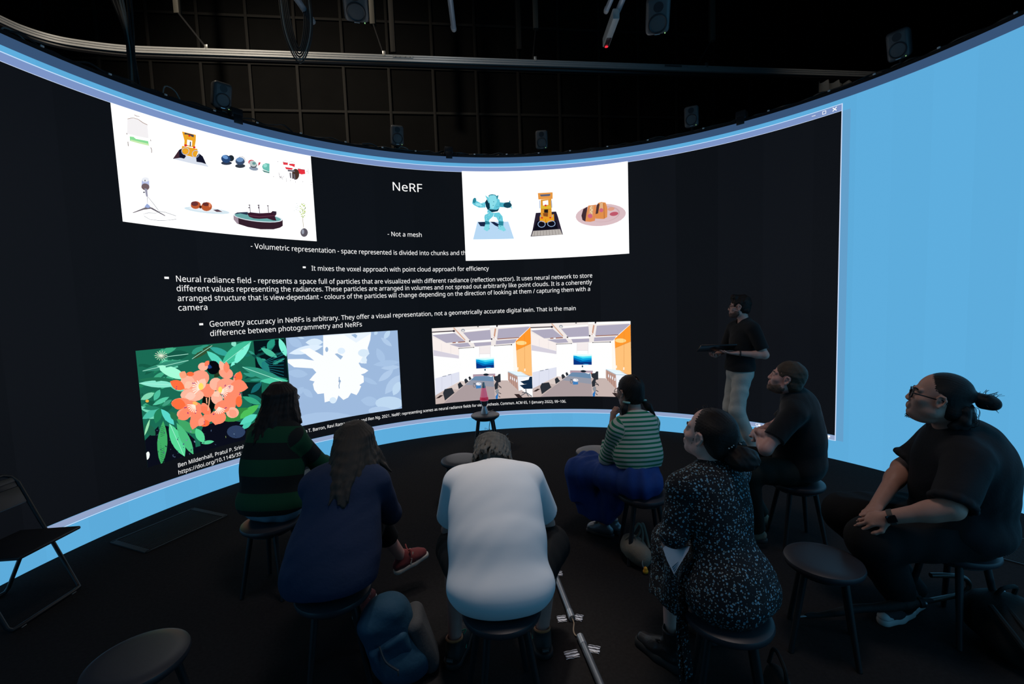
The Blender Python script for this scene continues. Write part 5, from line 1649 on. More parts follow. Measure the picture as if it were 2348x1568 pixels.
def clamp_camera(th, label):
    t = thing('sensor_box', on_top(th, RAD + .03), label, 'sensor', 'small black boxes clipped to the screen top')
    t.rotation_euler = (0, 0, -math.radians(th))
    mb = MB(); mb.box((0, -.03, .035), (.11, .11, .085), bev=.008); mb.build('case', softblack, t)
    mb = MB(); mb.box((0, -.086, -.035), (.085, .012, .09), bev=.003); mb.build('front_hook', softblack, t)
    return t
clamp_camera(-53.3, 'small black box clipped to the screen top just below the loudspeaker over the small-object picture')
clamp_camera(-15.3, 'small black box clipped to the lowest part of the screen top')
clamp_camera(42.0, 'small black box clipped to the screen top over the window buttons side')

# cables lying along the top edge
def edge_run(th0, th1, amp, seed, z=.045, rr=.03):
    r_ = random.Random(seed)
    pts = []
    n = int(abs(th1 - th0) / 1.6)
    for i in range(n + 1):
        th = math.radians(th0 + (th1 - th0) * i / n)
        q = RAD + rr + r_.uniform(-.01, .05)
        pts.append((CX + q * math.sin(th), CY + q * math.cos(th), TOP + z + max(0, r_.gauss(0, amp))))
    return pts
cr_ = cable_thing('edge_cables', 'black cables lying in a tangle along the top edge of the screen',
                  [edge_run(-84, -20, .016, 1), edge_run(-84, 84, .008, 2, .05, .05), edge_run(-24, 40, .012, 3), edge_run(36, 84, .01, 5), edge_run(-70, -44, .03, 6, .06), edge_run(-32, -8, .02, 7, .05)],
                  .008, cabm, on_top(0))
tagm = principled('white_cable_tag', (.7, .7, .7), .5)
r_ = random.Random(9)
for th in (-76, -69, -62, -57, -49, -43, -36, -27.5, -22, -16, -9, -3, 3, 10, 17, 26, 36, 47, 55, 60, 68, 75):
    p = Vector(on_top(th + r_.uniform(-1, 1), RAD + .004)) - cr_.location + Vector((0, 0, .006))
    mb = MB(); mb.box(p, (.022, .012, .014), Matrix.Rotation(-math.radians(th), 3, 'Z'), bev=.002); mb.build('connector', tagm, cr_)
for (th, h) in ((-61.5, .11), (-54, .05), (-24, .06), (-78, .05)):
    a = Vector(on_top(th - 1.2)) - cr_.location; b = Vector(on_top(th + 1.2)) - cr_.location
    mb = MB(); mb.tube(smooth_path([a, (a * .8 + b * .2) + Vector((0, 0, h)), (a * .3 + b * .7) + Vector((0, 0, h * .9)), b + Vector((0, 0, .01))]), .006, 6); mb.build('looped_cable', greycab, cr_)
# ------------------------------------------------------------------ stools
leather = principled('black_leather', (.026, .026, .031), .42, spec=.5, bump=(220, .03))
legm = principled('black_leg', (.012, .012, .013), .5, spec=.4)
def make_stool(loc, label):
    t = thing('stool', loc, label, 'stool', 'round black stools')
    mb = MB()
    mb.lathe([(0, .402), (.12, .402), (.155, .408), (.171, .420), (.176, .434), (.172, .447), (.155, .455), (.12, .4585), (.07, .4595), (0, .460)], (0, 0, 0), 48)
    mb.build('seat', leather, t)
    for k in range(4):
        a = math.radians(15 + 90 * k)
        mb = MB(); mb.tube([(.115 * math.cos(a), .115 * math.sin(a), .404), (.195 * math.cos(a), .195 * math.sin(a), .004)], [.017, .0125], 12); mb.build('leg', legm, t)
    mb = MB(); mb.lathe([(.13, .388), (.13, .404), (0, .404)], (0, 0, 0), 32); mb.build('mounting_plate', legm, t)
    return t
STOOLS = [
    ((1.522, 2.20), .0, 'empty black stool beside the crossed legs of the person with a hair bun'),
    ((-.363, 5.55), .5, 'black stool by the screen with a pink lava lamp on it'),
    ((-.485, 3.919), .2, 'empty black stool partly hidden behind the white T-shirt wearer'),
    ((.71, 4.0), .8, 'empty black stool just beyond the person in a green striped top'),
    ((-1.52, 1.70), .3, 'empty black stool nearest the camera, cut by the picture edge'),
    ((-1.60, 2.86), .4, 'black stool under the person in the dark green rugby-striped shirt'),
    ((-.90, 2.10), .9, 'black stool under the person in the navy jacket'),
    ((-.09, 1.93), .78, 'black stool under the person in the white T-shirt'),
    ((.87, 3.08), .5, 'black stool under the person in the striped top and blue skirt'),
    ((.868, 1.83), .2, 'black stool under the person in the floral dress'),
    ((2.00, 3.18), .4, 'black stool under the bearded person with folded arms'),
    ((2.26, 2.28), .7, 'black stool under the person with glasses and a hair bun'),
]
proto = None
for (xy, rz, lab) in STOOLS:
    if proto is None:
        proto = make_stool((*xy, 0), lab)
    else:
        dup(proto, (*xy, 0), rz, lab)

# ------------------------------------------------------------------ folding chair
fc = thing('folding_chair', (-3.1, 2.75, 0), 'black folding chair standing alone at the dark side of the stage', 'chair')
def loc_(p): return Vector(p) - Vector((-3.1, 2.75, 0))
rf = .012
frontm = [loc_(p) for p in ((-3.275, 2.5, .74), (-2.965, 2.5, .03), (-2.945, 2.51, .012), (-2.94, 2.54, .012), (-2.94, 2.88, .012), (-2.945, 2.92, .014), (-2.965, 2.93, .03), (-3.275, 2.93, .74))]
fr = MB(); fr.tube(frontm, rf, 10)
fr.tube([loc_(p) for p in ((-3.275, 2.5, .74), (-3.295, 2.52, .785), (-3.305, 2.56, .805), (-3.305, 2.87, .805), (-3.295, 2.91, .785), (-3.275, 2.93, .74))], rf, 10)
fr.build('front_frame', softblack, fc)
fr = MB(); fr.tube([loc_(p) for p in ((-3.20, 2.535, .41), (-3.385, 2.535, .04), (-3.40, 2.545, .014), (-3.405, 2.58, .012), (-3.405, 2.85, .012), (-3.40, 2.885, .014), (-3.385, 2.895, .04), (-3.20, 2.895, .41))], rf, 10)
fr.build('rear_frame', softblack, fc)
mb = MB(); mb.box(loc_((-3.07, 2.715, .425)), (.40, .385, .022), Matrix.Rotation(D2(-2), 3, 'Y'), bev=.02); mb.build('seat', softblack, fc)
mb = MB()
Rb = Matrix.Rotation(math.atan2(-.31, .71), 3, 'Y')
for (z, h) in ((.765, .035), (.665, .115)):
    mb.box(loc_((-3.275 + (.74 - z) * .4366 + .002, 2.715, z)), (.014, .40, h), Rb, bev=.005)
for q in (-1, 1):
    mb.box(loc_((-3.275 + .0, 2.715 + q * .135, .735)), (.014, .13, .04), Rb, bev=.004)
mb.build('backrest', softblack, fc)
for (x, y) in ((-2.94, 2.56), (-2.94, 2.87), (-3.405, 2.6), (-3.405, 2.83)):
    mb = MB(); mb.box(loc_((x, y, .009)), (.02, .03, .018), bev=.003); mb.build('foot_glide', grey, fc)

# ------------------------------------------------------------------ lava lamp and its cord
lamp = thing('lava_lamp', (-.368, 5.55, .4575), 'pink lava lamp with silver base and cap standing on a stool', 'lamp')
brushed = principled('brushed_silver', (.55, .57, .6), .35, .8)
mb = MB(); mb.lathe([(0, 0), (.051, 0), (.052, .006), (.026, .088), (.025, .094)], n=32); mb.build('base', brushed, lamp)
mb = MB(); mb.lathe([(.025, .094), (.030, .10), (.048, .158), (.050, .162), (0, .162)], n=32); mb.build('cup', principled('brushed_silver_dark', (.2, .22, .25), .35, .8), lamp)
mb = MB(); mb.lathe([(0, .163), (.0505, .163), (.052, .175), (.046, .215), (.036, .275), (.027, .322), (0, .322)], n=32)
mb.build('glass_bottle', principled('pink_lamp_liquid', (.62, .12, .22), .15, emit=(.75, .17, .3), emit_strength=.42), lamp)
mb = MB(); mb.lathe([(.053, .170), (.0535, .185), (.049, .208), (.03, .214), (0, .216)], n=32); mb.build('wax', principled('red_wax', (.6, .03, .08), .3, emit=(.62, .03, .1), emit_strength=.4), lamp)
mb = MB(); mb.lathe([(.0275, .322), (.027, .328), (.016, .385), (.014, .392), (0, .394)], n=32); mb.build('cap', brushed, lamp)
mb = MB(); mb.tube(smooth_path([(-.32, 5.60, .46), (-.27, 5.73, .455), (-.30, 5.76, .38), (-.33, 5.70, .2), (-.28, 5.74, .05), (-.2, 5.9, .008), (-.1, 6.2, .008)]), .004, 6)
tag(mb.build('power_cord', cabm), 'thin black cord hanging from the lava lamp behind its stool', 'cord')

# ------------------------------------------------------------------ floor: vents, conduit, tape
ventm = principled('black_vent_metal', (.010, .010, .010), .8, 0)
def floor_vent(loc, rz, w, d, label):
    t = thing('floor_vent', loc, label, 'vent', 'vent grilles in the floor', rz)
    mb = MB()
    for (x, y, a, b) in ((0, -d / 2, w, .02), (0, d / 2, w, .02), (-w / 2, 0, .02, d), (w / 2, 0, .02, d)):
        mb.box((x, y, .004), (a + .02, b, .008))
    mb.build('frame', ventm, t)
    mb = MB()
    n = int(d / .022)
    for i in range(n):
        mb.box((0, -d / 2 + d * (i + .5) / n, .003), (w, .009, .006))
    mb.build('grille', ventm, t)
floor_vent((-2.93, 3.74, 0), D2(67), .62, .46, 'square vent grille in the floor close to the screen beyond the folding chair')
floor_vent((3.35, 2.98, 0), D2(-50), .6, .44, 'vent grille in the floor under the plain blue side of the screen')

cond = principled('grey_conduit', (.33, .35, .38), .38, .85)
for (a, b, lab) in (((.215, 2.93, .019), (.279, 2.43, .019), 'silver floor tube just behind the white T-shirt wearer’s stool, farther piece'),
                    ((.302, 2.285, .019), (.385, 1.75, .019), 'silver floor tube running out of the picture, nearer piece')):
    t = thing('floor_tube', a, lab, 'tube', 'silver tubes taped to the floor')
    A = Vector(a); B = Vector(b) - A
    mb = MB(); mb.tube([(0, 0, 0), B], .0175, 16); mb.build('tube', cond, t)
    e = (0, 0, 0) if a[1] < 2.5 else B
    d = B.normalized() * (1 if a[1] < 2.5 else -1)
    mb = MB(); mb.tube([Vector(e) - d * .004, Vector(e) + d * .06], .0188, 16); mb.build('collar', brushed, t)
mb = MB(); mb.tube(smooth_path([(.279, 2.432, .019), (.285, 2.40, .012), (.276, 2.35, .006), (.282, 2.31, .008), (.302, 2.288, .019)]), .0035, 6)
tag(mb.build('wire', principled('tan_wire', (.3, .22, .15), .5)), 'thin brown wire linking the two silver floor tubes', 'wire')
tapem = bpy.data.materials.new('striped_tape'); tapem.use_nodes = True
nt = tapem.node_tree; b_ = nt.nodes['Principled BSDF']; b_.inputs['Roughness'].default_value = .35
tc = nt.nodes.new('ShaderNodeTexCoord'); wv = nt.nodes.new('ShaderNodeTexWave'); wv.inputs['Scale'].default_value = 18; wv.inputs['Distortion'].default_value = 3; wv.bands_direction = 'Y'
rp = nt.nodes.new('ShaderNodeValToRGB'); rp.color_ramp.elements[0].position = .35; rp.color_ramp.elements[0].color = (.02, .02, .03, 1); rp.color_ramp.elements[1].position = .5; rp.color_ramp.elements[1].color = (.75, .77, .85, 1)
nt.links.new(tc.outputs['Object'], wv.inputs['Vector']); nt.links.new(wv.outputs['Fac'], rp.inputs['Fac']); nt.links.new(rp.outputs['Color'], b_.inputs['Base Color'])
for (x, y, w, rz, lab) in ((.222, 2.45, .052, 5, 'striped silver tape piece on the left of the farther tube end'), (.318, 2.455, .045, -20, 'striped silver tape piece on the right of the farther tube end'),
                           (.243, 2.185, .072, 12, 'striped silver tape piece on the left of the nearer tube end'), (.36, 2.215, .062, -18, 'striped silver tape piece on the right of the nearer tube end'),
                           (.252, 2.885, .045, 0, 'striped silver tape scrap beside the seated white T-shirt wearer')):
    mb = MB()
    vs = []
    for i in range(7):
        for j in range(4):
            vs.append((-w / 2 + w * i / 6 + .003 * (j % 2), -.026 + .052 * j / 3, .0015 + .0025 * abs(math.sin(i * 2.1 + j))))
    mb.add(vs, [(i * 4 + j, i * 4 + 4 + j, i * 4 + 5 + j, i * 4 + 1 + j) for i in range(6) for j in range(3)], 0)
    o = mb.build('floor_tape', tapem, None, (x, y, .001)); o.rotation_euler = (0, 0, D2(rz))
    sm = o.modifiers.new('thick', 'SOLIDIFY'); sm.thickness = .0008
    tag(o, lab, 'tape', 'pieces of striped tape on the floor')
# ------------------------------------------------------------------ implicit surfaces for people, clothes and bags
V3 = lambda *a: np.array(a, float)
def _n(v):
    v = np.asarray(v, float)
    return v / (np.linalg.norm(v) + 1e-12)

class Field:
    """a smooth-blended solid made of tapered limbs and ellipsoids, turned into one continuous skin"""
    def __init__(s, cell=.005):
        s.cell, s.ops, s.disp = cell, [], []
    def cone(s, a, b, ra, rb, k=.02, sub=False, cut0=False, cut1=False, flat=None):
        a, b = np.asarray(a, float), np.asarray(b, float)
        R = max(ra, rb)
        def f(P):
            ba = b - a
            L2 = ba @ ba + 1e-12
            t0 = ((P - a) @ ba) / L2
            t = np.clip(t0, 0, 1)
            q = P - a - t[..., None] * ba
            if flat is not None:                      # (axis, factor): squash the section along an axis
                ax, fac = flat
                q = q + (q @ ax)[..., None] * ax * (1 / fac - 1)
            d = np.sqrt((q * q).sum(-1)) - (ra + (rb - ra) * t)
            L = math.sqrt(L2)
            if cut0:
                d = np.maximum(d, -t0 * L)
            if cut1:
                d = np.maximum(d, (t0 - 1) * L)
            return d
        s.ops.append((f, np.minimum(a, b) - R, np.maximum(a, b) + R, k, sub))
        return s
    def chain(s, pts, rs, k=.02, **kw):
        for i in range(len(pts) - 1):
            s.cone(pts[i], pts[i + 1], rs[i], rs[i + 1], k, **kw)
        return s
    def ell(s, c, r, R=None, k=.02, sub=False):
        c, r = np.asarray(c, float), np.asarray(r, float)
        R = np.eye(3) if R is None else np.asarray(R, float)
        e = np.sqrt(((R * r[None, :]) ** 2).sum(1))
        def f(P):
            q = (P - c) @ R
            k0 = np.sqrt(((q / r) ** 2).sum(-1))
            k1 = np.sqrt(((q / (r * r)) ** 2).sum(-1)) + 1e-9
            return k0 * (k0 - 1) / k1
        s.ops.append((f, c - e, c + e, k, sub))
        return s
    def box(s, c, h, R=None, r=.01, k=.01, sub=False):
        c, h = np.asarray(c, float), np.asarray(h, float)
        R = np.eye(3) if R is None else np.asarray(R, float)
        e = np.abs(R) @ h
        hh = np.maximum(h - r, 1e-4)
        def f(P):
            q = np.abs((P - c) @ R) - hh
            return np.sqrt((np.maximum(q, 0) ** 2).sum(-1)) + np.minimum(q.max(-1), 0) - r
        s.ops.append((f, c - e, c + e, k, sub))
        return s
    def keep(s, p, n, k=.004):
        """keep only the side of the plane the normal points away from"""
        p, n = np.asarray(p, float), _n(n)
        s.ops.append((lambda P: (P - p) @ n, None, None, k, 'keep'))
        return s
    def ripple(s, amp, fn):
        s.disp.append((amp, fn))
        return s
    def mesh(s, name, origin=(0, 0, 0), attr=None):
        c = s.cell
        add = [o for o in s.ops if o[4] is False]
        lo = np.min([o[1] for o in add], 0) - 3 * c
        hi = np.max([o[2] for o in add], 0) + 3 * c
        n = np.ceil((hi - lo) / c).astype(int) + 1
        F = np.full(n, .5, np.float32)
        ax = [lo[i] + c * np.arange(n[i]) for i in range(3)]
        def pts(sl):
            return np.stack(np.meshgrid(*[ax[i][sl[i]] for i in range(3)], indexing='ij'), -1)
        for (f, l, h, k, mode) in s.ops:
            if mode == 'keep':
                idx = np.nonzero(F < .02)
                P = np.stack([ax[i][idx[i]] for i in range(3)], -1)
                b = f(P)
                a = F[idx]
                q = np.maximum(k - np.abs(a - b), 0)
                F[idx] = np.maximum(a, b) + q * q / (4 * k)
                continue
            m = k + 3 * c
            i0 = np.clip(np.floor((l - m - lo) / c).astype(int), 0, n - 1)
            i1 = np.clip(np.ceil((h + m - lo) / c).astype(int) + 1, 1, n)
            sl = tuple(slice(i0[i], i1[i]) for i in range(3))
            if any(i1 <= i0):
                continue
            b = f(pts(sl)).astype(np.float32)
            a = F[sl]
            if mode:
                b = -b
                q = np.maximum(k - np.abs(a - b), 0)
                F[sl] = np.maximum(a, b) + q * q / (4 * k)
            else:
                q = np.maximum(k - np.abs(a - b), 0)
                F[sl] = np.minimum(a, b) - q * q / (4 * k)
        if s.disp:
            idx = np.nonzero(np.abs(F) < .03)
            P = np.stack([ax[i][idx[i]] for i in range(3)], -1)
            for (amp, fn) in s.disp:
                F[idx] += (amp * fn(P)).astype(np.float32)
        me = nets(F, lo, c, name, np.asarray(origin, float))
        if attr is not None:
            co = np.empty(len(me.vertices) * 3, np.float32)
            me.vertices.foreach_get('co', co)
            val = attr(co.reshape(-1, 3).astype(float) + np.asarray(origin, float)).astype(np.float32)
            at = me.attributes.new('band', 'FLOAT', 'POINT')
            at.data.foreach_set('value', val)
        return me
    def build(s, name, mats, parent=None, origin=(0, 0, 0), attr=None):
        return link(name, s.mesh(name, origin, attr), mats, parent)

def nets(F, lo, c, name, origin):
    """naive surface nets on a regular grid"""
    S = F < 0
    n = np.array(F.shape) - 1
    cnt = np.zeros(n, np.int8)
    offs = [(i, j, k) for i in (0, 1) for j in (0, 1) for k in (0, 1)]
    for (i, j, k) in offs:
        cnt += S[i:i + n[0], j:j + n[1], k:k + n[2]]
    act = (cnt > 0) & (cnt < 8)
    cells = np.argwhere(act)
    idm = np.full(n, -1, np.int32)
    idm[act] = np.arange(len(cells))
    val = np.stack([F[cells[:, 0] + i, cells[:, 1] + j, cells[:, 2] + k] for (i, j, k) in offs], 1).astype(float)
    acc = np.zeros((len(cells), 3))
    num = np.zeros(len(cells))
    oa = np.array(offs, float)
    for p in range(8):
        for q in range(p + 1, 8):
            if np.abs(oa[p] - oa[q]).sum() != 1:
                continue
            a, b = val[:, p], val[:, q]
            m = (a < 0) != (b < 0)
            t = np.where(m, a / np.where(m, a - b, 1), 0)[:, None]
            acc += np.where(m[:, None], oa[p] + (oa[q] - oa[p]) * t, 0)
            num += m
    co = lo + c * (cells + acc / num[:, None]) - origin
    quads = []
    for d in range(3):
        u, v = (d + 1) % 3, (d + 2) % 3
        sl0 = [slice(None)] * 3; sl1 = [slice(None)] * 3
        sl0[d] = slice(0, -1); sl1[d] = slice(1, None)
        A, B = S[tuple(sl0)], S[tuple(sl1)]
        e = np.argwhere(A != B)
        ok = (e[:, u] > 0) & (e[:, v] > 0) & (e[:, u] < n[u]) & (e[:, v] < n[v])
        e = e[ok]
        flip = A[tuple(e.T)]
        def at(du, dv):
            g = e.copy(); g[:, u] -= du; g[:, v] -= dv
            return idm[tuple(g.T)]
        q = np.stack([at(1, 1), at(0, 1), at(0, 0), at(1, 0)], 1)
        q[~flip] = q[~flip][:, ::-1]
        quads.append(q)
    Q = np.concatenate(quads)
    me = bpy.data.meshes.new(name)
    me.vertices.add(len(co)); me.loops.add(len(Q) * 4); me.polygons.add(len(Q))
    me.vertices.foreach_set('co', co.astype(np.float32).ravel())
    me.loops.foreach_set('vertex_index', Q.astype(np.int32).ravel())
    me.polygons.foreach_set('loop_start', np.arange(len(Q), dtype=np.int32) * 4)
    me.polygons.foreach_set('use_smooth', np.ones(len(Q), bool))
    me.update(calc_edges=True)
    return me

def folds(freq, seed, stretch=(1, 1, 1)):
    """soft irregular waves for cloth"""
    r = np.random.RandomState(seed)
    D = [_n(r.normal(size=3)) for _ in range(6)]
    ph = r.uniform(0, 6.28, 6)
    st = np.asarray(stretch, float)
    def fn(P):
        Q = P * st
        w = .25 * np.sin(Q @ D[5] * freq * .45 + ph[5])
        t = 0
        for i in range(3):
            t = t + np.sin(Q @ D[i] * freq * (1 + .55 * i) + ph[i] + 2.2 * np.sin(Q @ D[i + 2] * freq * .5 + ph[i + 2]) + w) / (1 + .5 * i)
        return t / 2
    return fn

# ------------------------------------------------------------------ anatomy
def rot_axes(yaw, pitch=0.0, roll=0.0):
    """columns right, forward, up; yaw turns left from +Y, pitch lifts the chin"""
    cy, sy = math.cos(yaw), math.sin(yaw)
    f0, r0, u0 = V3(-sy, cy, 0), V3(cy, sy, 0), V3(0, 0, 1)
    f = f0 * math.cos(pitch) + u0 * math.sin(pitch)
    u = u0 * math.cos(pitch) - f0 * math.sin(pitch)
    r = r0 * math.cos(roll) + u * math.sin(roll)
    u = u * math.cos(roll) - r0 * math.sin(roll)
    return np.stack([r, f, u], 1)

class Body:
    def __init__(s, **k):
        s.__dict__.update(dict(g=1.0, hs=1.0, sh=.17), **{a: b for a, b in k.items()})
        for a in ('P', 'N', 'H', 'sL', 'sR', 'eL', 'eR', 'wL', 'wR', 'kL', 'kR', 'aL', 'aR'):
            setattr(s, a, np.asarray(getattr(s, a), float))
        s.T = rot_axes(math.radians(s.yaw))                    # pelvis frame
        s.Hd = rot_axes(math.radians(s.hyaw), math.radians(s.hpitch), math.radians(getattr(s, 'hroll', 0)))
        s.up = _n(s.N - s.P)
        r = _n(s.sR - s.sL)
        f = _n(np.cross(s.up, r))
        s.R = np.stack([_n(np.cross(f, s.up)), f, s.up], 1)     # chest frame: right, forward, up
        hw = .085 * s.g ** .5
        s.hL = s.P - s.T[:, 0] * hw - V3(0, 0, .01)
        s.hR = s.P + s.T[:, 0] * hw - V3(0, 0, .01)
        s.origin = V3(*s.base, 0)
    def h(s, x, y, z):
        """point in head coordinates (right, forward, up from the ear centre)"""
        return s.H + s.Hd @ (V3(x, y, z) * s.hs)
    def t(s, x, y, z):
        """point in chest coordinates (right, forward, up from pelvis centre)"""
        return s.P + s.R @ V3(x, y, z)

def torso(F, b, inf=0.0, k=.06, belly=0.0, bulge=0.0):
    g = b.g
    L = np.linalg.norm(b.N - b.P)
    bend = -bulge
    F.ell(b.P + b.T @ V3(0, -.005, -.0), V3(.165 * g + inf, .115 * g + inf, .105 + inf), b.T, k)
    F.ell(b.t(0, bend * .7 + belly * .5, L * .30), V3(.135 * g + inf, (.095 + belly) * g + inf, .14 + inf), b.R, k)
    F.ell(b.t(0, bend, L * .62), V3(.155 * g + inf, .105 * g + inf, .17 + inf), b.R, k)
    mL, mR = b.sL * .8 + b.sR * .2, b.sL * .2 + b.sR * .8
    F.cone(mL, mR, .06 * g ** .5 + inf, .06 * g ** .5 + inf, k)
    F.ell(b.t(0, bend * .6 - .01, L * .84), V3(.135 * g + inf, .085 * g + inf, .10 + inf), b.R, k)
    nb = b.N - b.up * .01
    for sh in (b.sL, b.sR):
        F.cone(nb, nb * .25 + sh * .75 + b.up * .005, .048 + inf, .05 + inf, k * .7)
    return F

def neck(F, b, inf=0.0, k=.03):
    F.cone(b.N - b.up * .03, b.h(0, -.022, -.03), .058 * b.g ** .3 + inf, .052 * b.g ** .3 + inf, k)

def head(F, b, k=.018, ear=True, female=False, jaw=1.0):
    s, h, R = b.hs, b.h, b.Hd
    e = lambda c, r, kk=k, RR=R, sub=False: F.ell(h(*c), V3(*r) * s, RR, kk * s, sub)
    e((0, -.012, .038), (.075, .096, .088), .03)
    e((0, .028, -.035), (.058 * jaw, .064, .078), .03)
    e((0, .070, -.090), (.024 * jaw, .022, .020), .03)
    for q in (-1, 1):
        e((q * .047 * jaw, .008, -.062), (.020, .028, .022), .03)
        e((q * .043, .058, -.020), (.022, .022, .018), .025)
        e((q * .030, .092, .006), (.015, .012, .010), .012, sub=True)
        e((q * .031, .0775, .006), (.0138, .0138, .0125), .008)
        e((q * .031, .0945, .0055), (.0115, .0085, .0040), .003, sub=True)
        F.cone(h(q * .010, .085, .026), h(q * .046, .072, .027), .0085 * s, .007 * s, .014 * s)
        F.ell(h(q * .0125, .094, -.030), V3(.0085, .012, .008) * s, R, .008 * s)
        if ear:
            F.ell(h(q * .078, -.003, -.001), V3(.0065, .017, .027) * s, R @ rot_axes(-q * .35), .006 * s)
            rim = ((.079, .012, -.004), (.080, .0135, .013), (.083, .005, .0255), (.087, -.010, .024), (.089, -.0175, .009), (.086, -.012, -.012), (.082, -.001, -.026), (.079, .008, -.020))
            F.chain([h(q * a, y - .002, z) for a, y, z in rim], [.0042 * s, .0046 * s, .0050 * s, .0050 * s, .0048 * s, .0050 * s, .0068 * s, .0045 * s], .004 * s)
            F.ell(h(q * .0885, .002, -.006), V3(.008, .0065, .009) * s, R, .003 * s, True)
    F.cone(h(0, .086, .018), h(0, .1015, -.024), .0085 * s, .0115 * s, .014 * s)
    F.cone(h(-.017, .091, -.054), h(.017, .091, -.054), .0075 * s, .0075 * s, .010 * s)
    F.cone(h(-.014, .089, -.067), h(.014, .089, -.067), .0085 * s, .0085 * s, .008 * s)
    F.cone(h(-.024, .103, -.0605), h(.024, .103, -.0605), .0022 * s, .0022 * s, .003 * s, True)
    return F

def arm(F, b, side, inf=0.0, k=.025, r=(.050, .040, .027)):
    s_, e_, w_ = (getattr(b, a + side) for a in 'sew')
    g = b.g ** .6
    F.cone(s_, e_, r[0] * g + inf, r[1] * g + inf, k)
    F.cone(e_, w_, r[1] * g + inf, r[2] * g + inf, k)
    mid = e_ * .72 + w_ * .28
    F.ell(mid, V3(.040, .040, .055) * g + inf, np.stack([_n(np.cross(w_ - e_, V3(.3, .1, 1))), _n(np.cross(np.cross(w_ - e_, V3(.3, .1, 1)), w_ - e_)), _n(w_ - e_)], 1), k)

def leg(F, b, side, inf=0.0, k=.03, r=(.082, .056, .036)):
    h_, k_, a_ = (getattr(b, a + side) for a in 'hka')
    g = b.g ** .6
    F.cone(h_, k_, r[0] * g + inf, r[1] * g + inf, k)
    F.cone(k_, a_, (r[1] - .004) * g + inf, r[2] + inf, k)
    d = a_ - k_
    back = _n(np.cross(np.cross(d, k_ - h_ + V3(0, 0, .001)), d))
    c = k_ + d * .3 - back * .012
    z = _n(d)
    x = _n(np.cross(z, back))
    F.ell(c, V3(.047 * g + inf, .050 * g + inf, .115), np.stack([x, np.cross(z, x), z], 1), k)

def foot(F, a, d, k=.02, L=.2):
    d = _n(V3(d[0], d[1], d[2] if len(d) > 2 else 0))
    u = _n(V3(0, 0, 1) - d * d[2])
    heel = a - d * .035 - u * .045
    F.cone(a, heel, .036, .030, k)
    F.cone(heel, a + d * (L - .09) - u * .062, .030, .028, k)
    F.cone(a, a + d * (L - .09) - u * .058, .034, .026, k)

def hand(F, w, d, nrm, side, curl=(.5, .55, .6, .65), thumb=.5, s=1.0, spread=.12, k=.007, L=1.0):
    """palm, four fingers with knuckle bends and a thumb. d: wrist to knuckles, nrm: out of the back of the hand"""
    d = _n(d); nrm = _n(np.asarray(nrm, float) - d * (np.asarray(nrm, float) @ d))
    x = np.cross(d, nrm)                                       # towards the little finger or the thumb
    q = 1 if side == 'R' else -1
    th = -x * q if False else np.cross(nrm, d) * q * -1
    R = np.stack([th, nrm, d], 1)
    F.ell(w + d * .048 * s, V3(.038, .0155, .052) * s, R, .012)
    F.cone(w, w + d * .03 * s, .025 * s, .024 * s, .014, flat=(nrm, .78))
    lens = ((.043, .025, .020), (.047, .028, .021), (.044, .026, .020), (.034, .020, .018))
    for i in range(4):
        o = (1.5 - i) * .0195 * s
        base = w + d * (.088 - .004 * abs(i - 1)) * s + th * o
        dd = _n(d + th * (1.5 - i) * spread * .6)
        ang = 0
        p = base - dd * .012 * s
        rad = (.0092, .0086, .0078, .0068) if i < 3 else (.008, .0074, .0066, .0058)
        for j in range(3):
            ang += curl[i] * (.75, 1.1, .7)[j]
            v = dd * math.cos(ang) - nrm * math.sin(ang)
            ln = lens[i][j] * s * L + (.012 * s if j == 0 else 0)
            F.cone(p, p + v * ln, rad[j] * s, rad[j + 1] * s, k)
            p = p + v * ln
    p0 = w + d * .022 * s + th * .026 * s - nrm * .006 * s
    v1 = _n(d * .75 + th * .75 - nrm * (.3 + .3 * thumb))
    p1 = p0 + v1 * .040 * s
    v2 = _n(d * 1.0 + th * (.35 - .6 * thumb) - nrm * .45 * thumb)
    p2 = p1 + v2 * .030 * s
    p3 = p2 + _n(v2 - th * .25 * thumb) * .025 * s
    F.cone(p0, p1, .0145 * s, .0108 * s, .012)
    F.cone(p1, p2, .0105 * s, .0096 * s, k)
    F.cone(p2, p3, .0095 * s, .0075 * s, k)

def base_body(b, cell=.005, arms=True, female=False, jaw=1.0, belly=0.0, bulge=0.0, slim=-.012, feet=True, hands=None, ear=True):
    F = Field(cell)
    torso(F, b, slim, belly=belly, bulge=bulge)
    neck(F, b)
    for sd in 'LR':
        arm(F, b, sd, -.001)
        leg(F, b, sd, -.003)
        if feet:
            foot(F, getattr(b, 'a' + sd), getattr(b, 'f' + sd))
    head(F, b, female=female, jaw=jaw, ear=ear)
    for hd in (hands or []):
        hand(F, *hd)
    return F

def skin(name, c):
    return principled(name, c, .5, spec=.4, noise=(30, .10), bump=(220, .08))

def eyes(b, parent):
    white = principled('eye_white', (.7, .68, .66), .2)
    dark = principled('eye_iris', (.03, .02, .015), .15)
    for q in (-1, 1):
        c = b.h(q * .031, .0775, .006) - b.origin
        mb = MB()
        Rm = Matrix(b.Hd.tolist())
        mb.lathe([(0, -.0118), (.008, -.0088), (.0118, 0), (.0095, .007), (.0058, .0103)], c, 16, Rm @ Matrix.Rotation(-math.pi / 2, 3, 'X'))
        mb.lathe([(.0058, .0103), (.003, .0114), (0, .0118)], c, 16, Rm @ Matrix.Rotation(-math.pi / 2, 3, 'X'), 1)
        mb.build('eye', [white, dark], parent)

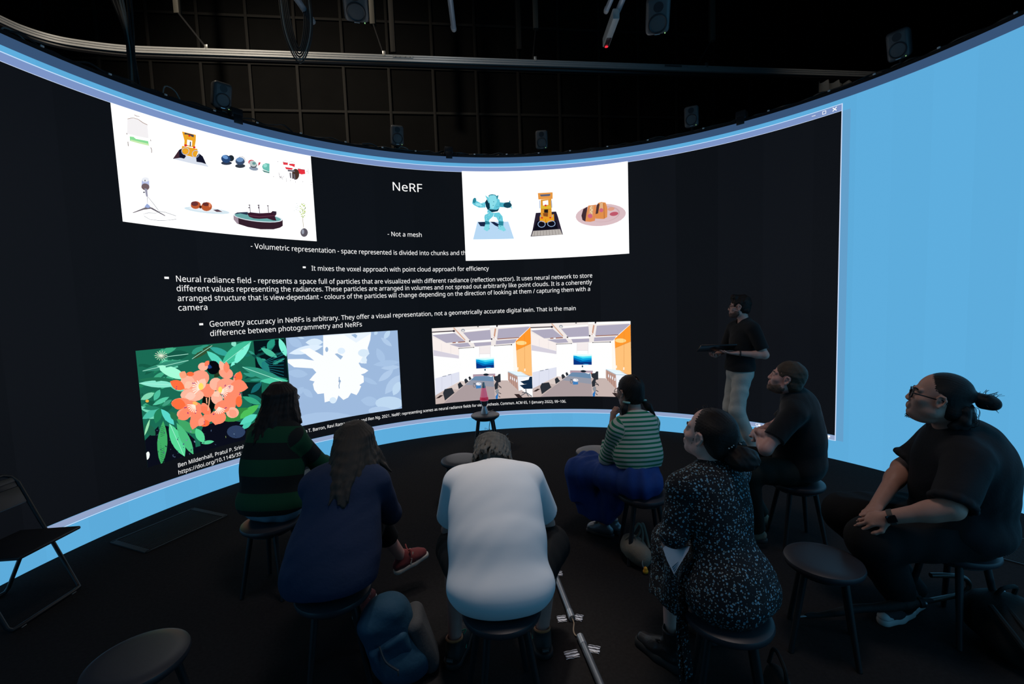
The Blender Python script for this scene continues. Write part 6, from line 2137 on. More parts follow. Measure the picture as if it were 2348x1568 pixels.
def brows(b, parent, m, r=.0035):
    for q in (-1, 1):
        mb = MB()
        mb.tube(smooth_path([b.h(q * .012, .0955, .025) - b.origin, b.h(q * .030, .0905, .031) - b.origin, b.h(q * .048, .078, .026) - b.origin], 4), [r * .8 * b.hs] * 4 + [r * b.hs] * 4 + [r * .5 * b.hs], 6)
        mb.build('eyebrow', m, parent)

def glasses(b, parent, m, lens_m, r=.0028, w=.025, hgt=.018, square=.4):
    t = thing('glasses', (0, 0, 0), None, None)
    t.parent = parent
    del_keys = [k for k in ('label', 'category') if k in t.keys()]
    for k in del_keys:
        del t[k]
    fr = MB()
    O = b.origin
    for q in (-1, 1):
        pts = []
        for i in range(20):
            a = 2 * math.pi * i / 20
            ca, sa = math.cos(a), math.sin(a)
            e = 1 - square * .5
            x = q * .033 + w * math.copysign(abs(ca) ** e, ca)
            z = .003 + hgt * math.copysign(abs(sa) ** e, sa)
            pts.append(b.h(x, .1005 - .16 * max(0, abs(x) - .03), z) - O)
        fr.tube(pts, r * b.hs, 8, closed=True)
        fr.tube([b.h(q * (.033 + w), .1005 - .16 * (w + .003), .009) - O, b.h(q * .074, .082, .010) - O, b.h(q * .0815, .02, .008) - O, b.h(q * .0815, -.006, .010) - O, b.h(q * .079, -.028, -.004) - O], r * b.hs, 8)
        lm = MB()
        n = len(lm.v)
        lm.add(pts, [tuple(range(20))])
        lm.build('lens', lens_m, t)
    fr.tube([b.h(-.009, .101, .007) - O, b.h(0, .1035, .009) - O, b.h(.009, .101, .007) - O], r * b.hs, 8)
    fr.build('spectacle_frame', m, t)
    return t

def shoe(b, side, parent, mats, L=.27, w=.042, high=False, name='shoe', sole_h=.022, d=None, a=None, chunky=0.0, lace=None, cap=None, stripe=None):
    """upper with a sole; d: heading of the toe"""
    a = getattr(b, 'a' + side) if a is None else np.asarray(a, float)
    d = np.asarray(getattr(b, 'f' + side) if d is None else d, float)
    d = _n(V3(d[0], d[1], d[2] if len(d) > 2 else 0))
    u = _n(V3(0, 0, 1) - d * d[2])
    x = np.cross(d, u)
    R = np.stack([x, d, u], 1)
    p = lambda X, Y, Z: a + R @ V3(X, Y, Z - .09)
    F = Field(.004)
    F.cone(p(0, -.035, .048), p(0, .07, .048), w * .86, w * .95, .02)
    F.cone(p(0, .07, .046), p(.004, L - .115, .040), w * .95, w * .74, .02)
    F.cone(p(0, .0, .06), p(0, -.004, .115 if not high else .19), w * .85, w * (.88 if not high else 1.06), .03, cut1=True)
    F.cone(p(0, .02, .09), p(0, .10, .055), w * .72, w * .7, .03)
    F.keep(p(0, 0, sole_h), -u, .003)
    F.cone(p(0, 0, .09), p(0, -.002, .14 if not high else .22), w * .72, w * .78, .006, True)
    F.ripple(.0012, folds(90, 5))
    up = F.build(name, mats[0], parent, b.origin)
    S = Field(.004)
    S.cone(p(0, -.036, .015), p(0, .06, .015), w * .98 + chunky, w * 1.0 + chunky, .02)
    S.cone(p(0, .06, .015), p(.004, L - .112, .018), w * 1.0 + chunky, w * .84 + chunky, .02)
    S.keep(p(0, 0, .001), -u, .003)
    S.keep(p(0, 0, sole_h + .006), u, .004)
    S.build('sole', mats[1], up, b.origin)
    if cap is not None:
        C = Field(.004)
        C.cone(p(.002, L - .155, .040), p(.004, L - .112, .036), w * .86, w * .80, .02)
        C.keep(p(0, L - .135, 0), -d, .003)
        C.keep(p(0, 0, sole_h + .002), -u, .003)
        C.build('toe_cap', cap, up, b.origin)
    if lace is not None:
        mb = MB()
        for i in range(4):
            yy = .06 + .022 * i
            zz = .094 - .010 * i
            mb.tube(smooth_path([p(-.026, yy, zz - .012) - b.origin, p(0, yy + .006, zz + .004) - b.origin, p(.026, yy, zz - .012) - b.origin], 4), .0035, 6)
        mb.tube(smooth_path([p(-.03, .05, .10) - b.origin, p(-.045, .055, .12) - b.origin, p(-.01, .05, .105) - b.origin, p(.04, .06, .118) - b.origin, p(.03, .045, .10) - b.origin], 4), .004, 6)
        mb.build('lace', lace, up)
    if stripe is not None:
        mb = MB()
        for q in (-1, 1):
            for (y0, y1) in ((.005, .07), (.045, .02)):
                mb.tube([p(q * w * .93, y0 + .03, .034) - b.origin, p(q * w * .9, (y0 + y1) / 2 + .015, .062) - b.origin, p(q * w * .66, y1, .09) - b.origin], .005, 6)
        mb.build('side_stripe', stripe, up)
    return up

def hair_m(name, c, rough=.42, c2=None):
    """hair: fine lengthwise streaks"""
    if name in MATS:
        return MATS[name]
    m = principled(name, c, rough, spec=.2)
    nt = m.node_tree
    b = nt.nodes['Principled BSDF']
    at = nt.nodes.new('ShaderNodeAttribute'); at.attribute_name = 'band'
    n = nt.nodes.new('ShaderNodeTexNoise'); n.noise_dimensions = '1D'
    n.inputs['Scale'].default_value = 22.0; n.inputs['Detail'].default_value = 7; n.inputs['Roughness'].default_value = .75
    nt.links.new(at.outputs['Fac'], n.inputs['W'])
    rp = nt.nodes.new('ShaderNodeValToRGB')
    lo = tuple(v * .35 for v in c)
    rp.color_ramp.elements[0].position, rp.color_ramp.elements[0].color = .3, (*lo, 1)
    rp.color_ramp.elements[1].position, rp.color_ramp.elements[1].color = .72, (*(c2 or tuple(v * 1.6 for v in c)), 1)
    nt.links.new(n.outputs['Fac'], rp.inputs['Fac'])
    nt.links.new(rp.outputs['Color'], b.inputs['Base Color'])
    bp = nt.nodes.new('ShaderNodeBump'); bp.inputs['Strength'].default_value = .5; bp.inputs['Distance'].default_value = .004
    nt.links.new(n.outputs['Fac'], bp.inputs['Height'])
    nt.links.new(bp.outputs['Normal'], b.inputs['Normal'])
    return m

def hair_flow(b, axis=(0, 0, 1), mul=14.0):
    """lengthwise coordinate across the strands: angle round an axis through the head"""
    A = b.Hd @ _n(axis)
    r = _n(np.cross(A, b.Hd[:, 1] + .01))
    f = np.cross(A, r)
    def fn(P):
        q = P - b.h(0, -.01, .02)
        return mul * np.arctan2(q @ r, q @ f) + 2.0 * np.sin((q @ A) * 14)
    return fn

def strand_ripple(b, flow, freq=3.0):
    return lambda P: np.sin(flow(P) * freq) * .6 + np.sin(flow(P) * freq * 2.3 + 1) * .4

def locks(F, b, n, length, seed, back=.05, flare=.03, r=.012, span=125, wave=.008, k=.012, top=.118, pw=1.5):
    """overlapping tapered locks hanging from the scalp"""
    R = random.Random(seed)
    for i in range(n):
        a = math.radians(-span + 2 * span * (i + R.uniform(.2, .8)) / n)
        x, y = .082 * math.sin(a), .100 * math.cos(a)
        L = length * R.uniform(.86, 1.05) * (1 - .10 * abs(math.sin(a)))
        ph, w = R.uniform(0, 6.28), wave * R.uniform(.5, 1.4)
        pts, rs = [b.h(x * .45, -.015 - y * .45, top)], [r * .8]
        for j in range(7):
            t = j / 6
            z = .065 - (L + .065) * t
            o = 1 + flare / .09 * t * t
            wx = w * math.sin(ph + 7 * t) * t
            pts.append(b.h(x * o + wx, -.018 - y * (1 + .15 * t) - back * max(0, math.cos(a)) * t ** pw + w * math.cos(ph + 5 * t) * t, z))
            rs.append(r * (1.15 if j < 4 else 1.0 if j < 5 else .75 if j < 6 else .3))
        F.chain(pts, rs, k)

def stray(b, parent_mesh_list, rnd, m):
    mb = MB()
    for pts in parent_mesh_list:
        mb.tube(smooth_path([np.asarray(p) - b.origin for p in pts], 5), .0009, 4, caps=False)
    return mb

def band_attr(b, arms=('L', 'R'), scale=1.0):
    """distance along the torso, or along the sleeve where the arm is nearer"""
    def seg(P, a, c):
        ba = c - a
        t0 = ((P - a) @ ba) / (ba @ ba)
        t = np.clip(t0, 0, 1)
        return np.linalg.norm(P - a - t[:, None] * ba, axis=1), np.minimum(t0, 1) * np.linalg.norm(ba)
    def fn(P):
        v = (P - b.P) @ b.up
        best = np.abs((P - b.P) @ b.R[:, 0]) * 0 + .085 * b.g
        q = P - b.P
        ax = q - (q @ b.up)[:, None] * b.up
        dt = np.linalg.norm(ax / V3(1, 1, 1), axis=1)
        for sd in arms:
            s_, e_, w_ = (getattr(b, a + sd) for a in 'sew')
            d1, t1 = seg(P, s_, e_)
            d2, t2 = seg(P, e_, w_)
            lat = (P - b.P) @ b.R[:, 0]
            out = lat < -b.sw * .93 if sd == 'L' else lat > b.sw * .93
            use = (out & (np.minimum(d1, d2) < .09)) | (d2 < .068)
            L1 = np.linalg.norm(e_ - s_)
            v = np.where(use, np.where(d1 <= d2, t1, L1 + t2) + .003, v)
        return v * scale
    return fn

def striped(name, ca, cb, period, duty, rough=.85, off=0.0):
    m = principled(name, ca, rough, spec=.2, bump=(60, .12))
    nt = m.node_tree
    b = nt.nodes['Principled BSDF']
    at = nt.nodes.new('ShaderNodeAttribute'); at.attribute_name = 'band'
    a1 = nt.nodes.new('ShaderNodeMath'); a1.operation = 'ADD'; a1.inputs[1].default_value = off + 10 * period
    a2 = nt.nodes.new('ShaderNodeMath'); a2.operation = 'DIVIDE'; a2.inputs[1].default_value = period
    a3 = nt.nodes.new('ShaderNodeMath'); a3.operation = 'FRACT'
    a4 = nt.nodes.new('ShaderNodeMath'); a4.operation = 'LESS_THAN'; a4.inputs[1].default_value = duty
    nt.links.new(at.outputs['Fac'], a1.inputs[0]); nt.links.new(a1.outputs[0], a2.inputs[0]); nt.links.new(a2.outputs[0], a3.inputs[0]); nt.links.new(a3.outputs[0], a4.inputs[0])
    mx = nt.nodes.new('ShaderNodeMix'); mx.data_type = 'RGBA'
    mx.inputs[6].default_value = (*ca, 1); mx.inputs[7].default_value = (*cb, 1)
    nt.links.new(a4.outputs[0], mx.inputs[0]); nt.links.new(mx.outputs[2], b.inputs['Base Color'])
    return m

def floral(name):
    """black cloth scattered with small pale blue flowers"""
    m = principled(name, (.012, .012, .014), .8, spec=.2)
    nt = m.node_tree
    b = nt.nodes['Principled BSDF']
    tc = nt.nodes.new('ShaderNodeTexCoord')
    last = None
    for (sc, th, inner, c) in ((72, .31, .13, (.17, .33, .42)), (100, .25, .10, (.32, .36, .34))):
        vo = nt.nodes.new('ShaderNodeTexVoronoi'); vo.inputs['Scale'].default_value = sc; vo.inputs['Randomness'].default_value = .85
        mp = nt.nodes.new('ShaderNodeMapping'); mp.inputs['Location'].default_value = (sc * .01, .3, .2)
        no = nt.nodes.new('ShaderNodeTexNoise'); no.inputs['Scale'].default_value = 170
        sb = nt.nodes.new('ShaderNodeVectorMath'); sb.operation = 'MULTIPLY_ADD'; sb.inputs[1].default_value = (.007, .007, .007)
        nt.links.new(tc.outputs['Object'], mp.inputs['Vector'])
        nt.links.new(tc.outputs['Object'], no.inputs['Vector'])
        nt.links.new(no.outputs['Color'], sb.inputs[0]); nt.links.new(mp.outputs['Vector'], sb.inputs[2])
        nt.links.new(sb.outputs[0], vo.inputs['Vector'])
        lt = nt.nodes.new('ShaderNodeMath'); lt.operation = 'LESS_THAN'; lt.inputs[1].default_value = th
        gt = nt.nodes.new('ShaderNodeMath'); gt.operation = 'GREATER_THAN'; gt.inputs[1].default_value = inner
        sp_ = nt.nodes.new('ShaderNodeSeparateColor')
        g2 = nt.nodes.new('ShaderNodeMath'); g2.operation = 'GREATER_THAN'; g2.inputs[1].default_value = .28
        mu = nt.nodes.new('ShaderNodeMath'); mu.operation = 'MULTIPLY'
        mu2 = nt.nodes.new('ShaderNodeMath'); mu2.operation = 'MULTIPLY'
        nt.links.new(vo.outputs['Distance'], lt.inputs[0]); nt.links.new(vo.outputs['Distance'], gt.inputs[0])
        nt.links.new(vo.outputs['Color'], sp_.inputs[0]); nt.links.new(sp_.outputs[0], g2.inputs[0])
        nt.links.new(lt.outputs[0], mu.inputs[0]); nt.links.new(gt.outputs[0], mu.inputs[1])
        nt.links.new(mu.outputs[0], mu2.inputs[0]); nt.links.new(g2.outputs[0], mu2.inputs[1])
        mx = nt.nodes.new('ShaderNodeMix'); mx.data_type = 'RGBA'
        mx.inputs[7].default_value = (*c, 1)
        if last is None:
            mx.inputs[6].default_value = (.012, .012, .014, 1)
        else:
            nt.links.new(last, mx.inputs[6])
        nt.links.new(mu2.outputs[0], mx.inputs[0])
        last = mx.outputs[2]
    nt.links.new(last, b.inputs['Base Color'])
    return m

def person_root(b, F, m, label):
    me = F.mesh('person', b.origin)
    o = link('person', me, m, None, tuple(b.origin))
    return tag(o, label, 'person', 'people at the talk')
# ------------------------------------------------------------------ the people
black_tee = principled('black_jersey', (.0075, .0075, .008), .85, spec=.2, bump=(80, .12), sheen=.1)
black_cot = principled('black_cotton', (.009, .009, .0105), .8, spec=.25, bump=(70, .15))
black_trs = principled('black_trouser_cloth', (.007, .007, .0072), .85, spec=.2, bump=(90, .12))
skin_a = skin('skin_fair', (.54, .29, .23))
skin_b = skin('skin_rosy', (.53, .27, .22))
skin_c = skin('skin_warm', (.44, .235, .175))
skin_d = skin('skin_pale', (.64, .36, .29))
glass_m = bpy.data.materials.new('spectacle_glass')
glass_m.use_nodes = True
nt = glass_m.node_tree
nt.nodes.remove(nt.nodes['Principled BSDF'])
ms_ = nt.nodes.new('ShaderNodeMixShader'); ms_.inputs[0].default_value = .10
tr__ = nt.nodes.new('ShaderNodeBsdfTransparent'); gl__ = nt.nodes.new('ShaderNodeBsdfGlossy'); gl__.inputs['Roughness'].default_value = .03
nt.links.new(tr__.outputs[0], ms_.inputs[1]); nt.links.new(gl__.outputs[0], ms_.inputs[2]); nt.links.new(ms_.outputs[0], nt.nodes['Material Output'].inputs[0])
frame_m = principled('black_acetate', (.012, .012, .012), .3)
rubber = principled('black_rubber', (.015, .015, .015), .7)
creamr = principled('cream_rubber', (.5, .46, .4), .6)

def mk(F, name, m, b, root, attr=None):
    return F.build(name, m, root, b.origin, attr)

def sleeve(F, b, side, t0, r0, r1, k=.03, forearm=None, r2=None, cut=True):
    s_, e_, w_ = (getattr(b, a + side) for a in 'sew')
    if forearm is None:
        F.cone(s_, s_ + (e_ - s_) * t0, r0, r1, k, cut1=cut)
    else:
        F.cone(s_, e_, r0, r1, k)
        F.cone(e_, e_ + (w_ - e_) * forearm, r1, r2, k, cut1=cut)

def ring(F, c, n, R, r, k=.01, sx=1.0, start=None):
    n = _n(n)
    a = _n(np.cross(n, V3(.3, 1, .1) if start is None else start)); d = np.cross(n, a)
    P = [c + (a * math.cos(t) * sx + d * math.sin(t)) * R for t in np.linspace(0, 2 * math.pi, 13)]
    F.chain(P, [r] * 13, k)

def trousers(b, root, m, inf=.014, hem=(1.0, 1.0), r=(.088, .066, .046), name='trousers', waist=.10, amp=.003, seed=3, knee=None):
    F = Field(.005)
    F.ell(b.P + b.T @ V3(0, -.005, -.005), V3(.168 * b.g + inf, .118 * b.g + inf, .105 + inf * .5), b.T, .04)
    for i, sd in enumerate('LR'):
        h_, k_, a_ = (getattr(b, q + sd) for q in 'hka')
        g = b.g ** .6
        F.cone(h_, k_, r[0] * g + inf, r[1] * g + inf, .04, cut1=knee is not None)
        if knee is None:
            F.cone(k_, k_ + (a_ - k_) * hem[i], r[1] * g + inf, r[2] + inf, .03, cut1=True)
    F.keep(b.P + V3(0, 0, waist), (0, 0, 1))
    F.ripple(amp, folds(34, seed))
    return mk(F, name, m, b, root)

# ---- 1: the man in the white T-shirt
b = Body(base=(-.1, 2.1), yaw=0, hyaw=0, hpitch=-50, g=1.22, hs=1.07, sw=.19, P=(-.09, 1.96, .555), N=(-.125, 2.27, .925), H=(-.127, 2.40, .965),
         sL=(-.295, 2.25, .89), sR=(.055, 2.25, .895), eL=(-.365, 2.36, .595), eR=(.145, 2.36, .605), wL=(-.19, 2.58, .60), wR=(-.06, 2.58, .60),
         kL=(-.345, 2.36, .50), kR=(.165, 2.36, .50), aL=(-.345, 2.19, .09), aR=(.10, 2.235, .09), fL=(.22, 1), fR=(-.12, 1))
F = base_body(b, feet=False, cell=.005, bulge=.04, hands=[((-.19, 2.58, .60), (.75, .6, -.2), (-.3, .2, 1), 'L'), ((-.06, 2.58, .60), (-.6, .7, -.25), (.3, .2, 1), 'R')])
W = person_root(b, F, skin_b, 'grey-haired person in a white T-shirt bent forward on a stool, back to the camera')
F = Field(.0045)
torso(F, b, .016, .07, bulge=.045, belly=.02)
F.ell(b.P + V3(0, -.02, -.015), V3(.232, .165, .125), b.T, .07)
F.ell(b.t(0, -.02, .16), V3(.226, .155, .19), b.R, .08)
F.ell(b.t(0, -.03, .32), V3(.205, .125, .14), b.R, .07)
for sd in 'LR':
    sleeve(F, b, sd, .74, .082, .086, .03)
F.keep((0, 1.8, .482), (0, -.12, -1), .004)
nb = b.N - b.up * .012
ring(F, b.N + b.up * .012 + V3(0, .01, 0), b.up + V3(0, .3, 0), .066, .008, .012)
F.ripple(.003, folds(13, 11)).ripple(.0012, folds(42, 2, (1, 1, .4)))
white_tee = principled('white_cotton', (.72, .72, .74), .85, spec=.2, bump=(18, .05))
mk(F, 't_shirt', white_tee, b, W)
trousers(b, W, black_trs, .014, r=(.098, .084, .05), name='shorts', waist=.06, knee=True)
F = Field(.0045)
F.ell(b.h(0, -.018, .036), V3(.081, .101, .093), b.Hd, .02)
F.ell(b.h(0, -.05, -.03), V3(.068, .062, .06), b.Hd, .03)
F.keep(b.h(0, .035, .02), b.Hd @ V3(0, .85, -.5))
F.keep(b.h(0, -.02, -.078), b.Hd @ V3(0, .1, -1))
F.ell(b.h(0, -.018, .165), V3(.05, .06, .045), b.Hd, .02, True)
fl_ = hair_flow(b, (0, -.35, 1), 10)
locks(F, b, 74, .06, 77, .0, .006, .0065, 118, .012, .005, .105)
F.ripple(.0015, strand_ripple(b, fl_, 3)).ripple(.0025, folds(75, 8))
h_ = mk(F, 'hair', hair_m('hair_grey', (.06, .054, .048), .55, (.21, .195, .175)), b, W, fl_)
r_ = random.Random(5)
L_ = []
for i in range(60):
    a = r_.uniform(0, 6.28); z = r_.uniform(-.05, .09)
    p = V3(.078 * math.cos(a), -.02 + .098 * math.sin(a), z)
    if p[1] > .05: continue
    q = p * 1.12 + V3(r_.uniform(-.02, .02), r_.uniform(-.02, .02), r_.uniform(-.03, .005))
    L_.append((b.h(*p), b.h(*(p * 1.07 + V3(0, 0, .006))), b.h(*q)))
stray(b, L_, r_, None).build('stray_hair', MATS['hair_grey'], h_)
keen = principled('black_mesh_shoe', (.018, .017, .016), .7, noise=(80, .4))
green = principled('green_shoe_lace', (.05, .32, .2), .6)
orange = principled('orange_trim', (.5, .17, .06), .6)
for sd in 'LR':
    s_ = shoe(b, sd, W, (keen, rubber), .29, .046, name='trainer', chunky=.003, lace=green, stripe=green)
    mb = MB()
    a_ = getattr(b, 'a' + sd); d_ = _n(V3(*getattr(b, 'f' + sd), 0)); x_ = np.cross(d_, V3(0, 0, 1))
    mb.tube([a_ - b.origin + x_ * .038 * math.cos(t) + d_ * (.045 * math.sin(t) - .005) + V3(0, 0, .026 + .012 * max(0, -math.sin(t))) for t in np.linspace(0, 2 * math.pi, 17)[:-1]], .006, 6, closed=True)
    mb.build('collar_trim', orange, s_)
    mb = MB(); mb.box(a_ - b.origin - d_ * .083 + V3(0, 0, -.035), (.034, .008, .016), Matrix(np.stack([x_, d_, V3(0, 0, 1)], 1).tolist()), bev=.002); mb.build('heel_badge', principled('grey_badge', (.035, .035, .035), .6), s_)
    tv, tf = flat_text('KEEN', .009)
    mb = MB(); mb.add([a_ - b.origin - d_ * .0878 + V3(0, 0, -.035) + x_ * p + V3(0, 0, q) for p, q in tv], tf); mb.build('badge_lettering', principled('badge_print', (.35, .35, .35), .6), s_)

# ---- 2: the woman in the navy jacket
b = Body(base=(-.9, 2.25), yaw=-10, hyaw=2, hpitch=8, g=1.0, hs=.95, sw=.16, P=(-.90, 2.12, .56), N=(-.865, 2.295, .955), H=(-.852, 2.40, 1.07),
         sL=(-1.035, 2.245, .90), sR=(-.715, 2.29, .90), eL=(-1.09, 2.44, .70), eR=(-.705, 2.44, .66), wL=(-.93, 2.60, .66), wR=(-.82, 2.60, .68),
         kL=(-.985, 2.55, .50), kR=(-.835, 2.55, .585), aL=(-.945, 2.56, .09), aR=(-.735, 2.72, .255), fL=(.15, 1), fR=(.80, .52, .22))
F = base_body(b, feet=False, cell=.005, female=True, bulge=.03, hands=[((-.93, 2.60, .66), (.8, .5, -.3), (-.2, .4, 1), 'L'), ((-.82, 2.60, .68), (-.8, .5, -.3), (.2, .4, 1), 'R')])
Nv = person_root(b, F, skin_b, 'long-haired person in a navy jacket sitting cross-legged with red trainers')
navy = principled('navy_cloth', (.017, .028, .064), .85, spec=.2, bump=(60, .18), noise=(8, .15))
F = Field(.005)
torso(F, b, .022, .06, bulge=.03)
F.ell(b.P + b.T @ V3(0, -.035, -.015), V3(.205, .165, .135), b.T, .07)
F.ell(b.P + b.T @ V3(-.02, -.06, -.045), V3(.22, .13, .12), b.T, .06)
F.ell(b.t(0, -.01, .17), V3(.185, .14, .19), b.R, .07)
for sd in 'LR':
    sleeve(F, b, sd, 1, .066, .056, .03, .92, .042)
F.ell(b.t(0, -.03, .06), V3(.205, .15, .17), b.R, .08)
F.keep((-.9, 2.0, .492), (.1, -.12, -1), .004)
F.ripple(.0045, folds(17, 21)).ripple(.0018, folds(46, 4))
mk(F, 'jacket', navy, b, Nv)
trousers(b, Nv, black_trs, .012, hem=(.72, .52), r=(.085, .066, .052), name='trousers', waist=.05)
brown = hair_m('hair_brown_grey', (.020, .014, .010), .5, (.075, .058, .046))
F = Field(.005)
F.ell(b.h(0, -.02, .04), V3(.084, .104, .098), b.Hd, .03)
F.ell(b.h(0, -.06, -.04), V3(.075, .065, .08), b.Hd, .04)
locks(F, b, 48, .175, 5, .235, .06, .0135, wave=.012, pw=.8)
locks(F, b, 34, .165, 6, .20, .085, .013, 105, wave=.018, pw=.8)
locks(F, b, 22, .17, 9, .15, .10, .012, 118, wave=.018, pw=.9)
F.keep(b.h(0, .055, .05), b.Hd @ V3(0, 1, -.35))
fl_ = hair_flow(b, (0, -.15, 1), 9)
F.ripple(.002, strand_ripple(b, fl_, 3)).ripple(.003, folds(45, 31, (1, 1, .6)))
h_ = mk(F, 'hair', brown, b, Nv, fl_)
r_ = random.Random(8); L_ = []
for i in range(70):
    a = r_.uniform(-1.3, 4.4); z0 = r_.uniform(-.2, .05)
    p = V3(.098 * math.cos(a), -.07 - .09 * math.sin(a), z0)
    L_.append((b.h(*p), b.h(*(p * V3(1.08, 1.06, 1) + V3(0, 0, -.03))), b.h(*(p * V3(1.1 + .15 * r_.random(), 1.1, 1) + V3(r_.uniform(-.02, .02), 0, -.07)))))
stray(b, L_, r_, None).build('stray_hair', brown, h_)
red = principled('red_suede', (.20, .035, .035), .8, noise=(40, .25))
cream = principled('cream_leather', (.45, .40, .33), .6)
for sd in 'LR':
    shoe(b, sd, Nv, (red, creamr), .245, .036, name='trainer', lace=principled('red_lace', (.35, .06, .06), .7), stripe=cream)

# ---- 3: the person in the rugby shirt
b = Body(base=(-1.58, 3.0), yaw=-12, hyaw=-12, hpitch=4, g=1.08, hs=.98, sw=.165, P=(-1.60, 2.90, .56), N=(-1.585, 3.02, 1.03), H=(-1.572, 3.075, 1.185),
         sL=(-1.755, 3.06, .955), sR=(-1.425, 2.935, .945), eL=(-1.72, 3.28, .74), eR=(-1.345, 3.09, .72), wL=(-1.52, 3.40, .66), wR=(-1.42, 3.33, .68),
         kL=(-1.70, 3.32, .53), kR=(-1.50, 3.28, .55), aL=(-1.62, 3.36, .09), aR=(-1.17, 3.37, .225), fL=(.5, .9), fR=(.97, .22, -.15))
F = base_body(b, feet=False, cell=.005, bulge=.03, hands=[((-1.52, 3.40, .66), (.9, .2, -.2), (-.1, .4, 1), 'L'), ((-1.42, 3.33, .68), (-.2, .9, -.3), (.2, .3, 1), 'R')])
G = person_root(b, F, skin_a, 'person with shoulder-length dark hair in a dark green and black rugby-striped shirt')
rugby = striped('rugby_stripe', (.012, .014, .013), (.008, .062, .026), .205, .5, off=.03)
F = Field(.005)
torso(F, b, .028, .06, bulge=.03, belly=.01)
F.ell(b.P + b.T @ V3(0, -.02, .03), V3(.205, .165, .12), b.T, .06)
F.ell(b.t(0, -.02, .2), V3(.2, .155, .2), b.R, .08)
for sd in 'LR':
    sleeve(F, b, sd, 1, .072, .062, .03, .9, .045)
F.keep(b.P + V3(0, 0, -.045), V3(0, -.1, -1), .004)
ring(F, b.N + b.up * .01, b.up, .062, .012, .012)
F.ripple(.004, folds(16, 51)).ripple(.0015, folds(44, 14))
mk(F, 'rugby_shirt', rugby, b, G, band_attr(b))
denim = principled('washed_denim', (.16, .24, .30), .85, noise=(30, .2), bump=(120, .2))
trousers(b, G, denim, .016, r=(.09, .068, .05), name='jeans', waist=.06, amp=.005)
dark_hair = hair_m('hair_dark_brown', (.012, .008, .006), .45, (.032, .02, .016))
F = Field(.005)
F.ell(b.h(0, -.02, .042), V3(.089, .107, .098), b.Hd, .03)
F.ell(b.h(0, -.05, -.04), V3(.08, .07, .08), b.Hd, .04)
locks(F, b, 46, .215, 15, .13, .05, .0145, wave=.011)
locks(F, b, 26, .195, 16, .11, .06, .014, 112, wave=.012)
F.keep(b.h(0, .06, .05), b.Hd @ V3(0, 1, -.3))
fl_ = hair_flow(b, (0, -.1, 1), 9)
F.ripple(.002, strand_ripple(b, fl_, 3)).ripple(.003, folds(40, 33, (1, 1, .6)))
h_ = mk(F, 'hair', dark_hair, b, G, fl_)
r_ = random.Random(18); L_ = []
for i in range(70):
    a = r_.uniform(-1.0, 4.1); z0 = r_.uniform(-.15, .03)
    p = V3(.105 * math.cos(a), -.05 - .095 * math.sin(a), z0)
    L_.append((b.h(*p), b.h(*(p * V3(1.06, 1.05, 1) + V3(0, 0, -.03))), b.h(*(p * V3(1.1 + .15 * r_.random(), 1.1, 1) + V3(r_.uniform(-.02, .02), 0, -.06)))))
stray(b, L_, r_, None).build('stray_hair', dark_hair, h_)
glasses(b, G, frame_m, glass_m)
for sd in 'LR':
    shoe(b, sd, G, (principled('grey_canvas', (.22, .22, .2), .8), creamr), .26, .04, name='shoe')

# ---- 4: the woman in the striped top
b = Body(base=(.78, 3.2), yaw=42, hyaw=30, hpitch=-2, g=.93, hs=.98, sw=.155, P=(.845, 3.09, .555), N=(.845, 3.17, .95), H=(.825, 3.225, 1.125),
         sL=(.70, 3.115, .885), sR=(.975, 3.235, .89), eL=(.655, 3.21, .655), eR=(1.0, 3.34, .67), wL=(.725, 3.335, .885), wR=(.76, 3.41, .62),
         kL=(.47, 3.36, .515), kR=(.56, 3.47, .52), aL=(.655, 3.36, .09), aR=(.73, 3.40, .09), fL=(-.82, .5), fR=(-.8, .55))
F = base_body(b, feet=False, cell=.0045, female=True, bulge=.015, hands=[((.725, 3.335, .885), (.08, .05, 1), (-.85, -.3, .1), 'L', (.9, 1.1, 1.2, 1.3), .5, .9), ((.76, 3.41, .62), (-.7, .6, -.2), (0, .2, 1), 'R')])
S = person_root(b, F, skin_c, 'person with two low ponytails in a green and white striped top and blue skirt')
tee = striped('green_white_stripe', (.46, .49, .43), (.008, .17, .085), 0.0292, .44, off=.0)
F = Field(.0042)
torso(F, b, .018, .05, bulge=.015)
F.ell(b.t(0, -.005, .16), V3(.175, .14, .13), b.R, .06)
for sd in 'LR':
    sleeve(F, b, sd, 1, .064, .058, .025, .45, .055)
F.keep(b.t(0, 0, .075), -b.up + V3(0, 0, 0), .004)
F.ripple(.004, folds(20, 61)).ripple(.0015, folds(50, 6))
mk(F, 'striped_top', tee, b, S, band_attr(b))
cobalt = principled('cobalt_cotton', (.013, .045, .20), .8, spec=.25, noise=(14, .2), bump=(50, .2))
F = Field(.005)
F.ell(b.P + V3(.01, -.03, -.02), V3(.155, .145, .11), b.T, .05)
F.ell(b.P + b.T @ V3(0, 0, .07), V3(.145, .115, .08), b.T, .05)
mid = (b.kL + b.kR) / 2
F.cone(b.hL, b.kL, .098, .08, .05).cone(b.hR, b.kR, .098, .08, .05).cone(b.P, mid, .10, .075, .05)
for sd, ex in (('L', .0), ('R', .0)):
    k_, a_ = getattr(b, 'k' + sd), getattr(b, 'a' + sd)
    F.cone(k_, k_ * .25 + a_ * .75 + V3(-.03, .02, 0), .09, .115, .07, cut1=True)
F.cone(b.kL + V3(-.03, 0, -.02), V3(.45, 3.36, .30), .07, .06, .05, cut1=True)
F.cone(b.P + V3(-.1, .08, -.03), V3(.66, 3.30, .22), .10, .09, .06)
F.keep((.5, 3.4, .175), V3(-.25, 0, -1), .004)
F.ripple(.009, folds(24, 71, (1.6, 1.6, .3))).ripple(.003, folds(60, 7, (1, 1, .3)))
sk_ = mk(F, 'skirt', cobalt, b, S)
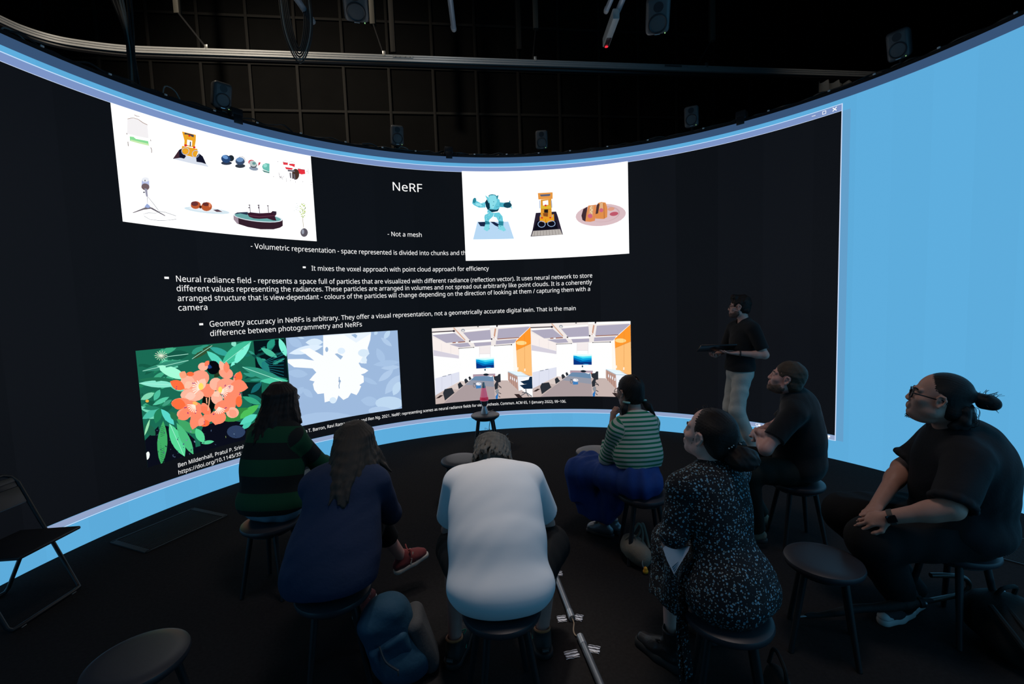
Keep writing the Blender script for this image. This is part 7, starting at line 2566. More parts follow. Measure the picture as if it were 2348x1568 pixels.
F = Field(.004)
F.ell(b.h(0, -.018, .038), V3(.081, .102, .095), b.Hd, .03)
F.ell(b.h(0, -.055, -.025), V3(.072, .052, .062), b.Hd, .03)
F.keep(b.h(0, .038, .02), b.Hd @ V3(0, .9, -.42))
F.keep(b.h(0, -.02, -.085), b.Hd @ V3(0, .2, -1))
for q in (-1, 1):
    F.ell(b.h(q * .079, .002, -.006), V3(.022, .026, .036), b.Hd, .012, True)
F.cone(b.h(0, .03, .145), b.h(0, -.13, .09), .006, .006, .012, True)
fl_ = hair_flow(b, (0, -.5, .9), 10)
F.ripple(.0010, strand_ripple(b, fl_, 4))
black_hair = hair_m('hair_black_brown', (.008, .006, .005), .4, (.026, .017, .014))
h_ = mk(F, 'hair', black_hair, b, S, fl_)
mint = principled('mint_hair_tie', (.22, .42, .36), .6)
for q, ends in ((-1, ((-.080, -.048, -.055), (-.105, -.045, -.10), (-.118, -.035, -.168))), (1, ((.075, -.055, -.058), (.102, -.078, -.105), (.13, -.11, -.168)))):
    F = Field(.004)
    F.chain([b.h(*p) for p in ends], [.017, .024, .007], .012)
    fq = hair_flow(b, (.2 * q, -.2, 1), 14)
    F.ripple(.003, strand_ripple(b, fq, 2.5))
    pt = mk(F, 'ponytail', black_hair, b, S, fq)
    mb = MB(); mb.tube([np.array(b.h(*ends[0])) + b.Hd @ V3(.02 * math.cos(t) , .02 * math.sin(t), -.004 * math.cos(t)) - b.origin for t in np.linspace(0, 6.283, 13)[:-1]], .0075, 8, closed=True); mb.build('hair_tie', mint, pt)
glasses(b, S, principled('dark_metal_frame', (.03, .03, .035), .3, .8), glass_m, .0018, .025, .021, 0)
eyes(b, S)
silver = principled('silver_leather', (.22, .22, .23), .35, .6)
for sd in 'LR':
    shoe(b, sd, S, (silver, rubber), .235, .036, name='shoe', sole_h=.02, lace=silver)

# ---- 5: the woman in the floral dress
b = Body(base=(.85, 1.95), yaw=30, hyaw=37, hpitch=13, g=.95, hs=1.03, sw=.155, P=(.887, 1.88, .555), N=(.868, 1.985, 1.015), H=(.868, 2.02, 1.16),
         sL=(.715, 1.925, .955), sR=(1.015, 2.075, .955), eL=(.668, 1.905, .765), eR=(1.02, 2.22, .70), wL=(.688, 2.06, .66), wR=(.84, 2.34, .60),
         kL=(.785, 2.28, .53), kR=(.93, 2.33, .53), aL=(.72, 2.10, .09), aR=(.96, 2.28, .09), fL=(-.62, .78), fR=(-.4, .9))
F = base_body(b, feet=False, cell=.0042, female=True, bulge=.01, jaw=.92, hands=[((.688, 2.06, .66), (.18, .8, -.5), (-.85, .25, .35), 'L', (.5, .6, .7, .8), .7, .92), ((.84, 2.34, .60), (-.75, .5, -.3), (.2, .3, 1), 'R', (.5, .6, .7, .8), .5, .92)])
Fl = person_root(b, F, skin_d, 'person in a black dress with pale blue flowers, hair in a low bun, holding papers')
dress = floral('floral_cloth')
F = Field(.0045)
torso(F, b, .014, .05, bulge=.01)
F.cone(b.N - b.up * .02, b.N + (b.h(0, -.02, -.06) - b.N) * .42, .062, .056, .02, cut1=True)
for sd in 'LR':
    sh = getattr(b, 's' + sd)
    F.ell(sh + V3(0, 0, .02), (.062, .062, .055), None, .03)
    sleeve(F, b, sd, 1, .066, .054, .025, .36 if sd == 'L' else .62, .05)
F.ell(b.P + b.T @ V3(0, -.02, -.02), V3(.215, .175, .12), b.T, .05)
F.ell(b.P + b.T @ V3(.0, -.03, .06), V3(.165, .135, .11), b.T, .06)
F.cone(b.hL, b.kL, .105, .086, .05).cone(b.hR, b.kR, .115, .088, .05).cone(b.P, (b.kL + b.kR) / 2, .12, .08, .06)
F.cone(b.kL, V3(.755, 2.19, .30), .092, .105, .05, cut1=True)
F.cone(b.kR, V3(.94, 2.30, .30), .092, .10, .05, cut1=True)
F.cone(V3(.79, 2.06, .47), V3(.765, 2.10, .31), .10, .085, .05, cut1=True)
F.keep((.73, 2.1, .285), V3(.1, -.25, -1), .004)
F.ripple(.005, folds(16, 81, (1.3, 1.3, .6))).ripple(.002, folds(48, 9))
mk(F, 'dress', dress, b, Fl)
mb = MB()
for (x, q, z0) in ((0, 0, .02), (.035, .7, .12)):                # the belt ends hanging down
    pts = smooth_path([(.722 + x * .3, 1.845, .68), (.682 + x * .5, 1.85, .57), (.672 + x * .5, 1.845, .43), (.675 + x * .6, 1.84, .26), (.68 + x * .7, 1.835, z0 + .04)], 6)
    n = len(mb.v)
    vs = []
    for i, p in enumerate(pts):
        w = .019
        for (s_, o_) in ((-1, -.002), (1, -.002), (1, .002), (-1, .002)):
            vs.append(Vector(p) - Vector(b.origin) + Vector((s_ * w, s_ * w * .5 + .008 * math.sin(i * .5 + q), 0)) + Vector((-.45, .9, 0)) * o_)
    fs = [(i * 4 + k, i * 4 + (k + 1) % 4, i * 4 + 4 + (k + 1) % 4, i * 4 + 4 + k) for i in range(len(pts) - 1) for k in range(4)]
    mb.add(vs, fs + [(3, 2, 1, 0), tuple(len(vs) - 4 + k for k in range(4))], 0, True)
mb.build('belt_tie', dress, Fl)
F = Field(.004)
F.ell(b.h(0, -.022, .038), V3(.081, .106, .096), b.Hd, .03)
F.ell(b.h(0, -.066, -.03), V3(.066, .056, .055), b.Hd, .03)
F.keep(b.h(0, .050, .03), b.Hd @ V3(0, .93, -.36))
F.keep(b.h(0, -.02, -.088), b.Hd @ V3(0, .35, -1))
for q in (-1, 1):
    F.ell(b.h(q * .081, .006, -.012), V3(.024, .030, .040), b.Hd, .010, True)
    F.cone(b.h(q * .068, .026, -.012), b.h(q * .073, .030, -.05), .0025, .0015, .003)
fl_ = hair_flow(b, (0, -.85, .1), 12)
F.ripple(.0009, strand_ripple(b, fl_, 4))
fhair = hair_m('hair_espresso', (.009, .006, .005), .4, (.030, .020, .016))
h_ = mk(F, 'hair', fhair, b, Fl, fl_)
F = Field(.004)
F.ell(b.h(.01, -.165, -.036), V3(.066, .055, .052), b.Hd, .02)
F.cone(b.h(0, -.105, -.035), b.h(0, -.14, -.05), .035, .04, .02)
F.ripple(.006, folds(60, 91)).ripple(.003, folds(140, 92))
bn = mk(F, 'bun', fhair, b, Fl, fl_)
mb = MB()
r_ = random.Random(2)
for i in range(9):
    c = b.h(-.045 + .011 * i, -.118 - .006 * math.sin(i), .006 + .016 * math.sin(i * .38)) - b.origin
    mb.lathe([(0, -.0032), (.0026, -.0018), (.0032, 0), (.0026, .0018), (0, .0032)], c, 8)
mb.build('pearl_rim', principled('pearl', (.5, .5, .48), .3), bn)
L_ = []
for i in range(12):
    x = r_.uniform(-.05, .05); y = r_.uniform(.0, .07)
    p = V3(x, y, .038 + .096 * math.sqrt(max(.02, 1 - (x / .081) ** 2 - ((y + .022) / .106) ** 2)))
    L_.append((b.h(*p), b.h(*(p + V3(r_.uniform(-.01, .01), .004, .006))), b.h(*(p + V3(r_.uniform(-.01, .01), .016, .006)))))
stray(b, L_, r_, None).build('stray_hair', fhair, h_)
eyes(b, Fl); brows(b, Fl, fhair, .003)
boot = principled('black_boot_leather', (.014, .014, .015), .38, spec=.5, bump=(60, .15))
for sd in 'LR':
    shoe(b, sd, Fl, (boot, rubber), .28, .043, True, 'boot', .036, chunky=.004, lace=rubber)

# ---- 6: the bearded man with folded arms
b = Body(base=(1.9, 3.2), yaw=60, hyaw=58, hpitch=18, g=1.02, hs=1.0, sw=.18, P=(2.02, 3.2, .555), N=(1.985, 3.2, 1.075), H=(1.915, 3.175, 1.19),
         sL=(1.885, 3.04, .975), sR=(2.12, 3.34, .975), eL=(1.665, 2.985, .755), eR=(1.98, 3.44, .77), wL=(1.74, 3.22, .79), wR=(1.70, 3.14, .835),
         kL=(1.58, 3.07, .575), kR=(1.62, 3.42, .56), aL=(1.68, 3.13, .13), aR=(1.88, 3.44, .09), fL=(-1, .2), fR=(-.96, .25))
F = base_body(b, feet=False, cell=.004, bulge=.035, belly=.02, hands=[((1.74, 3.22, .79), (.1, .95, -.1), (-.8, .1, .4), 'L', (.3, .4, .4, .5), .3), ((1.698, 3.10, .835), (-.06, -1, .0), (-1, .06, .1), 'R', (.75, .85, .9, .95), .2, 1.0, .1)])
Bt = person_root(b, F, skin_b, 'short-haired bearded person in a black T-shirt with folded arms, looking up')
F = Field(.005)
torso(F, b, .018, .06, bulge=.035, belly=.025)
F.ell(b.P + b.T @ V3(0, -.01, .02), V3(.205, .16, .12), b.T, .06)
F.ell(b.t(0, -.01, .2), V3(.19, .165, .2), b.R, .08)
for sd in 'LR':
    sleeve(F, b, sd, .70, .076, .07, .03)
ring(F, b.N + b.up * .012 + V3(-.012, 0, 0), b.up + V3(-.45, .1, 0), .064, .009, .012)
F.keep(b.P + V3(0, 0, -.06), (0, 0, -1))
F.ripple(.004, folds(17, 101)).ripple(.0015, folds(46, 10))
mk(F, 't_shirt', black_tee, b, Bt)
olive = principled('dark_olive_cotton', (.016, .015, .011), .85, spec=.2, bump=(90, .15))
tr_ = trousers(b, Bt, olive, .014, r=(.092, .07, .05))
mb = MB(); mb.lathe([(.006, -.002), (.007, .001), (.004, .003), (0, .003)], b.P + b.T @ V3(-.19, .06, .02) - b.origin, 10, Matrix(b.T.tolist()) @ Matrix.Rotation(-math.pi / 2, 3, 'Y')); mb.build('rivet', steel, tr_)
F = Field(.004)
F.ell(b.h(0, -.016, .042), V3(.079, .100, .094), b.Hd, .02)
F.ell(b.h(0, -.05, -.03), V3(.068, .058, .055), b.Hd, .03)
F.keep(b.h(0, .052, .01), b.Hd @ V3(0, .84, -.54))
F.keep(b.h(0, -.02, -.078), b.Hd @ V3(0, .15, -1))
for q in (-1, 1):
    F.ell(b.h(q * .079, .0, -.002), V3(.022, .026, .036), b.Hd, .010, True)
fl_ = hair_flow(b, (0, -.9, .4), 12)
F.ripple(.0012, strand_ripple(b, fl_, 4)).ripple(.0022, folds(90, 12))
sandy = hair_m('hair_sandy', (.045, .030, .020), .5, (.115, .080, .054))
h_ = mk(F, 'hair', sandy, b, Bt, fl_)
def beard(b, root, m, thick=.004, mouth=True, low=.0):
    F = Field(.0035)
    t = thick
    F.ell(b.h(0, .028, -.040), V3(.060 + t, .065 + t, .076 + t), b.Hd, .02)
    F.ell(b.h(0, .070, -.090), V3(.026 + t, .024 + t, .022 + t), b.Hd, .025)
    for q in (-1, 1):
        F.ell(b.h(q * .047, .008, -.062), V3(.021 + t, .028 + t, .023 + t), b.Hd, .02)
    F.cone(b.h(-.020, .090, -.047), b.h(.020, .090, -.047), .0075 + t * .5, .0075 + t * .5, .01)
    F.keep(b.h(0, .06, -.040), b.Hd @ V3(0, .35, 1), .012)
    F.keep(b.h(0, -.004, 0), b.Hd @ V3(0, -1, .15), .006)
    F.cone(b.h(-.016, .1, -.061), b.h(.016, .1, -.061), .012, .012, .006, True)
    for q in (-1, 1):
        F.ell(b.h(q * .045, .075, -.042), V3(.022, .03, .022), b.Hd, .012, True)
    F.ripple(.0016, folds(160, 55))
    return mk(F, 'beard', m, b, root, hair_flow(b, (0, .3, -1), 20))
beard(b, Bt, hair_m('beard_sandy', (.17, .095, .068), .6, (.26, .16, .12)), .0027)
eyes(b, Bt); brows(b, Bt, sandy, .003)
for sd in 'LR':
    shoe(b, sd, Bt, (principled('tan_suede', (.22, .16, .11), .85), rubber), .28, .043, name='shoe')

# ---- 7: the man with the hair bun
b = Body(base=(2.15, 2.3), yaw=52, hyaw=52, hpitch=13, g=1.38, hs=1.05, sw=.2, P=(2.275, 2.275, .585), N=(2.205, 2.27, 1.075), H=(2.09, 2.225, 1.24),
         sL=(2.115, 2.085, .985), sR=(2.33, 2.42, .985), eL=(1.965, 2.005, .785), eR=(2.165, 2.50, .785), wL=(1.795, 2.14, .685), wR=(1.895, 2.335, .655),
         kL=(1.79, 2.23, .52), kR=(1.87, 2.52, .525), aL=(2.085, 2.375, .09), aR=(2.20, 2.44, .09), fL=(-.90, -.36), fR=(-.9, -.4))
F = base_body(b, feet=False, cell=.0036, bulge=.05, belly=.03, jaw=1.14,
              hands=[((1.795, 2.14, .685), (-.70, .60, -.40), (-.45, -.55, .75), 'L', (.55, .35, .5, .75), .35, 1.0, .18),
                     ((1.895, 2.335, .655), (-.80, -.62, -.12), (-.2, .25, 1), 'R', (.25, .45, .9, 1.0), .3, 1.0, .2)])
F.ell(b.h(0, .028, -.10), V3(.045, .045, .028), b.Hd, .03)
F.ell(b.h(0, .094, -.060), V3(.016, .006, .012), b.Hd, .01)
M = person_root(b, F, skin_c, 'person with black glasses and a hair bun in a black shirt, hands clasped')
F = Field(.005)
torso(F, b, .018, .045, bulge=.045, belly=.035)
F.ell(b.P + b.T @ V3(0, .0, .01), V3(.265, .215, .15), b.T, .06)
F.ell(b.t(0, -.03, .28), V3(.235, .20, .22), b.R, .08)
for sd in 'LR':
    sleeve(F, b, sd, .92 if sd == 'L' else .82, .092, .082, .04)
    s_, e_ = getattr(b, 's' + sd), getattr(b, 'e' + sd)
    ring(F, s_ + (e_ - s_) * (.9 if sd == 'L' else .8), e_ - s_, .078, .012, .012)
F.keep(b.P + V3(0, 0, -.095), (.0, 0, -1))
ring(F, b.N + b.up * .03 + V3(-.01, 0, 0), b.up + V3(-.5, -.1, 0), .071, .013, .014)
F.cone(b.N + b.R @ V3(-.02, .07, .0), b.N + b.R @ V3(-.06, .10, -.05), .014, .006, .012).cone(b.N + b.R @ V3(.02, .07, .0), b.N + b.R @ V3(.06, .10, -.05), .014, .006, .012)
F.ripple(.006, folds(15, 111)).ripple(.002, folds(44, 11))
sh_ = mk(F, 'shirt', black_cot, b, M)
mb = MB()
for (z, y) in ((.46, .085), (.40, .135)):
    mb.lathe([(.0055, -.002), (.0062, .001), (.003, .002), (0, .002)], b.t(0, y, z) - b.origin, 10, Matrix(b.R.tolist()) @ Matrix.Rotation(-math.pi / 2, 3, 'X'))
mb.build('button', principled('dark_button', (.05, .05, .055), .3), sh_)
trousers(b, M, black_trs, .018, r=(.105, .078, .055), waist=.05, amp=.004)
F = Field(.004)
F.ell(b.h(0, -.02, .042), V3(.081, .104, .093), b.Hd, .03)
F.ell(b.h(0, -.062, -.035), V3(.071, .058, .055), b.Hd, .03)
F.keep(b.h(0, .050, .02), b.Hd @ V3(0, .80, -.60))
F.keep(b.h(0, -.02, -.085), b.Hd @ V3(0, .3, -1))
for q in (-1, 1):
    F.ell(b.h(q * .080, .008, -.008), V3(.024, .030, .042), b.Hd, .010, True)
F.chain([b.h(0, -.10, .045), b.h(0, -.125, .048)], [.028, .022], .015)
fl_ = hair_flow(b, (0, -1, .12), 13)
F.ripple(.0009, strand_ripple(b, fl_, 4))
mhair = hair_m('hair_jet', (.006, .0055, .0055), .36, (.024, .021, .019))
h_ = mk(F, 'hair', mhair, b, M, fl_)
F = Field(.0035)
F.chain([b.h(0, -.125, .048), b.h(0, -.16, .044), b.h(0, -.178, .036), b.h(0, -.148, .024)], [.024, .029, .027, .024], .015)
F.ripple(.003, folds(70, 121))
bn = mk(F, 'bun', mhair, b, M, fl_)
F = Field(.0035)
F.chain([b.h(0, -.105, -.01), b.h(.0, -.125, -.055), b.h(0, -.115, -.098), b.h(0, -.075, -.105)], [.026, .022, .02, .02], .02)
F.chain([b.h(-.04, -.095, -.02), b.h(-.045, -.105, -.065), b.h(-.04, -.08, -.10)], [.024, .02, .018], .02)
F.chain([b.h(.04, -.095, -.02), b.h(.045, -.105, -.065), b.h(.04, -.08, -.10)], [.024, .02, .018], .02)
F.ripple(.004, folds(80, 122))
mk(F, 'loose_hair', mhair, b, M, fl_)
r_ = random.Random(12); L_ = []
for i in range(34):
    a = r_.uniform(0, 6.28)
    c = V3(.028 * math.cos(a), -.155 + r_.uniform(-.03, .02), .045 + .026 * math.sin(a))
    d = V3(.018 * math.cos(a), r_.uniform(-.02, .01), .02 * math.sin(a) + .004)
    L_.append((b.h(*c), b.h(*(c + d * .5)), b.h(*(c + d + V3(0, -.006, -.002)))))
for i in range(26):
    c = V3(r_.uniform(-.03, .03), r_.uniform(-.12, -.09), r_.uniform(-.09, -.0))
    L_.append((b.h(*c), b.h(*(c + V3(0, -.03, .005))), b.h(*(c + V3(0, -.04, -.03))), b.h(*(c + V3(0, -.015, -.045)))))
for i in range(44):                                            # chin hair
    c = V3(r_.uniform(-.018, .018), r_.uniform(.05, .088), -.108)
    L_.append((b.h(*c), b.h(*(c + V3(0, .003, -.006))), b.h(*(c + V3(r_.uniform(-.006, .006), r_.uniform(-.004, .01), -.013)))))
stray(b, L_, r_, None).build('stray_hair', mhair, h_)
F = Field(.003)
F.ell(b.h(0, .066, -.106), V3(.022, .026, .010), b.Hd, .01)
F.ripple(.002, folds(200, 130))
mk(F, 'chin_beard', mhair, b, M, fl_)
glasses(b, M, frame_m, glass_m, .0032, .026, .019, .7)
eyes(b, M); brows(b, M, mhair, .0035)
wt = thing('wristwatch', (0, 0, 0), None, None); wt.parent = M
dW = _n(b.wL - b.eL)
cW = b.wL - dW * .012
nW = _n(V3(-.45, -.55, .75) - dW * (V3(-.45, -.55, .75) @ dW)); xW = np.cross(dW, nW)
mb = MB()
pts = [cW + nW * .031 * math.cos(t) + xW * .034 * math.sin(t) - b.origin for t in np.linspace(0, 6.283, 25)[:-1]]
n_ = 24; vs = []
for p in pts:
    rr_ = _n(p - (cW - b.origin))
    vs += [p + dW * .011, p - dW * .011, p - dW * .011 + rr_ * .003, p + dW * .011 + rr_ * .003]
mb.add(vs, [(4 * i + k, 4 * i + (k + 1) % 4, 4 * ((i + 1) % n_) + (k + 1) % 4, 4 * ((i + 1) % n_) + k) for i in range(n_) for k in range(4)], 0, True)
mb.build('strap', principled('grey_strap', (.055, .05, .042), .6), wt)
xa_ = _n(-nW * .15 - xW)
xa_ = _n(xW * -.62 + nW * .78)
mb = MB(); mb.box(cW + xa_ * .036 - b.origin, (.034, .042, .010), Matrix(np.stack([np.cross(dW, xa_), dW, xa_], 1).tolist()), bev=.004); mb.build('watch_face', principled('watch_glass', (.008, .008, .01), .12, .2), wt)
wt_keys = list(wt.keys())
canvas = principled('black_canvas', (.018, .018, .02), .85)
white_r = principled('white_rubber', (.42, .42, .41), .5)
for sd in 'LR':
    shoe(b, sd, M, (canvas, white_r), .265, .041, name='canvas_shoe', sole_h=.032, lace=principled('white_lace', (.5, .5, .48), .7), cap=white_r)

# ---- 8: the presenter
b = Body(base=(2.6, 5.1), yaw=84, hyaw=62, hpitch=4, g=1.0, hs=1.0, sw=.17, P=(2.545, 5.1, .935), N=(2.60, 5.1, 1.495), H=(2.54, 5.1, 1.655),
         sL=(2.605, 4.925, 1.42), sR=(2.555, 5.27, 1.425), eL=(2.69, 4.85, 1.145), eR=(2.51, 5.37, 1.17), wL=(2.445, 4.93, 1.165), wR=(2.32, 5.20, 1.115),
         kL=(2.46, 4.99, .52), kR=(2.49, 5.20, .51), aL=(2.66, 4.99, .09), aR=(2.63, 5.25, .09), fL=(-1, -.05), fR=(-.95, .2))
F = base_body(b, feet=False, cell=.004, hands=[((2.445, 4.93, 1.165), (-.95, .28, .02), (.05, -.1, -1), 'L', (.15, .2, .2, .25), .15), ((2.32, 5.20, 1.115), (-.55, -.75, .05), (.0, .1, -1), 'R', (.2, .25, .3, .35), .15)])
Pr = person_root(b, F, skin_a, 'standing person in a black T-shirt and pale trousers holding a thin tablet')
F = Field(.005)
torso(F, b, .016, .05)
F.ell(b.P + V3(0, 0, .05), V3(.198, .152, .12), b.T, .05)
F.ell(b.P + V3(0, 0, .16), V3(.165, .125, .16), b.T, .06)
for sd in 'LR':
    sleeve(F, b, sd, .80, .070, .066, .03)
F.keep(b.P + V3(0, 0, .02), (0, 0, -1))
F.cone(b.N + V3(-.03, 0, .07), b.N + b.R @ V3(0, .075, -.085), .058, .008, .01, True)
F.ripple(.0045, folds(18, 131)).ripple(.0015, folds(46, 13))
mk(F, 't_shirt', black_tee, b, Pr)
chino = principled('pale_chino', (.42, .40, .355), .85, spec=.2, noise=(20, .08), bump=(60, .2))
trousers(b, Pr, chino, .016, hem=(.98, .98), r=(.084, .062, .042), waist=.04, amp=.005, seed=29)
F = Field(.004)
F.ell(b.h(0, -.018, .046), V3(.083, .106, .097), b.Hd, .03)
F.ell(b.h(0, -.055, -.025), V3(.07, .058, .05), b.Hd, .03)
F.cone(b.h(-.035, .062, .112), b.h(.035, .066, .112), .030, .030, .03)
F.keep(b.h(0, .050, .01), b.Hd @ V3(0, .84, -.52))
F.keep(b.h(0, -.02, -.075), b.Hd @ V3(0, .15, -1))
for q in (-1, 1):
    F.ell(b.h(q * .081, .0, -.002), V3(.024, .028, .038), b.Hd, .010, True)
F.ripple(.006, folds(75, 141)).ripple(.003, folds(150, 142))
fl_ = hair_flow(b, (0, -.6, .8), 12)
mk(F, 'hair', dark_hair, b, Pr, fl_)
beard(b, Pr, hair_m('beard_dark', (.11, .064, .05), .6, (.22, .13, .10)), .0028)
eyes(b, Pr); brows(b, Pr, dark_hair, .0035)
glasses(b, Pr, frame_m, glass_m, .0028, .026, .019, .4)
mb = MB()
dW = _n(b.wL - b.eL); cW = b.wL - dW * .02; nW = V3(0, 0, 1); xW = np.cross(dW, nW)
mb.tube([cW + nW * .028 * math.cos(t) + xW * .030 * math.sin(t) - b.origin for t in np.linspace(0, 6.283, 17)[:-1]], .008, 8, closed=True)
mb.build('wristband', rubber, Pr)
for sd in 'LR':
    shoe(b, sd, Pr, (principled('dark_shoe_leather', (.02, .018, .017), .5), rubber), .28, .043, name='shoe')
# ------------------------------------------------------------------ things held and bags
t = thing('tablet', (2.27, 5.07, 1.20), 'thin dark tablet held flat by the standing person', 'tablet')
zt = _n(V3(.06, .34, .94)); xt = _n(V3(.93, -.1, .23)); xt = _n(xt - zt * (xt @ zt)); yt = np.cross(zt, xt)
Rt = Matrix(np.stack([xt, yt, zt], 1).tolist())
mb = MB(); mb.box((0, 0, .016), (.37, .26, .016), Rt, bev=.005); mb.build('back_shell', principled('dark_tablet_shell', (.02, .02, .022), .35, .5), t)
mb = MB(); mb.box(Rt @ Vector((0, 0, .0255 + .0)) + Vector((0, 0, 0)), (.35, .24, .002), Rt); mb.build('display', principled('tablet_glass', (.01, .01, .012), .1), t)

pap = principled('white_paper', (.62, .65, .72), .7)
t = thing('paper_sheets', (.68, 1.95, .64), 'folded white paper sheets in the hand of the person in the floral dress', 'paper')
mb = MB()
A_, B_, C_ = V3(-.012, .10, -.018), V3(.028, -.11, .088), V3(-.028, -.09, -.028)
for k in range(4):
    o = V3(.004 * k, .006 * k, .002 * k)
    vs = [A_ + o, B_ + o, (B_ + C_) / 2 + o + V3(.003, .004, 0), C_ + o + V3(-.006 * k, 0, .004 * k), (A_ + C_) / 2 + o + V3(-.004, .004, 0)]
    vs2 = [v + V3(.0, .0012, .0002) for v in vs]
    mb.add(vs + vs2, [(0, 1, 2, 3, 4), (9, 8, 7, 6, 5)] + [(i, i + 5, (i + 1) % 5 + 5, (i + 1) % 5) for i in range(5)])
mb.build('folded_sheet', pap, t)

# teal rucksack
teal = principled('teal_nylon', (.009, .050, .092), .75, spec=.3, bump=(50, .2), noise=(12, .2))
greyn = principled('grey_nylon', (.040, .043, .047), .8, bump=(60, .2))
base_ = V3(-.60, 2.10, 0)
bp_ = thing('backpack', tuple(base_), 'teal blue backpack slumped on the floor between the navy jacket and white T-shirt wearers', 'bag')
F = Field(.005)
Rb_ = rot_axes(.35, 0, .36)
F.box((-.625, 2.10, .19), (.125, .085, .20), Rb_, .075, .03)
F.ell((-.665, 2.09, .33), (.075, .06, .07), Rb_, .05)
F.ell((-.575, 2.09, .10), (.13, .10, .10), None, .06)
F.keep((0, 0, .003), (0, 0, -1))
F.ripple(.010, folds(13, 201)).ripple(.004, folds(36, 202))
F.build('main_pouch', teal, bp_, base_)
F = Field(.005)
F.box((-.60, 2.03, .135), (.095, .028, .115), Rb_, .027, .02)
F.keep((0, 0, .004), (0, 0, -1))
F.ripple(.006, folds(20, 203)).ripple(.003, folds(45, 207))
F.build('front_pocket', teal, bp_, base_)
F = Field(.005)
F.box((-.50, 2.15, .15), (.045, .10, .15), rot_axes(.2, 0, .30), .042, .02)
F.keep((0, 0, .003), (0, 0, -1))
F.ripple(.006, folds(18, 204))
F.build('back_panel', greyn, bp_, base_)
zipm = principled('dark_zip', (.02, .022, .026), .5)
mb = MB(); mb.tube([Vector(p) - Vector(base_) for p in smooth_path([(-.745, 2.06, .19), (-.735, 2.035, .27), (-.70, 2.06, .345), (-.63, 2.07, .352), (-.56, 2.09, .315)], 8)], .006, 6); mb.build('zip', zipm, bp_)
mb = MB(); mb.tube([Vector(p) - Vector(base_) for p in smooth_path([(-.66, 1.982, .24), (-.63, 1.965, .18), (-.575, 1.968, .13)], 8)], .005, 6); mb.build('pocket_zip', zipm, bp_)
mb = MB(); mb.box(Vector((-.575, 1.962, .125)) - Vector(base_), (.008, .006, .03), bev=.002); mb.build('zip_pull', greyn, bp_)
mb = MB(); mb.tube([Vector(p) - Vector(base_) for p in smooth_path([(-.70, 2.11, .345), (-.67, 2.10, .395), (-.62, 2.12, .385), (-.61, 2.13, .345)], 8)], .009, 8); mb.build('grab_handle', teal, bp_)
mb = MB(); mb.box(Vector((-.62, 1.925, .012)) - Vector(base_), (.06, .03, .018), bev=.006); mb.build('red_tab', principled('red_fabric', (.35, .02, .03), .7), bp_)

# beige shoulder bag with a yellow charm
base_ = V3(.80, 2.98, 0)
bg = thing('shoulder_bag', tuple(base_), 'small beige canvas bag on the floor under the blue skirt wearer’s stool', 'bag')
beige = principled('beige_canvas', (.17, .15, .115), .85, bump=(90, .25), noise=(20, .15))
F = Field(.004)
F.cone((.775, 3.06, .085), (.815, 2.93, .075), .072, .066, .03)
F.ell((.785, 3.0, .085), (.085, .095, .075), None, .03)
F.keep((0, 0, .003), (0, 0, -1))
F.ripple(.007, folds(26, 211)).ripple(.003, folds(60, 212))
F.build('pouch', beige, bg, base_)
mb = MB()
for dx in (-.022, .03):
    pts = smooth_path([(.755 + dx, 3.03, .14), (.79 + dx, 3.01, .19), (.83 + dx * .5, 3.02, .255), (.85 + dx * .4, 3.0, .20), (.845 + dx, 2.97, .11)], 8)
    mb.tube([Vector(p) - Vector(base_) for p in pts], .009, 8)
mb.build('handle', beige, bg)
mb = MB(); mb.box(Vector((.765, 2.985, .158)) - Vector(base_), (.05, .035, .004), Matrix.Rotation(.5, 3, 'X') @ Matrix.Rotation(-.4, 3, 'Y'), bev=.001); mb.build('label_patch', principled('dark_patch', (.06, .055, .05), .7), bg)
mb = MB(); mb.tube([Vector(p) - Vector(base_) for p in smooth_path([(.80, 2.862, .085), (.795, 2.85, .06), (.805, 2.845, .04)], 5)], .004, 6); mb.build('key_ring', steel, bg)
F = Field(.003)
F.ell((.812, 2.842, .022), (.018, .013, .018), None, .01); F.ell((.812, 2.842, .042), (.012, .011, .012), None, .008)
F.build('charm', principled('yellow_vinyl', (.75, .33, .02), .45), bg, base_)

# dark rucksack behind the umbrella
base_ = V3(2.42, 2.2, 0)
db = thing('backpack', tuple(base_), 'black rucksack lying on the floor beside the hair-bun wearer’s stool', 'bag')
blk = principled('black_nylon', (.012, .0115, .010), .8, spec=.25, bump=(50, .25))
F = Field(.006)
F.ell((2.40, 2.12, .13), (.16, .20, .135), rot_axes(.4), .05)
F.ell((2.34, 2.03, .11), (.12, .12, .11), None, .05)
F.keep((0, 0, .003), (0, 0, -1))
F.ripple(.008, folds(15, 221)).ripple(.003, folds(42, 222))
F.build('main_pouch', blk, db, base_)
mb = MB()
for (q, z) in ((0, 0), (.07, .01)):
    mb.tube([Vector(p) - Vector(base_) for p in smooth_path([(2.27 + q, 2.10, .24), (2.24 + q, 1.98, .20), (2.28 + q, 1.90, .10), (2.38 + q, 1.93, .07)], 8)], .013, 8)
mb.build('strap', blk, db)
mb = MB(); mb.tube([Vector(p) - Vector(base_) for p in smooth_path([(2.36, 2.16, .255), (2.37, 2.14, .30), (2.44, 2.15, .30), (2.46, 2.17, .25)], 8)], .01, 8); mb.build('grab_handle', blk, db)
mb = MB(); mb.box((2.475 - 2.42, 2.215 - 2.2, .18), (.075, .004, .085), Matrix.Rotation(.5, 3, 'Z') @ Matrix.Rotation(-.5, 3, 'X'), bev=.0015)
mb.build('card_tag', principled('white_card', (.5, .52, .56), .5), db)

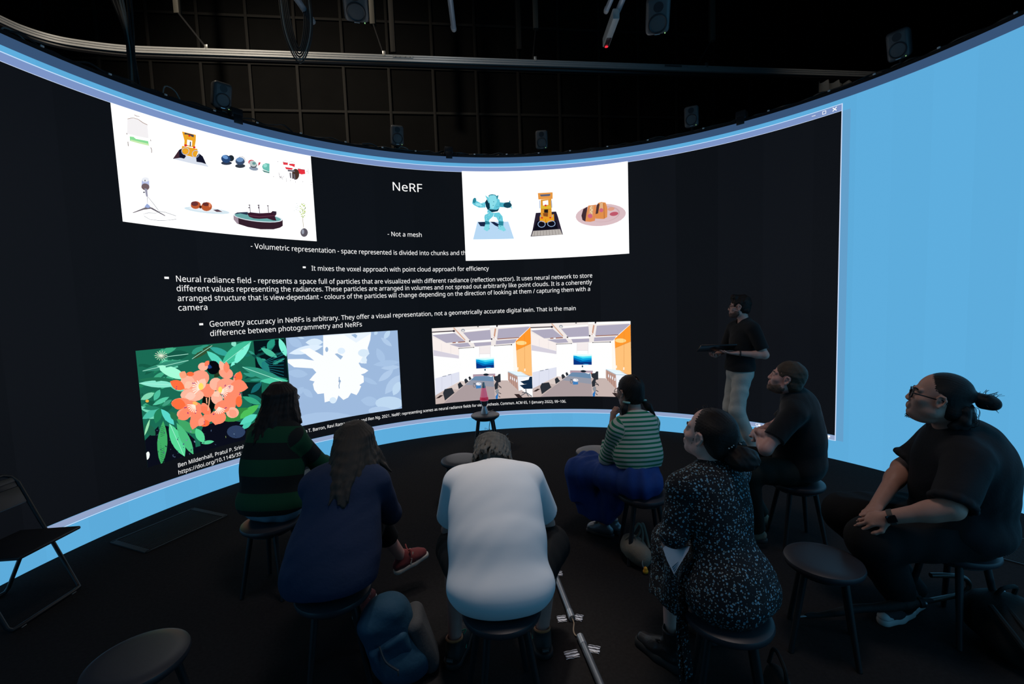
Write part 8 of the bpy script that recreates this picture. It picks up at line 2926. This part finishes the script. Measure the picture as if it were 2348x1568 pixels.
# umbrella on the floor
A_, B_ = V3(1.487, 2.37, .02), V3(2.16, 2.265, .165)
um = thing('umbrella', tuple(A_), 'rolled black umbrella with curved handle lying on the floor by the canvas shoes', 'umbrella')
umm = principled('black_umbrella_cloth', (.013, .013, .012), .7, spec=.3, bump=(60, .3))
mb = MB(); mb.tube([Vector(p) - Vector(A_) for p in (A_, A_ + (B_ - A_) * .1)], [.004, .006], 8); mb.build('tip', brushed, um)
F = Field(.004)
F.chain([A_ + (B_ - A_) * t for t in (.09, .4, .8, .97)], [.010, .022, .027, .016], .01)
fu = lambda P: np.sin(np.arctan2(P[:, 2] - (A_[2] + (P[:, 0] - A_[0]) * .13), P[:, 1] - A_[1] - (P[:, 0] - A_[0]) * .07) * 4 + P[:, 0] * 22)
F.ripple(.004, fu)
F.build('rolled_canopy', umm, um, A_)
mb = MB(); mb.tube([Vector(p) - Vector(A_) for p in smooth_path([B_ - (B_ - A_) * .04, V3(2.25, 2.285, .165), V3(2.33, 2.295, .175), V3(2.365, 2.30, .215), V3(2.34, 2.30, .255), V3(2.27, 2.30, .272), V3(2.16, 2.30, .278)], 8)], .0125, 10); mb.build('handle', principled('varnished_wood', (.03, .022, .015), .4), um)
mb = MB(); mb.tube([Vector(B_ + (B_ - A_) * t - A_) for t in (-.12, -.09)], .029, 12); mb.build('closing_band', umm, um)
mb = MB(); mb.lathe([(0, -.006), (.006, -.004), (.006, .004), (0, .006)], Vector(B_ + (B_ - A_) * -.1 - A_) + Vector((0, -.028, .01)), 8, Matrix.Rotation(math.pi / 2, 3, 'X')); mb.build('snap_button', brushed, um)

# a dark bag in the shadow behind the floral dress stool
base_ = V3(1.06, 1.80, 0)
sb = thing('tote_bag', tuple(base_), 'dark tote bag on the floor in the shadow next to the floral dress wearer’s stool', 'bag')
F = Field(.006)
F.ell((1.07, 1.80, .10), (.05, .12, .11), rot_axes(-.2), .04)
F.keep((0, 0, .003), (0, 0, -1))
F.ripple(.006, folds(18, 231))
F.build('pouch', blk, sb, base_)
mb = MB(); mb.tube([Vector(p) - Vector(base_) for p in smooth_path([(1.06, 1.73, .19), (1.055, 1.74, .27), (1.06, 1.82, .29), (1.065, 1.87, .19)], 8)], .008, 8); mb.build('handle', blk, sb)
